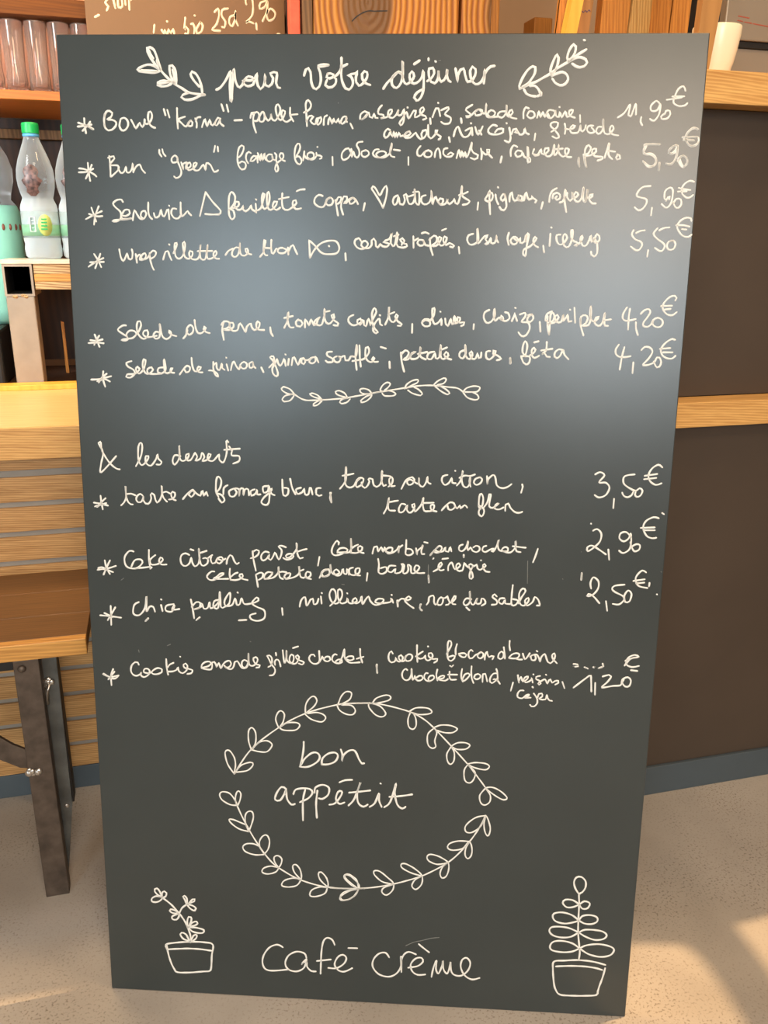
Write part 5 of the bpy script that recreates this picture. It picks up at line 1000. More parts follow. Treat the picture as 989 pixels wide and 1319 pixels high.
('chalk_writing', "white last menu line reading cookies, flocon d'avoine, chocolat blond, raisins, cajou", """1.49 -347 503.7 -350.6 494.9 -350.6 480.3
1.49 -361.3 495.7 -351.9 491.8 -339.8 494.8
1.49 -354.5 488.5 -345.5 500
1.49 -360.8 496.5 -347.3 489.5 -340.3 494
1.63 -101.1 542.7 -94.5 545.2
1.63 10.8 523.9 11 512.2
1.53 10.3 522.8 11.7 511.8
1.48 31.7 539.9 29.9 543 27.6 541.2 26.1 535.7 26.9 530.3 30.2 527.1 34 528.2 36 532.1 36.2 534.6 37.2 530.1 40.5 528.5 44.2 530.9 45.1 535.4 42.7 538.1 39.9 536.2 40.5 531.8 43.3 529.4 47.5 530.5 48.8 535.5 52.5 539.6 56.7 538.8 57.7 534.9 55 530.8 49.9 530.1 47.9 533.5 49.7 537.6
1.47 63.6 552.9 63.8 541.1 64.7 529.4
1.48 62.3 537 66 540.1 71.5 544.1
1.48 64.7 535.1 68.5 533.8 72.7 535.4 74.9 539 75 534.5 77.9 531.7 81.6 533.3 84.7 538.4 82.7 542.5 79.5 542.1 79.1 538.2 82 535.3 86.2 534 90.9 534.9 90.5 531.6 86.8 529.2
1.47 77.8 551.6 78.3 551.3
1.47 102.9 542 105.8 548 108.8 555 107.7 559.9 105.4 560.3 103.9 555.8 104 546 104.2 538.1 106.2 533.2 109.1 532.3 113.1 536 113.9 539.4 111.1 539.8 105.6 537.7
1.47 116.2 556.3 114.5 549.3 114.8 541.5
1.47 118.9 542.6 121.2 543.2 125.9 543.8 129.2 542 127.5 538.5 123.3 538.3 119.5 541.1 118.9 543.1
1.47 136.9 547.2 134.9 549.1 132.3 546.5 131.5 541.1 133.6 536.7 136.8 537.3 140.8 541.9 144.4 543.5
1.47 147.6 546.1 144.4 543.5 143.7 539.6 147 537.2 150.6 539.8 150.9 544.3 148 546.4
1.47 153.1 536 153.3 541.9 155.8 547.4 156.4 544 158.5 539.6 162.1 541.2 164.9 540.8 163.2 536.8
1.47 170.5 539.6 171.2 544.5 174.8 548.1 177.6 545.7 177 539.8 173.4 537.2 170.5 539.1
1.47 177.3 554.1 178.6 545.8 179.4 538.4
1.47 184.7 563.2 184.5 556.8 185.7 550
1.47 184.8 539.6 188.3 544.2 193.7 546.3 197.9 545 197.2 541.1 193.1 538.9 185.3 539.1
1.48 194.1 538.5 197.8 537.6 201.9 537.8
1.47 202.5 546.2 205.6 538.4 209.5 543 211.6 547
1.47 213.3 541.7 214.4 537.8 218.6 537.4 219.7 541.4 216.8 545.2 212.3 542.1
1.47 216.3 544.7 220.4 545.4 223.4 541.5 225.4 535.7 226.6 541.7 230.9 546.7 233.1 541.9 235.7 535.6 239 533.8 243.3 538.8 244.8 545.3 243.3 548.2 240.7 545.1 241.9 540.3 247.3 534.4
1.47 220.2 550.5 221.3 549.8
1.43 51.5 517.3 49.6 519 46.4 516.6 44.6 511 46.2 505.1 50.5 502.7 54.6 504.9 56.8 511.5 57.1 519.5 57.8 511.5 58.9 503.5 61.2 507.6 62 510.2 62.6 505.2 65.5 502.8 69.7 503.5 72.5 506.6 71 510 67.7 509.9 63.5 506.7
1.43 78.8 513.8 76.5 514.2 74.2 510.6 74.8 505.7 78.7 502.8 83.3 503.5 87.5 507.2 85.9 511.1 82.2 510.5 79.5 506.3 81.5 502.4
1.43 91.3 519.8 90.1 511.8 91.8 504.3
1.43 91.7 506.3 96.3 510.5 100.9 511.2 100.1 508.1 93.6 505.4 102.1 504.2 105.7 506.9
1.43 107.5 517.4 107.5 510.4 109.5 506 116.5 506.3
1.43 105.5 512.9 117.7 513.3
1.43 107.9 525.4 109.9 523.7 112.1 526.3
1.43 124 521.7 123.1 515.1 123.4 508.1 125.4 503.9
1.43 125.2 508.2 127.9 514.1 132.2 515.8 134.4 514 131.7 509.2 126.8 504.7 124.5 506.6
1.43 136.3 526 136.1 517.1 137.2 508.6 139.6 502.5
1.43 140 510.3 141.7 514.2 145.2 515.5 148.6 513 147 509 142.7 507.7 140.3 509.5
1.43 151.5 504.5 151.3 510 151.8 515.4 154.6 515.9 156.3 510.9 157.6 505.5
1.43 168.8 523.4 170.4 518.4 171.2 510 171 506.5
1.43 170.5 516.9 165.5 516.7 161.4 510.3 161.3 504.9 163.9 503.1 167.7 505.9 170.8 509.9
1.43 165.8 508.6 167.6 509 170.9 507.6 174.4 502.7
1.44 191.7 505.2 189.2 493.6
1.43 197.5 515.9 198.2 510.5 199.4 505.5
1.43 199.3 507.5 201.7 513.6 204.4 507.2 209.8 510.4 211 514.4 206.9 512.8 205.3 508.2 208.2 505.9 212.7 507.5 215.8 510.6 215.9 513.1 217.4 506.2
1.43 217.6 517.7 217.9 517.4
1.43 226.6 515.7 221.6 514.3 221.3 511.4 226.6 508.6 228.1 505.1 225.9 503.1 224.4 505 229.3 509.2 233.3 511.3 234.9 508.9 236.5 505 238.5 510 240.3 511.6 242.8 506.7 246.4 509.3 250.5 510 251.1 507 247.1 504.4
1.43 233.9 518 234.6 517.4
1.43 256.1 508.7 259.4 499.9
1.44 206 494.3 201.3 494.1 198.3 489 199 484.5 204.6 483.2 210 487.9 213.7 489.1 213.3 487.1 207.4 484.3 215.7 484.6
1.44 217.3 500.2 218.2 499.1
1.44 219.6 490.8 222.1 487.4 224.7 482.5 224.6 476.5 221 472.3 217.3 472.1 215.5 474.6
1.44 225 485.5 226.6 490.6 230.3 491.2 231 486.8 227 483.6 231.7 482.3 235.4 482.9 236.9 489.5 238 485 241 481.6 244 481.1
1.49 -311.5 511.3 -312.8 514.4 -316.3 514.6 -321.3 509.7 -322.8 502.2 -320.1 496.7 -315.4 495 -310 497.7 -308 500.9 -309.4 496.5 -305.4 493.5 -299.9 496.2 -296.7 501.3 -298.9 505.6 -303.7 505.4 -305.1 501 -300.4 499.3 -295.6 500.1 -291.9 504 -285.8 507.3 -279.9 505.7 -280.1 501.9 -286.1 498.6 -292.1 498.4 -294.4 500.2
1.48 -273.5 520.8 -273.3 509 -271.7 498.5
1.48 -263.6 515.6 -269 512.9 -272.1 508.5
1.48 -272.4 502.9 -265.8 503.1 -259.8 505.8 -257.9 509.6 -256.9 504.1 -251.7 501.2 -246.2 505.7 -244.8 512.6 -247.1 515.6 -250.1 513.6 -249.1 509.3 -243.2 507.7 -238 506 -239.9 501.6 -245.2 500.4
1.48 -254.4 524.9 -254 524.7
1.48 -225.6 509.7 -225 514.3 -220 518.5 -214.2 519.2 -212.4 516.8 -216.3 512.6 -225.1 509.7 -218.4 508 -212.6 508.2 -211 512.8 -210.9 518.3 -208 519 -205.7 515 -204.8 511.5 -202.2 518.2 -200.9 515.2 -199.1 510.2 -196 516.4 -191.2 520.6 -186.8 521.3 -185 517.8 -187.5 512.7 -192.3 511.5 -194.6 514.4
1.48 -194.2 513.4 -189.5 510.1 -184.7 509.7 -181.7 513.9 -180.1 520 -176.8 521.6 -174 517.2 -170.2 511.8 -164.5 512.5 -161.5 518.7
1.48 -163.4 521.6 -167.1 523.5 -170.6 519.9 -170.2 514.3 -166.4 512.5 -163 516.6 -161.6 523.7 -161.4 532.7
1.48 -161.4 532.7 -161.4 523.7 -160.1 516.7 -155.8 515.4 -151 519.1 -149 524.7 -151.3 528.1 -154.7 526.5 -154.3 522 -151 517.6 -146.2 516.8 -147.2 513.7 -151 513
1.48 -72.2 532.4 -73.6 534.5 -77.1 534.1 -79.8 529.7 -78.5 525 -73.6 521.4 -68.6 522.1 -66 525.5 -66 533.1 -66.4 540.1
1.48 -65.5 524.6 -63.3 529.4 -61.9 532.7 -61 530.4 -59.2 526.7 -54.8 525.5 -51.2 528.4 -52.6 532.1 -57 532 -59.7 529.5
1.48 -42.8 535.3 -45 536.2 -48.1 533.2 -49 528 -45.8 524.4 -40.5 523.2 -35.6 525.2 -36 528.5 -40.5 528.8 -44.1 525.9
1.48 -38.7 525.6 -35.2 533.3 -32.6 543.7 -32.5 533.4 -30.7 528.7
1.48 -30.7 530.6 -27.2 533.6 -20.9 533.8 -20 530.1 -25.3 528 -30.7 529.7 -26.2 525.1 -20.8 524.8 -11.9 525.8
1.48 -11.7 544.9 -11.2 535.1 -8.6 525.8
1.48 -16 530.7 -7.1 533.8
1.43 -136.2 530.2 -133.3 531.2 -130.1 528 -129.9 521.8 -131.7 516.2 -134.7 514.6
1.43 -135.9 529.6 -133.4 524.8 -130.2 518.1 -126.5 513.4 -125.7 508.5 -128.4 503.4 -133 502.6
1.43 -125.6 518 -126.1 522.6 -123.2 525.8 -120 523.4 -118.3 516.1
1.43 -124.5 535.2 -124 531.5
1.43 -115.2 539.2 -113 521.2 -110.3 528.7 -110 539.1 -110.1 528.7 -108.1 523 -103.1 521 -100.5 526 -100.7 532.1 -103.3 533.5 -105.7 530.1 -106 524 -102 520.4 -97.3 521.2 -94.4 526.2 -93.2 530.5 -95.2 532.9 -97.9 531 -95.5 526.8 -90.3 524.8 -86.6 522.8 -89.2 519.7 -93.8 521.3"""),
('price', 'white handwritten price 1,20 €', """1.53 269.2 534.1 274.4 533.7 275.5 531.1 271.5 530.5
1.53 283.7 530.3 287.9 528.3
1.53 294.9 530.7 295.6 530.3
1.53 306.7 536.2 308 532.3 302.1 529.5
1.53 335.8 541 343.6 544.6 352.5 547.1 347.3 549.5 339.5 545.5 337.1 536.7 344.5 532.6 353.5 534.5
1.53 343.9 528.2 352 527.5
1.53 335.3 534.5 341.7 543.4 347.6 545.8
1.54 271.3 501.2 290.6 518.5 292.7 518.6 294.7 496.6
1.54 299 508.9 299.7 492.4
1.53 308 518.1 316 520.6 319.2 518.5 314.6 510.6 308 502.7 322.1 505.4 332.2 506.9 333.7 514.7 340.5 518.3 344.9 514 343.5 506.3 338.5 505 334 510.3 335.7 514.8"""),
('leaf_wreath_drawing', 'white drawn oval wreath of looped leaves around bon appétit', """1.3 -184.4 355.8 -159.7 394 -121.8 427.3 -85.6 449.3 -40.8 464.3 -14.1 467.3 5.9 467.9
1.31 -184.4 355.8 -193.3 370.3 -196.4 387.4 -190.6 390.6 -183.9 380.6 -182.3 368.3 -184.4 355.8 -175 368.6 -161.1 374.2 -157.8 370.6 -165.9 361.6 -182.1 358.3
1.31 -159.7 392.7 -163.4 406.1 -163.1 420.7 -158.5 425.8 -153.6 418.7 -153.8 404 -158.5 394 -149.3 404.2 -137.8 407.2 -131.1 401.3 -138 391.2 -149.4 390.7 -158.5 392.8
1.3 -121.8 427.3 -125.7 439.2 -122.7 449 -118.1 452.1 -113.7 447 -116 434.8 -120.6 427.8 -110.4 434.6 -96.9 435.6 -92.8 431.4 -99.2 424.6 -115 424 -120.6 427.4
1.29 -85.1 449.4 -84.4 462.6 -78.8 472.3 -73.2 474.9 -69.4 469.1 -73.2 460.6 -83.3 450.1 -69.9 451.7 -60.9 449.2 -57.5 444 -63.1 438.2 -76.6 441.3 -85.1 448.2
1.29 -40.8 464.3 -36.4 476.4 -29.8 483.3 -22.7 481.7 -25.3 472.1 -36.4 464.5 -23 463.9 -17.3 456.9 -20.6 450.8 -29.6 450.9 -38.5 456.1 -41.9 463.1
1.3 -16.4 467 4.7 468.1 24.7 465.8 54.8 458.2 73.8 448.8 88.6 436.2 112.7 410.8 135.8 385.1 152.2 363.9 161.7 350.8
1.29 0.3 467.2 1.4 468.4 15.9 464.3 23.8 453.9 18.3 448.9 9.4 452.1 1.5 461.3 0.3 467.2
1.29 5.8 468.6 11.3 475.9 24.5 480.7 30.1 477.9 26.8 473 9.2 467.6
1.29 55.5 458.3 64.6 463.9 80.1 464 85.7 458.8 80.3 455.5 67.1 454.5 57 457.6
1.3 57 457.6 53.9 446.8 55.3 436 60.9 432.7 64.8 437.6 64.6 447.2 61.5 455.4
1.3 88.6 436.2 98.4 440.3 111.7 440.1 120.3 435.7 114.2 430.1 103.2 429.7 92 432.8
1.3 88.6 435 81.1 426.3 81.5 411.9 87.2 406.1 92.3 408.7 90.7 417.1 93.2 429.2 90.9 433.9
1.3 113.1 410.3 121.4 415.5 132.5 416 138.1 412.4 132.8 406.9 121.7 405.9 114.5 409
1.31 113.1 409.6 107.5 398.5 109 387.6 113.1 383.6 117.4 389.2 117.4 401.3 113.8 408.9
1.31 136.2 385.2 146.8 387.6 160.2 386.7 165.5 382.8 160.6 377.7 147.1 379.6 137 384
1.31 136.3 384 131.7 375.2 133.3 360.6 140.2 357.2 145.5 363.6 146.3 373.4 137 384
1.32 161.7 350.8 170.6 352 182 346.8 191.3 337.4 187 334 177.9 338 166.3 346.1 161.7 350.1
1.32 161.3 350 154.3 339.3 155.9 328.3 161.6 324.8 168.1 330.1 168.4 340 161.7 350.1
1.35 -181.5 307.8 -169.9 280.5 -152.6 248.4 -132.8 221 -110.6 204.8 -92.8 195.8 -70.4 189 -54.8 186.6 -30.2 185.4 -1.3 187.5
1.33 -181.5 307.8 -191.5 308.6 -202.4 315.3 -205.5 323.5 -201 327.8 -191.1 325.4 -183.6 315 -181.5 309
1.33 -181.5 307.8 -183.6 316.2 -182.3 325.8 -178.9 330.1 -175.7 326.1 -177 316.5 -180.4 307.9
1.34 -165.6 268.1 -178.9 271.5 -189.9 279.5 -193.1 285.5 -187.5 285.7 -176.5 281.4 -168.8 278.2
1.34 -165.6 268.1 -169.9 280.5 -170.1 292.7 -166.2 298.9 -160.7 299.2 -158.6 292 -161 281 -165.6 268.1
1.35 -144.3 233.3 -157.3 232.1 -170.6 236.3 -174.5 243.5 -169.3 248.7 -159.3 249.3 -151.5 246
1.35 -143.9 234 -150.4 244.8 -150.3 254.6 -145.7 262.2 -140.1 263.7 -136.5 255.3 -138.2 243 -143.9 234
1.35 -124 213.5 -129.5 222.4 -130.1 229.8 -124.9 232.6 -119.4 227.9 -120.6 219.2 -124 213.5
1.36 -125.1 214 -135.1 215.4 -145.3 211.6 -147.6 205.3 -139.8 202.7 -128.5 206.3 -124 212.8
1.36 -92.3 195.8 -101.7 207.7 -103.8 217.6 -99.4 219.8 -93.8 213.1 -91.6 203.3 -92.3 195.8
1.36 -92.8 197 -103.9 198.1 -116.3 193.2 -119.7 185.5 -110.8 183.5 -98.4 186.7 -92.3 195.8
1.36 -54.3 186.6 -64.8 197.3 -67.5 207.1 -63.7 209.8 -57 202.7 -53.7 192.9 -54.3 186.6
1.37 -54.8 185.8 -65.9 186 -77.1 180.3 -79.4 171.4 -70.4 170.6 -58.1 176.4 -54.8 185.8
1.36 -10.6 186.5 -21.4 192.2 -30.3 201.6 -30.4 207.1 -23.7 208.2 -13.6 200.1 -10.6 186.5
1.37 -11.3 185.7 -23.5 182 -35.7 172.6 -35.7 166.8 -25.6 168.1 -14.5 176.3 -10.6 185.8
1.35 -50.5 185.5 -30.8 185.4 -11.2 186.5 13.2 190.1 37.4 196.1 59.2 203.5 78.4 211.4 97.4 222.5 113.9 234.1 127.8 248.3 142.6 267.8 153.8 286.9 163.6 308.5
1.36 -11.2 186.5 -21.1 194.2 -29.7 203.3 -29 207.5 -21.2 205.2 -11.3 194.8 -10 186.6 -18.5 172.3 -30.7 166.7 -36.2 171.3 -30.8 179.9 -11.2 186.5
1.36 38.7 196.1 22.8 199.4 11.7 209.7 11.6 215.7 18.9 215.5 30 206.6 38.6 197.5 37.6 186.5 29.2 178.3 22.6 182.9 25.4 189.9 38.7 196.1
1.36 78.4 211.4 63.7 215.2 50.3 222.6 49.4 228.6 56.2 228.9 69.7 221 78.4 211.4 78.2 198.3 70.4 189.7 64.7 194.8 68.8 204.6 78.4 211.4
1.35 113.9 234.1 99.5 230.7 87.4 235.4 84.8 242 89.5 245.8 101.6 242.9 113.8 234.7 115.4 223.4 112.1 212.4 106.2 209.9 103.6 217.4 106.9 227 112.7 233.5
1.34 143.1 268.6 127.1 268.3 115.3 263.7 113.1 256.9 120.4 253.8 133.5 257.2 142.6 267.8 146.6 257.3 145.8 246.6 141.2 241.8 137.4 247.5 138.2 258.2 142.6 267.8
1.33 163.5 309.2 149.5 305.1 136.9 292.7 137.3 283.4 145.6 282.5 157.1 292.4 163.6 308.5 170.1 293 169.8 282.4 167.2 278.3 163.3 284.8 161.6 297.9 163.6 308.5"""),
('chalk_writing', 'white writing reading bon appétit inside the wreath', """1.73 -87.5 408 -88.1 394.4 -92.1 372.1 -93.1 370.6 -81.3 371.1 -69.6 378.4 -65.4 385.9 -68.7 392.1 -76.4 391.8 -86.2 382.9 -91.1 374.2
1.73 -62.8 375.5 -61.9 384 -54.1 391.7 -44.4 393.8 -40.5 389.2 -44.4 380.6 -54.1 375.9 -62.8 375.5
1.73 -36.7 398.8 -34.3 390.5 -35.1 381.6 -32.8 390.6 -25.1 397.6 -17.4 397.5 -11.5 385.2 -7.5 379.1 -4.6 379.6
1.75 -113.3 328.4 -112.5 336 -118.7 338.9 -125.7 328.9 -127.8 319.1 -120.9 318.4 -114.9 328.4 -112.5 334.9 -111 321 -105.1 312.7 -100.2 314
1.75 -102.1 329 -99.1 335.6 -89.3 338.2 -79.4 337.6 -75.5 332.4 -81.4 323.5 -92.9 317.1
1.75 -85.7 336.2 -88.9 319.9 -89 289.6
1.75 -72.6 332.5 -71.6 340.1 -61.8 344.8 -53 340.9 -53.9 330.2 -61.8 323.4 -66.7 324.2
1.75 -68.7 335.9 -70.6 316.5 -69.6 294.5
1.75 -51.9 315.2 -44.1 317.8 -35.3 331.1 -35.4 336.4 -40.2 335.1 -43.1 324.3 -38.2 317 -31.3 319.5
1.74 -38 349.7 -30.6 353.1 -20.9 354.2
1.75 -25.4 315.4 -17.7 325.5 -9.2 351.1 -13.9 334.2 -11.8 319.3 -4.8 314.3 1 317.8
1.75 -24.6 334.8 -12.9 336.4 4.2 339.4
1.75 4 314.7 10.7 320.4 16.3 335.7 16.5 325 20.2 315.5
1.74 18.1 350.7 18.5 350.5
1.75 24.1 315.1 32.1 323.6 39.4 351.7 38.1 336.7 41.9 319.8 48.9 314.1 53.3 317.1
1.75 31 331 45.6 332.8 62 336.1"""),
('plant_drawing', 'white drawn small branching plant in a pot', """1.66 -293.1 156.4 -281.1 146.4 -269.2 131.7 -261.3 119 -256.9 106.9 -254.1 96.1 -254.1 85.2
1.65 -269.2 131.7 -264.7 141.2 -257.7 146.9
1.65 -293.7 157.2 -301.9 158.2 -308.3 154.1 -308.5 149.4 -303 148.2 -296.7 150.9 -293.1 156.4 -299.1 159.9 -303.7 165.8 -303.5 169.6 -300.1 170.9 -296.8 166.9 -293.7 157.9 -293.5 163.3 -289.9 166.9 -286.6 164.4 -288.2 158.2 -293.1 156.4
1.65 -257.7 146.9 -260.2 154.5 -262.8 159.7 -260.6 161.3 -257.4 156.9 -256.3 147.8 -249.2 155.8 -245.7 156.5 -246.5 152.9 -256.3 147.8 -249.5 145.9 -244.4 141.6 -246.3 137.6 -252.4 140.3 -257.7 146.9
1.66 -269.9 131.6 -278.8 131.9 -283.1 135.5 -281.4 137.9 -275.9 136.7 -269.9 131.6 -270.1 126.2 -273.7 121.4 -279.2 121.8 -279.7 126.4 -269.9 131.6
1.66 -258.2 109.9 -257.8 120.8 -255.6 127.1 -252.1 126.5 -251.9 121.1 -256.8 110 -250.3 118.1 -244.1 120 -242.8 117 -246.3 113.7 -256.8 110 -245.1 109.9 -234.1 106.6 -235.6 101.9 -242.6 101.2 -250.8 103.3 -256.8 109.2
1.67 -254.3 86.7 -264.4 90 -269 97.6 -266.8 100.4 -260.6 98.1 -254.8 86.7 -249.6 96.4 -244.7 97.9 -245.6 92.7 -251.3 86.9
1.68 -289.3 71.3 -290.7 79.1 -276.4 83.1 -254.1 86 -234.7 86.3 -221.6 83.2 -223.5 65 -225 44.4 -227.6 38.7 -236.1 37.4 -258.5 34.1 -275.3 33.7 -279.4 37.9 -284.5 50.3 -288.1 65.8 -289.7 79.1
1.68 -289.3 71.3 -274 73 -257.2 74.5 -240.6 74.5 -224 72.9"""),
('plant_drawing', 'white drawn fir shaped plant with looped leaves in a pot', """1.64 297.6 194.4 291.9 203.2 289.4 213.1 292.3 220.7 298.8 221.8 305 215.6 305.6 205.7 301.7 198 297.6 194.4 298.6 178.6 299 153.4 300 133.1 303.3 109.4 304.2 100.8 303.5 89.6
1.64 298.6 178.6 289.4 184.8 279.1 185 275.8 179.8 281.3 173.4 290.1 173.9 298.6 178.6 305.6 184 313.1 181.1 310.6 173.4 303.4 172.2 298.6 178.6
1.65 299.4 153.4 289.4 161.3 275.9 164.7 265 162.4 263.2 156.4 268 149.9 279.9 147.2 291.6 149.6 299.4 153.4 304.1 160.4 314.3 162.7 324 159.9 325.2 153.2 318.1 148.6 307.8 148.8 299.4 153.4
1.65 300.7 134 287.7 140 274.3 141.8 262.6 140.2 259.7 134.1 264.8 127.6 276.8 124.6 290 126.5 300.7 134 308.5 138.7 320.2 139.4 333.6 137.6 339.8 132 335.9 125.8 324.2 123.4 310.7 127.8 300.7 134
1.66 303.3 108.5 293.7 115.6 280.1 119.1 266.9 117.5 262.1 110.3 264.7 103.6 278.2 101 293 102.7 303.3 108.5 313 114.2 330.6 117 347 113.7 351.6 108 346.5 100 333.4 96.6 316.9 99.9 303.3 108.5
1.68 341 84.1 323.6 88.2 302.7 89.5 283.5 87.5 269 84.9 268.3 70.9 271.1 48.4 274.4 38.1 280.1 31.4 294.4 30.5 313.9 31.4 331.7 33.8 333.5 40.1 335.2 49 338.7 63.1 341.3 78.9
1.67 272.2 77.3 291.4 79.3 312.3 79.7 327.3 78.1 337.1 75.6"""),
('chalk_writing', 'white writing reading café crème near the bottom edge', """1.62 -119.3 85.1 -127 88.8 -138 84 -146.4 72 -149.3 59.2 -145.8 47.9 -134.8 45 -110.8 48.6
1.62 -85 69.4 -87.8 76.6 -98.7 79 -110.6 72.1 -115.9 59.2 -111.7 48.9 -99.8 45.9 -88.8 52.5 -84.7 67.4 -92.4 58.1 -91.5 59.6 -85.1 63.2 -84.2 54.9 -77.8 47.9 -71.4 47.7
1.62 -44.1 93.7 -47.8 101.8 -55 104.4 -60.4 97.9 -63.1 81.2 -64 58.2 -64.4 44.5
1.62 -69.5 65.2 -49.5 68.9
1.62 -53.1 54.7 -41.2 55 -30.3 63.4 -27.1 73 -32.2 77.9 -39.5 73.3 -44 61.5 -39.4 52.4 -30.2 49.8 -18.4 56.4
1.61 -24.1 89.4 -11.5 89.9
1.62 34.5 77.8 29.5 84.7 20.5 83.2 12.5 73.3 11.2 60.8 20.1 48.8 34.7 45.5 45.5 51.4 51.6 63.3 51.3 79.8
1.62 52.2 80.3 52.7 54.6
1.62 52.3 73.7 55.7 83.2 62.8 88.4 72.8 84.9
1.62 62.5 62.3 75.9 65.8 83.3 73.5 81 79.6 72.9 78.1 66 68.3 68 57 76.3 51.2 87.1 52.5
1.61 76.5 102 84.2 95.3 91.5 89.5
1.62 96.2 49.3 98.5 64.1 102.7 76.4 102.2 62.2 106 55.2 111 69 111.6 76.9 113 62.9 118.6 56 122.6 71.8 122.8 75.9 123.8 61.5 128.5 54.5 138.5 53.7 148 63 150.8 75.6 145.5 83.5 139.3 80.1 137.4 68.6 142.9 55.4 153.9 48.4 164.9 51.6"""),
('chalk_smudge', 'faint wiped chalk marks left between the writing', """0.67 58.1 98.2 69.6 104.7 80.3 107.8 92.7 112.2 105.1 114.6
0.65 271.6 658 271.7 649.7
0.66 268.7 530.8 275.9 533.2
0.66 284.6 530.1 287.7 527.6
0.66 295.6 530.5 298 531.2
0.66 300.6 529.4 307 531.5 307.5 534.9
0.65 248.2 649.7 248.7 648.9
0.66 107.8 524.7 110.3 523.5 112.7 527.6
0.65 202.6 672.1 203.6 642
0.75 75.7 663 75.7 652 76.3 640.1
0.75 -36.4 633 -33.3 632.9
0.65 -329.8 629.6 -326.3 632.3
0.71 -299.5 573.7 -295.4 577.8
0.71 -229.2 577.5 -225.8 581.5
0.71 -173.4 578.9 -163.3 579.8
0.71 -310.8 532.3 -310.2 529.1
0.71 -271.1 539.9 -266.8 542
0.71 -159 550.1 -157.8 549.4
0.69 119.9 676.1 121.2 675.4
0.54 71.6 1261.5 74.2 1261.7
0.54 -43.7 1216.6 -43.4 1216.5
0.54 -43.8 1216.1 -43.5 1216
0.62 237.6 1281 238.2 1280.6
0.59 269.5 685.8 269.8 686.2
0.6 371.6 662.8 372.5 662.5"""),
]
JUICE_WRITING = """2.32 38.6 1465.6 35.9 1451.4
2.32 52 1457.5 56.5 1450 57.6 1457.8 62.7 1449.1 66.2 1459.6 69.9 1452.1 75.3 1460.2 77 1451.2
2.32 63.8 1473.6 64.3 1473.1
2.32 101.1 1482.3 98 1460.2 102 1465.6 106 1460.7 104.1 1452.8 99.2 1453
2.32 111.8 1471.4 115.3 1472.9 119 1464 117 1454.9
2.32 119.9 1487.8 120.4 1487.3
2.32 131.2 1476.4 121.7 1461.6 122.8 1455.2 131.6 1458.3 135.7 1470.2 131.2 1476.4
2.32 161 1496.3 168.6 1503.2 170.3 1493 164.2 1474.5 154.3 1463.6 170.8 1462.4
2.32 188.8 1504.5 177.1 1501.2 175.9 1489.5 182.4 1480.8 179.8 1469 174.9 1470
2.32 202.8 1493.8 192.4 1489.2 189.9 1478.7 196 1472.6 203.1 1487.3 204.6 1501.7 203.1 1487.3 207.8 1474.6
2.32 227.1 1514.7 226 1525 237.8 1528.3 241 1513.1 237.9 1494.7 224.2 1480.8 230.2 1483.8 240.3 1480.5
2.32 246.2 1480.8 247.3 1469.6
2.32 268.5 1523.9 256.5 1519.2 254.7 1508.8 265.1 1512 271.4 1524.1 269.3 1504.5 259.7 1485.6
2.32 270.7 1502 276.9 1510.2 287 1503 283.7 1492.3 273.1 1487.7 269 1496.6 270.8 1507.2
2.32 290.3 1463.7 294.8 1463.9
2.32 -76.7 1472.8 -68.8 1476.6
2.32 -44.7 1510 -54.7 1499.7 -49.3 1493.1 -52.9 1485.9
2.32 -38.9 1507.6 -35.8 1491.2
2.32 -29.6 1511 -29.6 1493 -21.9 1494.9 -22.2 1508.7
2.32 -15.7 1514.7 -15.5 1498.1
2.32 -7.8 1518 -8.6 1490.2
2.32 -6.3 1507 0.9 1513.1"""

PEN = 0.84
for name, label, text in WRITING:
    bm = BM()
    for hw, P in rows_of(text): stroke(bm, P, hw * PEN, 0.0)
    o = obj(name, bm, M['faint'] if name == 'chalk_smudge' else M['white'], mb, True)
    o['label'] = label
    if name == 'chalk_smudge': o['kind'] = 'stuff'

# ---------------------------------------------------------------- left bar front: slats, plinth, worktop
LX0, LX1, YL = -1.25, 0.24, 1.55
bar = empty('bar_front', (0, YL, 0), 'slatted oak bar front on the left behind the bench, with grey gaps', 'bar')
TOPS = [0.651 - 0.0555 * i for i in range(11)]
SLH = 0.0450
def slat_bm(h): return box(BM(), (LX0, 0, 0), (LX1, 0.0060, h), 0.0006)
sl = obj('slat', slat_bm(SLH), M['oak_slat'], bar); sl.location = (0, 0, TOPS[0] - SLH)
for t in TOPS[1:]:
    c = sl.copy(); COL.objects.link(c); c.parent = bar; c.location = (0, 0, t - SLH)
top_slat = obj('slat', slat_bm(0.026), M['oak_slat'], bar); top_slat.location = (0, 0, 0.664)
obj('backing_panel', box(BM(), (LX0, 0.0064, 0.05), (LX1, 0.036, 0.69)), M['grey_gap'], bar)
obj('plinth', box(BM(), (LX0, 0.0, 0.0), (LX1, 0.03, 0.0495), 0.001), M['plinth'], bar)
obj('carcass', box(BM(), (LX0, 0.037, 0.0), (LX1, 0.69, 0.69)), M['dark_wood'], bar)
wt = empty('worktop', (0, 0, 0.6915), 'long pale oak worktop on the left bar, with a thick front edge', 'worktop')
obj('top_surface', box(BM(), (LX0, 1.521, 0.001), (LX1, 1.989, 0.0555), 0.001), M['oak_top'], wt)
obj('rear_shade_board', box(BM(), (LX0, 1.9895, 0.001), (LX1, 2.24, 0.0555), 0.001), M['dark_wood'], wt)  # dark colour stands in for the shade behind the strip
obj('front_edge', box(BM(), (LX0, 1.512, 0.0005), (LX1, 1.5205, 0.0556), 0.0008), M['oak'], wt)
st = tag(obj('upstand_strip', box(BM(), (LX0, 1.888, 0), (LX1, 1.9285, 0.0105), 0.001), M['board_yellow'], loc=(0, 0, 0.7472)),
         'narrow orange wooden strip lying along the back of the oak worktop', 'strip')

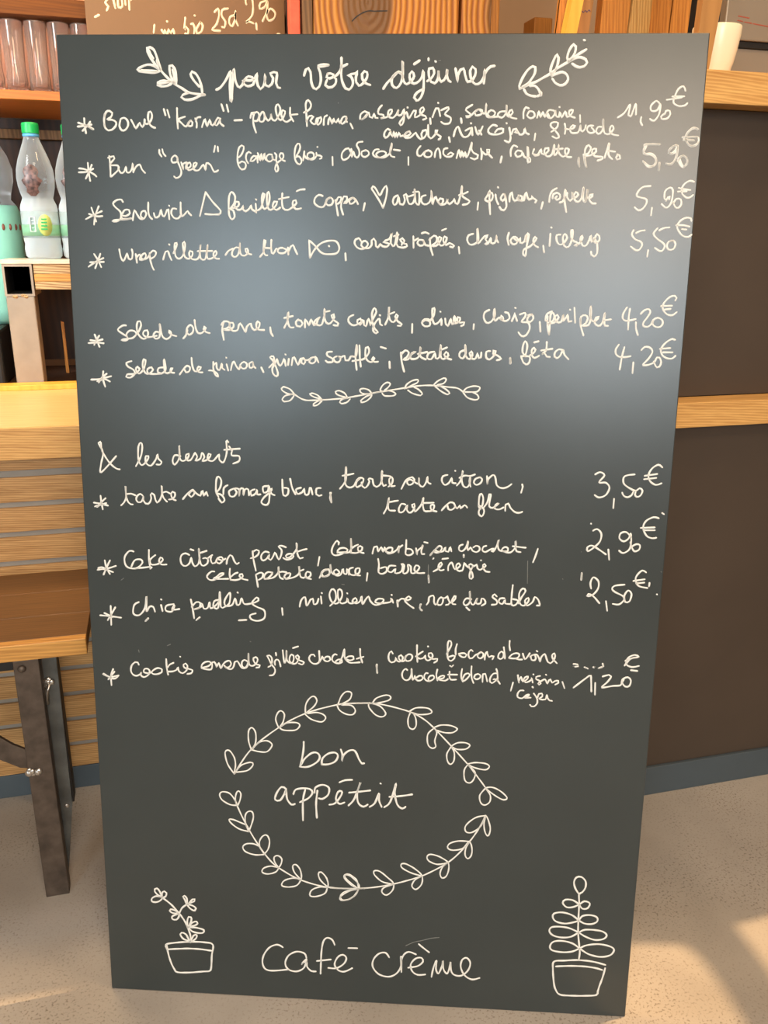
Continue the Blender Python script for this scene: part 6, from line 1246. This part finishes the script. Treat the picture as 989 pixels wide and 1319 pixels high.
# ---------------------------------------------------------------- bench
bn = empty('bench', (-0.6, 1.4, 0), 'low wooden bench with a brown top and raw steel legs', 'bench')
bn.location = (0, 0, 0)
for (y0, y1, x1) in ((1.252, 1.352, -0.141), (1.3526, 1.452, -0.141), (1.4526, 1.548, -0.141)):
    obj('top_plank', box(BM(), (-1.2, y0 if y0 > 1.26 else 1.268, 0.447), (x1, y1, 0.4700), 0.001), M['bench_top'], bn)
e = obj('edge_board', box(BM(), (-1.2, 1.25, 0.4435), (-0.141, 1.2675, 0.4705), 0.0015), M['oak_edge'], bn); e['label'] = 'rough yellowish front edge of the bench'
obj('frame_rail', box(BM(), (-1.15, 1.285, 0.412), (-0.255, 1.31, 0.4425), 0.001), M['black'], bn)
# angle-iron leg: face towards the room and a side flange
leg = obj('leg', box(BM(), (-0.2495, 1.252, 0.0), (-0.2125, 1.2565, 0.443), 0.001), M['steel'], bn)
fl = box(BM(), (-0.2170, 1.257, 0.0), (-0.2125, 1.275, 0.443), 0.0008)
obj('leg_flange', fl, M['steel'], leg)
bm = BM(); lathe(bm, [(0.0055, 0), (0.0062, 0.002), (0.004, 0.0045), (0.001, 0.0052)], 16)
bmesh.ops.rotate(bm, verts=bm.verts, cent=(0, 0, 0), matrix=Matrix.Rotation(math.pi / 2, 3, 'X'))
obj('bolt_head', bm, M['steel'], leg, True, (-0.2375, 1.2522, 0.430))
rear = obj('leg', prism(BM(), [(-0.2120, 0.443), (-0.1905, 0.443), (-0.1945, 0.157), (-0.2165, 0.003), (-0.2200, 0.0), (-0.2215, 0.0)], 1.279, 1.284, 0.0006), M['steel_blue'], bn)
rear['label'] = 'bluish flat steel bar behind the front leg, cut to a point at the floor'
obj('leg_flange', box(BM(), (-0.1945, 1.2845, 0.157), (-0.1915, 1.31, 0.443), 0.0006), M['black'], rear)
bm = BM(); bmesh.ops.create_icosphere(bm, subdivisions=3, radius=0.0042); 
for v in bm.verts: v.co.y *= 0.5; v.co *= 1 + 0.12 * noise.noise(v.co * 900)
obj('bolt_head', bm, M['weld'], rear, True, (-0.2035, 1.2785, 0.155))
br_ = obj('brace', prism(BM(), [(-0.62, 0.62), (-0.62, 0.62), (-0.62, 0.62)], 1.2585, 1.264), M['steel'], bn) if False else None
pts = [(-0.46, 0.435), (-0.42, 0.435), (-0.302, 0.328), (-0.285, 0.312), (-0.268, 0.295), (-0.246, 0.281), (-0.246, 0.248), (-0.262, 0.252), (-0.290, 0.272), (-0.312, 0.292)]
br_ = obj('brace', prism(BM(), pts, 1.259, 1.265, 0.0006), M['steel'], bn)
def weld(bmx, c, r, n=5):
    for i in range(n):
        q = bmesh.ops.create_icosphere(bmx, subdivisions=2, radius=r * random.uniform(.7, 1.1))
        off = Vector((random.uniform(-1, 1) * r * 1.3, random.uniform(-.2, .2) * r, random.uniform(-.8, .8) * r))
        for v in q['verts']: v.co = v.co * 1.0 + off + Vector(c); v.co.y = c[1] + (v.co.y - c[1]) * 0.5
bm = BM(); weld(bm, (-0.241, 1.2515, 0.247), 0.0062, 9); obj('weld_bead', bm, M['weld'], bn, True)
bm = BM(); weld(bm, (-0.2060, 1.277, 0.388), 0.0058, 8); tube(bm, [(-0.2055, 1.276, 0.386), (-0.2105, 1.275, 0.372), (-0.2115, 1.274, 0.352)], 0.0032); obj('weld_bead', bm, M['weld'], bn, True)
for x in (-1.05,):
    obj('leg', box(BM(), (x - .018, 1.252, 0), (x + .018, 1.2565, 0.443), 0.001), M['steel'], bn)
for x in (-1.05, -0.262):
    obj('leg', box(BM(), (x - .018, 1.505, 0), (x + .018, 1.51, 0.4465), 0.001), M['steel'], bn)

# ---------------------------------------------------------------- tube frame and bottle shelf on the worktop
fr = empty('shelf_frame', (0, 0, 0.7475), 'square steel tube frame standing on the worktop, under the bottles', 'shelf frame')
Z = 0.7475
def sq_tube(x0, x1, z0, z1, y0, y1, t):
    bm = BM(); o = [(x0, z0), (x1, z0), (x1, z1), (x0, z1)]; i = [(x0 + t, z0 + t), (x1 - t, z0 + t), (x1 - t, z1 - t), (x0 + t, z1 - t)]
    vo0 = [bm.verts.new((a, y0, b)) for a, b in o]; vi0 = [bm.verts.new((a, y0, b)) for a, b in i]
    vo1 = [bm.verts.new((a, y1, b)) for a, b in o]; vi1 = [bm.verts.new((a, y1, b)) for a, b in i]
    for k in range(4):
        j = (k + 1) % 4
        bm.faces.new((vo0[k], vo0[j], vi0[j], vi0[k])); bm.faces.new((vo0[k], vo1[k], vo1[j], vo0[j]))
        f = bm.faces.new((vi0[k], vi0[j], vi1[j], vi1[k])); f.material_index = 1
    bm.faces.new(vo1); bm.verts.ensure_lookup_table(); f = bm.faces.new(vi1); f.material_index = 1
    return bm
obj('cross_tube', sq_tube(-0.2985, -0.2410, 0.935 - Z, 0.9985 - Z, 1.931, 2.04, 0.0045), [M['tube'], M['tube_in']], fr)
obj('leg', box(BM(), (-0.2975, 1.932, 0.0), (-0.2425, 1.985, 0.9345 - Z), 0.002), M['tube'], fr)
obj('leg', box(BM(), (0.17, 1.932, 0.0), (0.225, 1.985, 0.948 - Z), 0.002), M['tube'], fr)
bm = BM(); weld(bm, (-0.262, 1.9315, 0.935 - Z), 0.0035, 6); weld(bm, (-0.28, 1.9315, 0.935 - Z), 0.003, 6); obj('weld_bead', bm, M['ply_edge'], fr, True)
for k, (z0, z1, mm) in enumerate(((0.948, 0.9635, 'ply_edge'), (0.9638, 0.979, 'oak_edge'), (0.9793, 0.9985, 'ply_edge'))):
    obj('board_layer', box(BM(), (-0.2385, 1.933, z0 - Z), (0.235, 2.04, z1 - Z), 0.0008), M[mm], fr)
tag(obj('stone_shelf', box(BM(), (-0.2995, 1.930, 0), (0.24, 2.042, 0.0085), 0.001), M['marble'], loc=(0, 0, 0.9990)), 'thin pale stone shelf the water bottles stand on', 'shelf')

# water bottles
ZB = 1.0078
def bottle(name, x, y, label, group=None):
    b = empty(name, (x, y, ZB), label, 'bottle', group)
    prof = [(0.0, 0.004), (0.020, 0.003), (0.030, 0.0), (0.0355, 0.006), (0.0365, 0.020), (0.0350, 0.030), (0.0362, 0.038), (0.0365, 0.100), (0.0350, 0.107),
            (0.0308, 0.117), (0.0300, 0.121), (0.0322, 0.128), (0.0355, 0.142), (0.0370, 0.158), (0.0355, 0.175), (0.0305, 0.193), (0.0240, 0.210), (0.0175, 0.226), (0.0140, 0.236), (0.0130, 0.242), (0.0130, 0.2460)]
    rip = lambda a, z: 1 + (0.045 * math.sin(a * 5) if z < 0.034 else 0.0)
    bm = BM(); lathe(bm, prof, 40, ripple=rip)
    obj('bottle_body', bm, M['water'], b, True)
    bm = BM(); lathe(bm, [(0.0158, 0.243), (0.0158, 0.2425), (0.0166, 0.2435), (0.0166, 0.2585), (0.0155, 0.2622), (0.010, 0.2635)], 40, ripple=lambda a, z: 1 + 0.02 * math.sin(a * 20))
    obj('cap', bm, M['cap'], b, False)
    bm = BM(); lathe(bm, [(0.0150, 0.2365), (0.0160, 0.2375), (0.0160, 0.2410), (0.0150, 0.2422)], 32); obj('cap_ring', bm, plain('cap_ring_blue', srgb(90, 170, 220), 0.4), b, True)
    # dark printed emblem following the bulge
    def rz(z):
        for (r0, a), (r1, c) in zip(prof[3:-1], prof[4:]):
            if a <= z <= c: return r0 + (r1 - r0) * (z - a) / (c - a)
        return 0.03
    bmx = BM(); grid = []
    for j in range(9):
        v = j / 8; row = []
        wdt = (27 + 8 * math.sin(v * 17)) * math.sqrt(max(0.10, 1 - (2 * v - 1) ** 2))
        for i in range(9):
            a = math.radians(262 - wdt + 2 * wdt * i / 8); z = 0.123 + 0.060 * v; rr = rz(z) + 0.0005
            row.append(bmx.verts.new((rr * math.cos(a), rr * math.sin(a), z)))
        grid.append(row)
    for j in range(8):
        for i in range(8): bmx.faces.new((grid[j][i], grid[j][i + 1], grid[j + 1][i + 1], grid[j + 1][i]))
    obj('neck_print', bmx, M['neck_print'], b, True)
    def patch(nm, a0, a1, z0, z1, mat, r=0.0366, shape=None):
        bmx = BM(); n = 14; g = []
        for i in range(n + 1):
            a = math.radians(a0 + (a1 - a0) * i / n); u = 2 * i / n - 1
            if shape == 'oval': hz = math.sqrt(max(0.02, 1 - u * u)) * (z1 - z0) / 2; zz0, zz1 = (z0 + z1) / 2 - hz, (z0 + z1) / 2 + hz
            else: zz0, zz1 = z0, z1
            rr = r if not callable(r) else None
            g.append((bmx.verts.new((rr * math.cos(a), rr * math.sin(a), zz0)), bmx.verts.new((rr * math.cos(a), rr * math.sin(a), zz1))))
        for i in range(n): bmx.faces.new((g[i][0], g[i + 1][0], g[i + 1][1], g[i][1]))
        o = obj(nm, bmx, mat, b, True); sm = o.modifiers.new('thickness', 'SOLIDIFY'); sm.thickness = 0.0003; sm.offset = 1
        return o
    patch('label_sleeve', 178, 362, 0.042, 0.094, M['label_white_clear'])
    patch('label_green_band', 185, 355, 0.046, 0.068, M['label_green_clear'], 0.0371)
    patch('label_oval', 268, 312, 0.046, 0.088, M['label_lime'], 0.0375, 'oval')
    bmx = BM()
    for i in range(4):
        z = 0.058 + i * 0.0065
        box(bmx, (0.004 + i * .0006, -0.0381, z), (0.0165, -0.0372, z + 0.0028))
    obj('label_lettering', bmx, M['cap'], b)
    bmx = BM()
    for (x0, z0, x1, z1) in ((-0.017, .054, -0.0155, .083), (-0.0075, .054, -0.006, .083), (-0.0155, .054, -0.0075, .0552), (-0.0155, .0818, -0.0075, .083), (-0.014, .061, -0.009, .0622), (-0.014, .068, -0.009, .0692), (-0.014, .075, -0.009, .0762)):
        box(bmx, (x0, -0.0378, z0), (x1, -0.0362 if abs((x0 + x1) / 2) < .01 else -0.034, z1))
    obj('label_emblem', bmx, M['label_white'], b)
    return b
M['label_white_clear'] = glassy('label_film', (0.92, 1.0, 0.98, 1), 0.2, 0.35, 1.1, (0.84, 0.97, 1.0, 1))
M['label_green_clear'] = glassy('label_green_film', (0.6, 0.95, 0.7, 1), 0.3, 0.45, 1.1, (0.58, 0.88, 0.68, 1))
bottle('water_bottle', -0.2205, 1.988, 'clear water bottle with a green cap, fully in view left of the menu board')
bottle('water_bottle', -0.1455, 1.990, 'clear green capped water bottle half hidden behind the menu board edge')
# dark appliance and the large teal bottle standing on it
ap = empty('appliance', (-0.42, 2.1, 0.7475), 'small black appliance on the worktop at the left picture edge', 'appliance')
obj('housing', box(BM(), (-0.16, -0.15, 0.0), (0.098, 0.09, 0.118), 0.006), M['black'], ap)
obj('side_plate', box(BM(), (0.060, -0.157, 0.006), (0.076, -0.1505, 0.055), 0.001), M['label_white'], ap)
tb = empty('large_bottle', (-0.352, 2.125, 0.8658), 'large bottle with a pale teal label cut by the left picture edge', 'bottle')
bm = BM(); lathe(bm, [(0.0, 0.003), (0.06, 0.0), (0.072, 0.010), (0.076, 0.03), (0.076, 0.235), (0.070, 0.25)], 48); obj('label_sleeve', bm, M['teal'], tb, True)
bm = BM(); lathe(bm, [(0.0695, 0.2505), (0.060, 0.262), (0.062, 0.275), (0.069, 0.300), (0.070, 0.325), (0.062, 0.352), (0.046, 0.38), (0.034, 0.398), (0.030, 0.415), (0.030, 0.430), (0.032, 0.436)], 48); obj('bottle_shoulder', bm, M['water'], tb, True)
bm = BM()
for i in range(6):
    a = math.radians(-78 + i * 13); c = Vector((0.0755 * math.cos(a), 0.0755 * math.sin(a), 0.205))
    q = bmesh.ops.create_icosphere(bm, subdivisions=2, radius=0.006)
    for v in q['verts']: v.co = Vector((v.co.x * .6, v.co.y * .6, v.co.z * 1.2)) + c
obj('label_marks', bm, M['label_brown'], tb, True)

# ---------------------------------------------------------------- back cabinet with the glasses
cab = empty('back_shelving', (0, 0, 0), 'orange wooden wall shelving holding the glasses behind the bar', 'shelving')
obj('back_panel', box(BM(), (-1.2, 2.33, 0.75), (0.3095, 2.35, 1.3144)), M['dark_wood'], cab)
obj('back_panel', box(BM(), (-1.2, 2.33, 1.332), (0.3095, 2.35, 1.98)), M['peach_glow'], cab)
obj('shelf_board', box(BM(), (-1.2, 2.0, 1.3145), (0.3095, 2.329, 1.3315), 0.001), M['shelf_wood'], cab)
obj('shelf_board', box(BM(), (-1.2, 2.03, 1.4725), (0.3095, 2.329, 1.5050), 0.001), M['shelf_dark'], cab)
obj('side_panel', box(BM(), (0.3100, 2.0, 0.0), (0.3180, 2.35, 1.98), 0.001), M['dark_wood'], cab)
obj('ledge', box(BM(), (-1.2, 2.30, 1.268), (0.3095, 2.329, 1.288), 0.001), M['board_grey'], cab)
tag(obj('wooden_stick', prism(BM(), [(-0.2135, 0.7485), (-0.2065, 0.7485), (-0.2070, 0.865), (-0.2135, 0.868)], 2.10, 2.106, 0.0006), M['board_orange']), 'thin light wooden stick upright in the dark gap under the bottle shelf', 'stick')
GH = 0.134
def tumbler(x, y, lab):
    g = empty('glass_tumbler', (x, y, 1.3318), lab, 'glass', 'glass tumblers on the orange shelf')
    bm = BM()
    prof = [(0.0, 0.0), (0.0165, 0.0), (0.0190, 0.004), (0.0205, 0.024), (0.0190, 0.046), (0.0192, 0.056), (0.0212, GH - .002), (0.0208, GH), (0.0198, GH - .002), (0.0178, 0.056), (0.0170, 0.046), (0.0180, 0.024), (0.0150, 0.013), (0.0, 0.011)]
    lathe(bm, prof, 40, ripple=lambda a, z: 1 + (0.035 * math.cos(a * 10) if z < 0.045 else 0.0), close=False)
    bmesh.ops.remove_doubles(bm, verts=bm.verts, dist=1e-6)
    obj('glass_body', bm, M['glass'], g, True)
    return g
k = 0
for row, y in enumerate((2.060, 2.108, 2.156)):
    for i in range(5):
        x = -0.287 + i * 0.0445 + (0.010 if row % 2 else 0)
        where = ['cut by the picture edge', 'second from the edge', 'third from the edge', 'beside the menu board', 'behind the menu board'][i]
        tumbler(x, y, 'ribbed tumbler on the orange shelf, %s row, %s' % (['front', 'middle', 'back'][row], where))

# small brown menu board standing on the shelf
sm = empty('small_menu_board', (0, 2.011, 1.3318), 'brown menu board with cream chalk drink prices, above the big black board', 'menu board')
obj('board_panel', box(BM(), (-0.0945, 0.0005, 0.0), (0.3065, 0.010, 0.245), 0.0008), M['menu_brown'], sm)
bm = BM()
for hw, P in rows_of(JUICE_WRITING): stroke(bm, [(a, b - 1.3318) for a, b in P], hw, 0.0005)
o = obj('chalk_writing', bm, M['cream_ink'], sm, True); o['label'] = "cream handwriting reading sirop, jus bio 25cl 2,90"

# ---------------------------------------------------------------- old timber posts
def post(name, x0, x1, y0, y1, mat, label, cat='post', z1=2.9, bev=0.002):
    return tag(obj(name, box(BM(), (0, y0, 0), (x1 - x0, y1, z1), bev), mat, loc=(x0, 0, 0)), label, cat)
post('painted_batten', 0.2765, 0.2955, 1.75, 1.78, M['red'], 'narrow red painted batten right of the brown menu board')
post('grey_batten', 0.2990, 0.3190, 1.752, 1.80, M['board_grey'], 'narrow greenish brown batten beside the red batten')
bm = BM(); box(bm, (0, 1.75, 0), (0.284, 1.98, 2.9), 0.004)
tp = tag(obj('timber_post', bm, M['timber'], loc=(0.3205, 0, 0)), 'thick old timber post with a large dark knot, above the menu board', 'post')
bm = BM(); stroke(bm, [(0.073, 1.442), (0.085, 1.452), (0.102, 1.460), (0.118, 1.461), (0.140, 1.463)], 0.0012, 1.75)
obj('crack', bm, M['black'], tp)
post('timber_plank', 0.6095, 0.6715, 1.752, 1.82, M['timber'], 'weathered timber plank close to the right of the knotted post')
post('timber_strip', 0.6722, 0.6930, 1.765, 1.82, M['board_orange'], 'narrow brown wooden strip right of the weathered plank')
tag(obj('wooden_block', box(BM(), (1.131, 2.6, 0.0), (1.189, 2.68, 1.669), 0.003), M['board_orange']), 'blurred orange wooden post far behind, right of the timber plank', 'post')

# ---------------------------------------------------------------- right counter
RX0, RX1 = 0.34, 2.2
rc = empty('serving_counter', (0, 0, 0), 'dark brown serving counter with an oak rail, right of the menu board', 'counter')
obj('lower_panel', box(BM(), (RX0, 1.256, 0.0645), (RX1, 1.276, 0.7555), 0.001), M['dark_panel'] if 'dark_panel' in M else M['dark_panel_hi'], rc)
obj('upper_panel', box(BM(), (RX0, 1.281, 0.7995), (RX1, 1.301, 1.2545), 0.001), M['dark_panel_hi'], rc)
obj('plinth', box(BM(), (RX0, 1.250, 0.0), (RX1, 1.262, 0.0640), 0.001), M['plinth'], rc)
obj('rail', box(BM(), (RX0, 1.230, 0.7560), (RX1, 1.2805, 0.7990), 0.0012), M['oak'], rc)
obj('carcass', box(BM(), (RX0 + .002, 1.302, 0.0), (RX1, 1.70, 1.2545)), M['dark_wood'], rc)
tag(obj('counter_top', box(BM(), (RX0, 1.230, 0), (RX1, 1.715, 0.0455), 0.0012), M['oak'], loc=(0, 0, 1.2550)), 'thick oak top of the dark serving counter, carrying the cup', 'worktop')
ZT = 1.3010
# cup
cp = empty('coffee_cup', (0.8775, 1.31, ZT), 'white ceramic cup on the oak counter top, half hidden by the menu board', 'cup')
bm = BM(); prof = [(0.0, 0.003), (0.019, 0.003), (0.0205, 0.0), (0.0230, 0.001), (0.0262, 0.008), (0.0300, 0.022), (0.0335, 0.040), (0.0362, 0.060), (0.0368, 0.0715), (0.0365, 0.0730), (0.0350, 0.0720), (0.0318, 0.042), (0.028, 0.022), (0.023, 0.010), (0.0, 0.007)]
lathe(bm, prof, 56, close=False); bmesh.ops.remove_doubles(bm, verts=bm.verts, dist=1e-6)
obj('cup_body', bm, M['ceramic'], cp, True)
bm = BM(); tube(bm, [(0, 0.034, 0.056), (0.001, 0.048, 0.058), (0.001, 0.057, 0.047), (0.001, 0.055, 0.033), (0.001, 0.044, 0.024), (0, 0.0295, 0.024)], 0.004); obj('handle', bm, M['ceramic'], cp, True)
# upright boards leaning behind the cup
def lean_board(name, xb0, xb1, xt0, xt1, y0, y1, mat, label, z0=ZT + .0004, z1=2.1, bev=0.0):
    """given the left/right x at z=1.385 and z=1.435"""
    f = lambda a, b, z: a + (b - a) * (z - 1.385) / 0.05
    p = [(f(xb0, xt0, z0), z0), (f(xb1, xt1, z0), z0), (f(xb1, xt1, z1), z1), (f(xb0, xt0, z1), z1)]
    return tag(obj(name, prism(BM(), p, y0, y1, bev), mat), label, 'board')
lean_board('offcut_board', 0.6800, 0.6925, 0.6835, 0.7050, 1.4715, 1.4805, M['board_orange'], 'thin reddish wooden board edge left of the bright yellow board', z1=1.62)
lean_board('offcut_board', 0.6875, 0.7080, 0.6960, 0.7165, 1.450, 1.470, M['board_yellow'], 'bright yellow wooden board leaning right, behind the menu board top', z1=1.62)
sb = lean_board('offcut_board', 0.7040, 0.7440, 0.7080, 0.7490, 1.481, 1.500, M['board_brown'], 'brown wooden board with a blue pencil scribble', z1=2.0)
bm = BM(); P = [(0.7205 + i * 0.0020, 1.4205 + 0.0016 * math.sin(i * 1.9) + 0.00035 * i) for i in range(13)]
stroke(bm, P, 0.0006, 1.481); o = obj('pencil_scribble', bm, M['blue_ink'], sb)
lean_board('upright_board', 0.7495, 0.7990, 0.7505, 0.8020, 1.450, 1.470, M['board_orange'], 'wide orange wooden board between the scribbled board and the pale board')
lean_board('upright_board', 0.8000, 0.8380, 0.8035, 0.8395, 1.446, 1.468, M['board_pale'], 'pale upright oak board left of the two reddish boards')
lean_board('upright_board', 0.8390, 0.8845, 0.8405, 0.8855, 1.462, 1.480, M['board_orange'], 'reddish brown upright board next to the pale oak board, left of the seam')
lean_board('upright_board', 0.8865, 0.9215, 0.8880, 0.9230, 1.462, 1.480, M['board_orange'], 'reddish brown upright board right of the seam, beside the end board')
lean_board('upright_board', 0.8003, 0.8318, 0.8018, 0.8369, 1.238, 1.252, M['board_brown'], 'light brown end board right beside the dark gap and the cup')
# coffee machine
cm = empty('coffee_machine', (0, 0, ZT), 'grey metal machine with red lettering at the upper right picture edge', 'machine')
obj('front_plate', box(BM(), (1.020, 1.50, 1.4015 - ZT), (1.60, 1.52, 1.80 - ZT), 0.002), M['machine'], cm)
obj('black_strip', box(BM(), (1.015, 1.504, 1.3905 - ZT), (1.60, 1.52, 1.4010 - ZT), 0.0008), M['black'], cm)
obj('lower_plate', box(BM(), (1.022, 1.508, 0.0), (1.60, 1.52, 1.390 - ZT), 0.001), M['machine'], cm)
obj('housing', box(BM(), (1.018, 1.5205, 0.0), (1.60, 1.66, 1.80 - ZT), 0.003), M['black'], cm)
bm = BM()
def scrawl(x0, x1, z0, z1, y):
    n = max(3, int((x1 - x0) / 0.0011)); stroke(bm, [(x0 + (x1 - x0) * i / n, z0 + (z1 - z0) * i / n + (0.0008 if i % 2 else -0.0008)) for i in range(n + 1)], 0.0005, y)
scrawl(1.0445, 1.0680, 1.4395 - ZT, 1.4375 - ZT, 1.50)
scrawl(1.0440, 1.0555, 1.4325 - ZT, 1.4315 - ZT, 1.50); scrawl(1.0585, 1.0745, 1.4308 - ZT, 1.4295 - ZT, 1.50); scrawl(1.0775, 1.1150, 1.4292 - ZT, 1.4260 - ZT, 1.50)
o = obj('red_lettering', bm, M['red_ink'], cm); o['label'] = 'two lines of small red lettering'
tag(obj('floor_mark', lathe(BM(), [(0.0001, 0.0003), (0.0045, 0.0003), (0.0045, 0.0007), (0.0001, 0.0008)], 20), M['black'], loc=(-0.2520, 1.512, 0.0)), 'small dark round mark on the floor by the bench leg', 'mark')
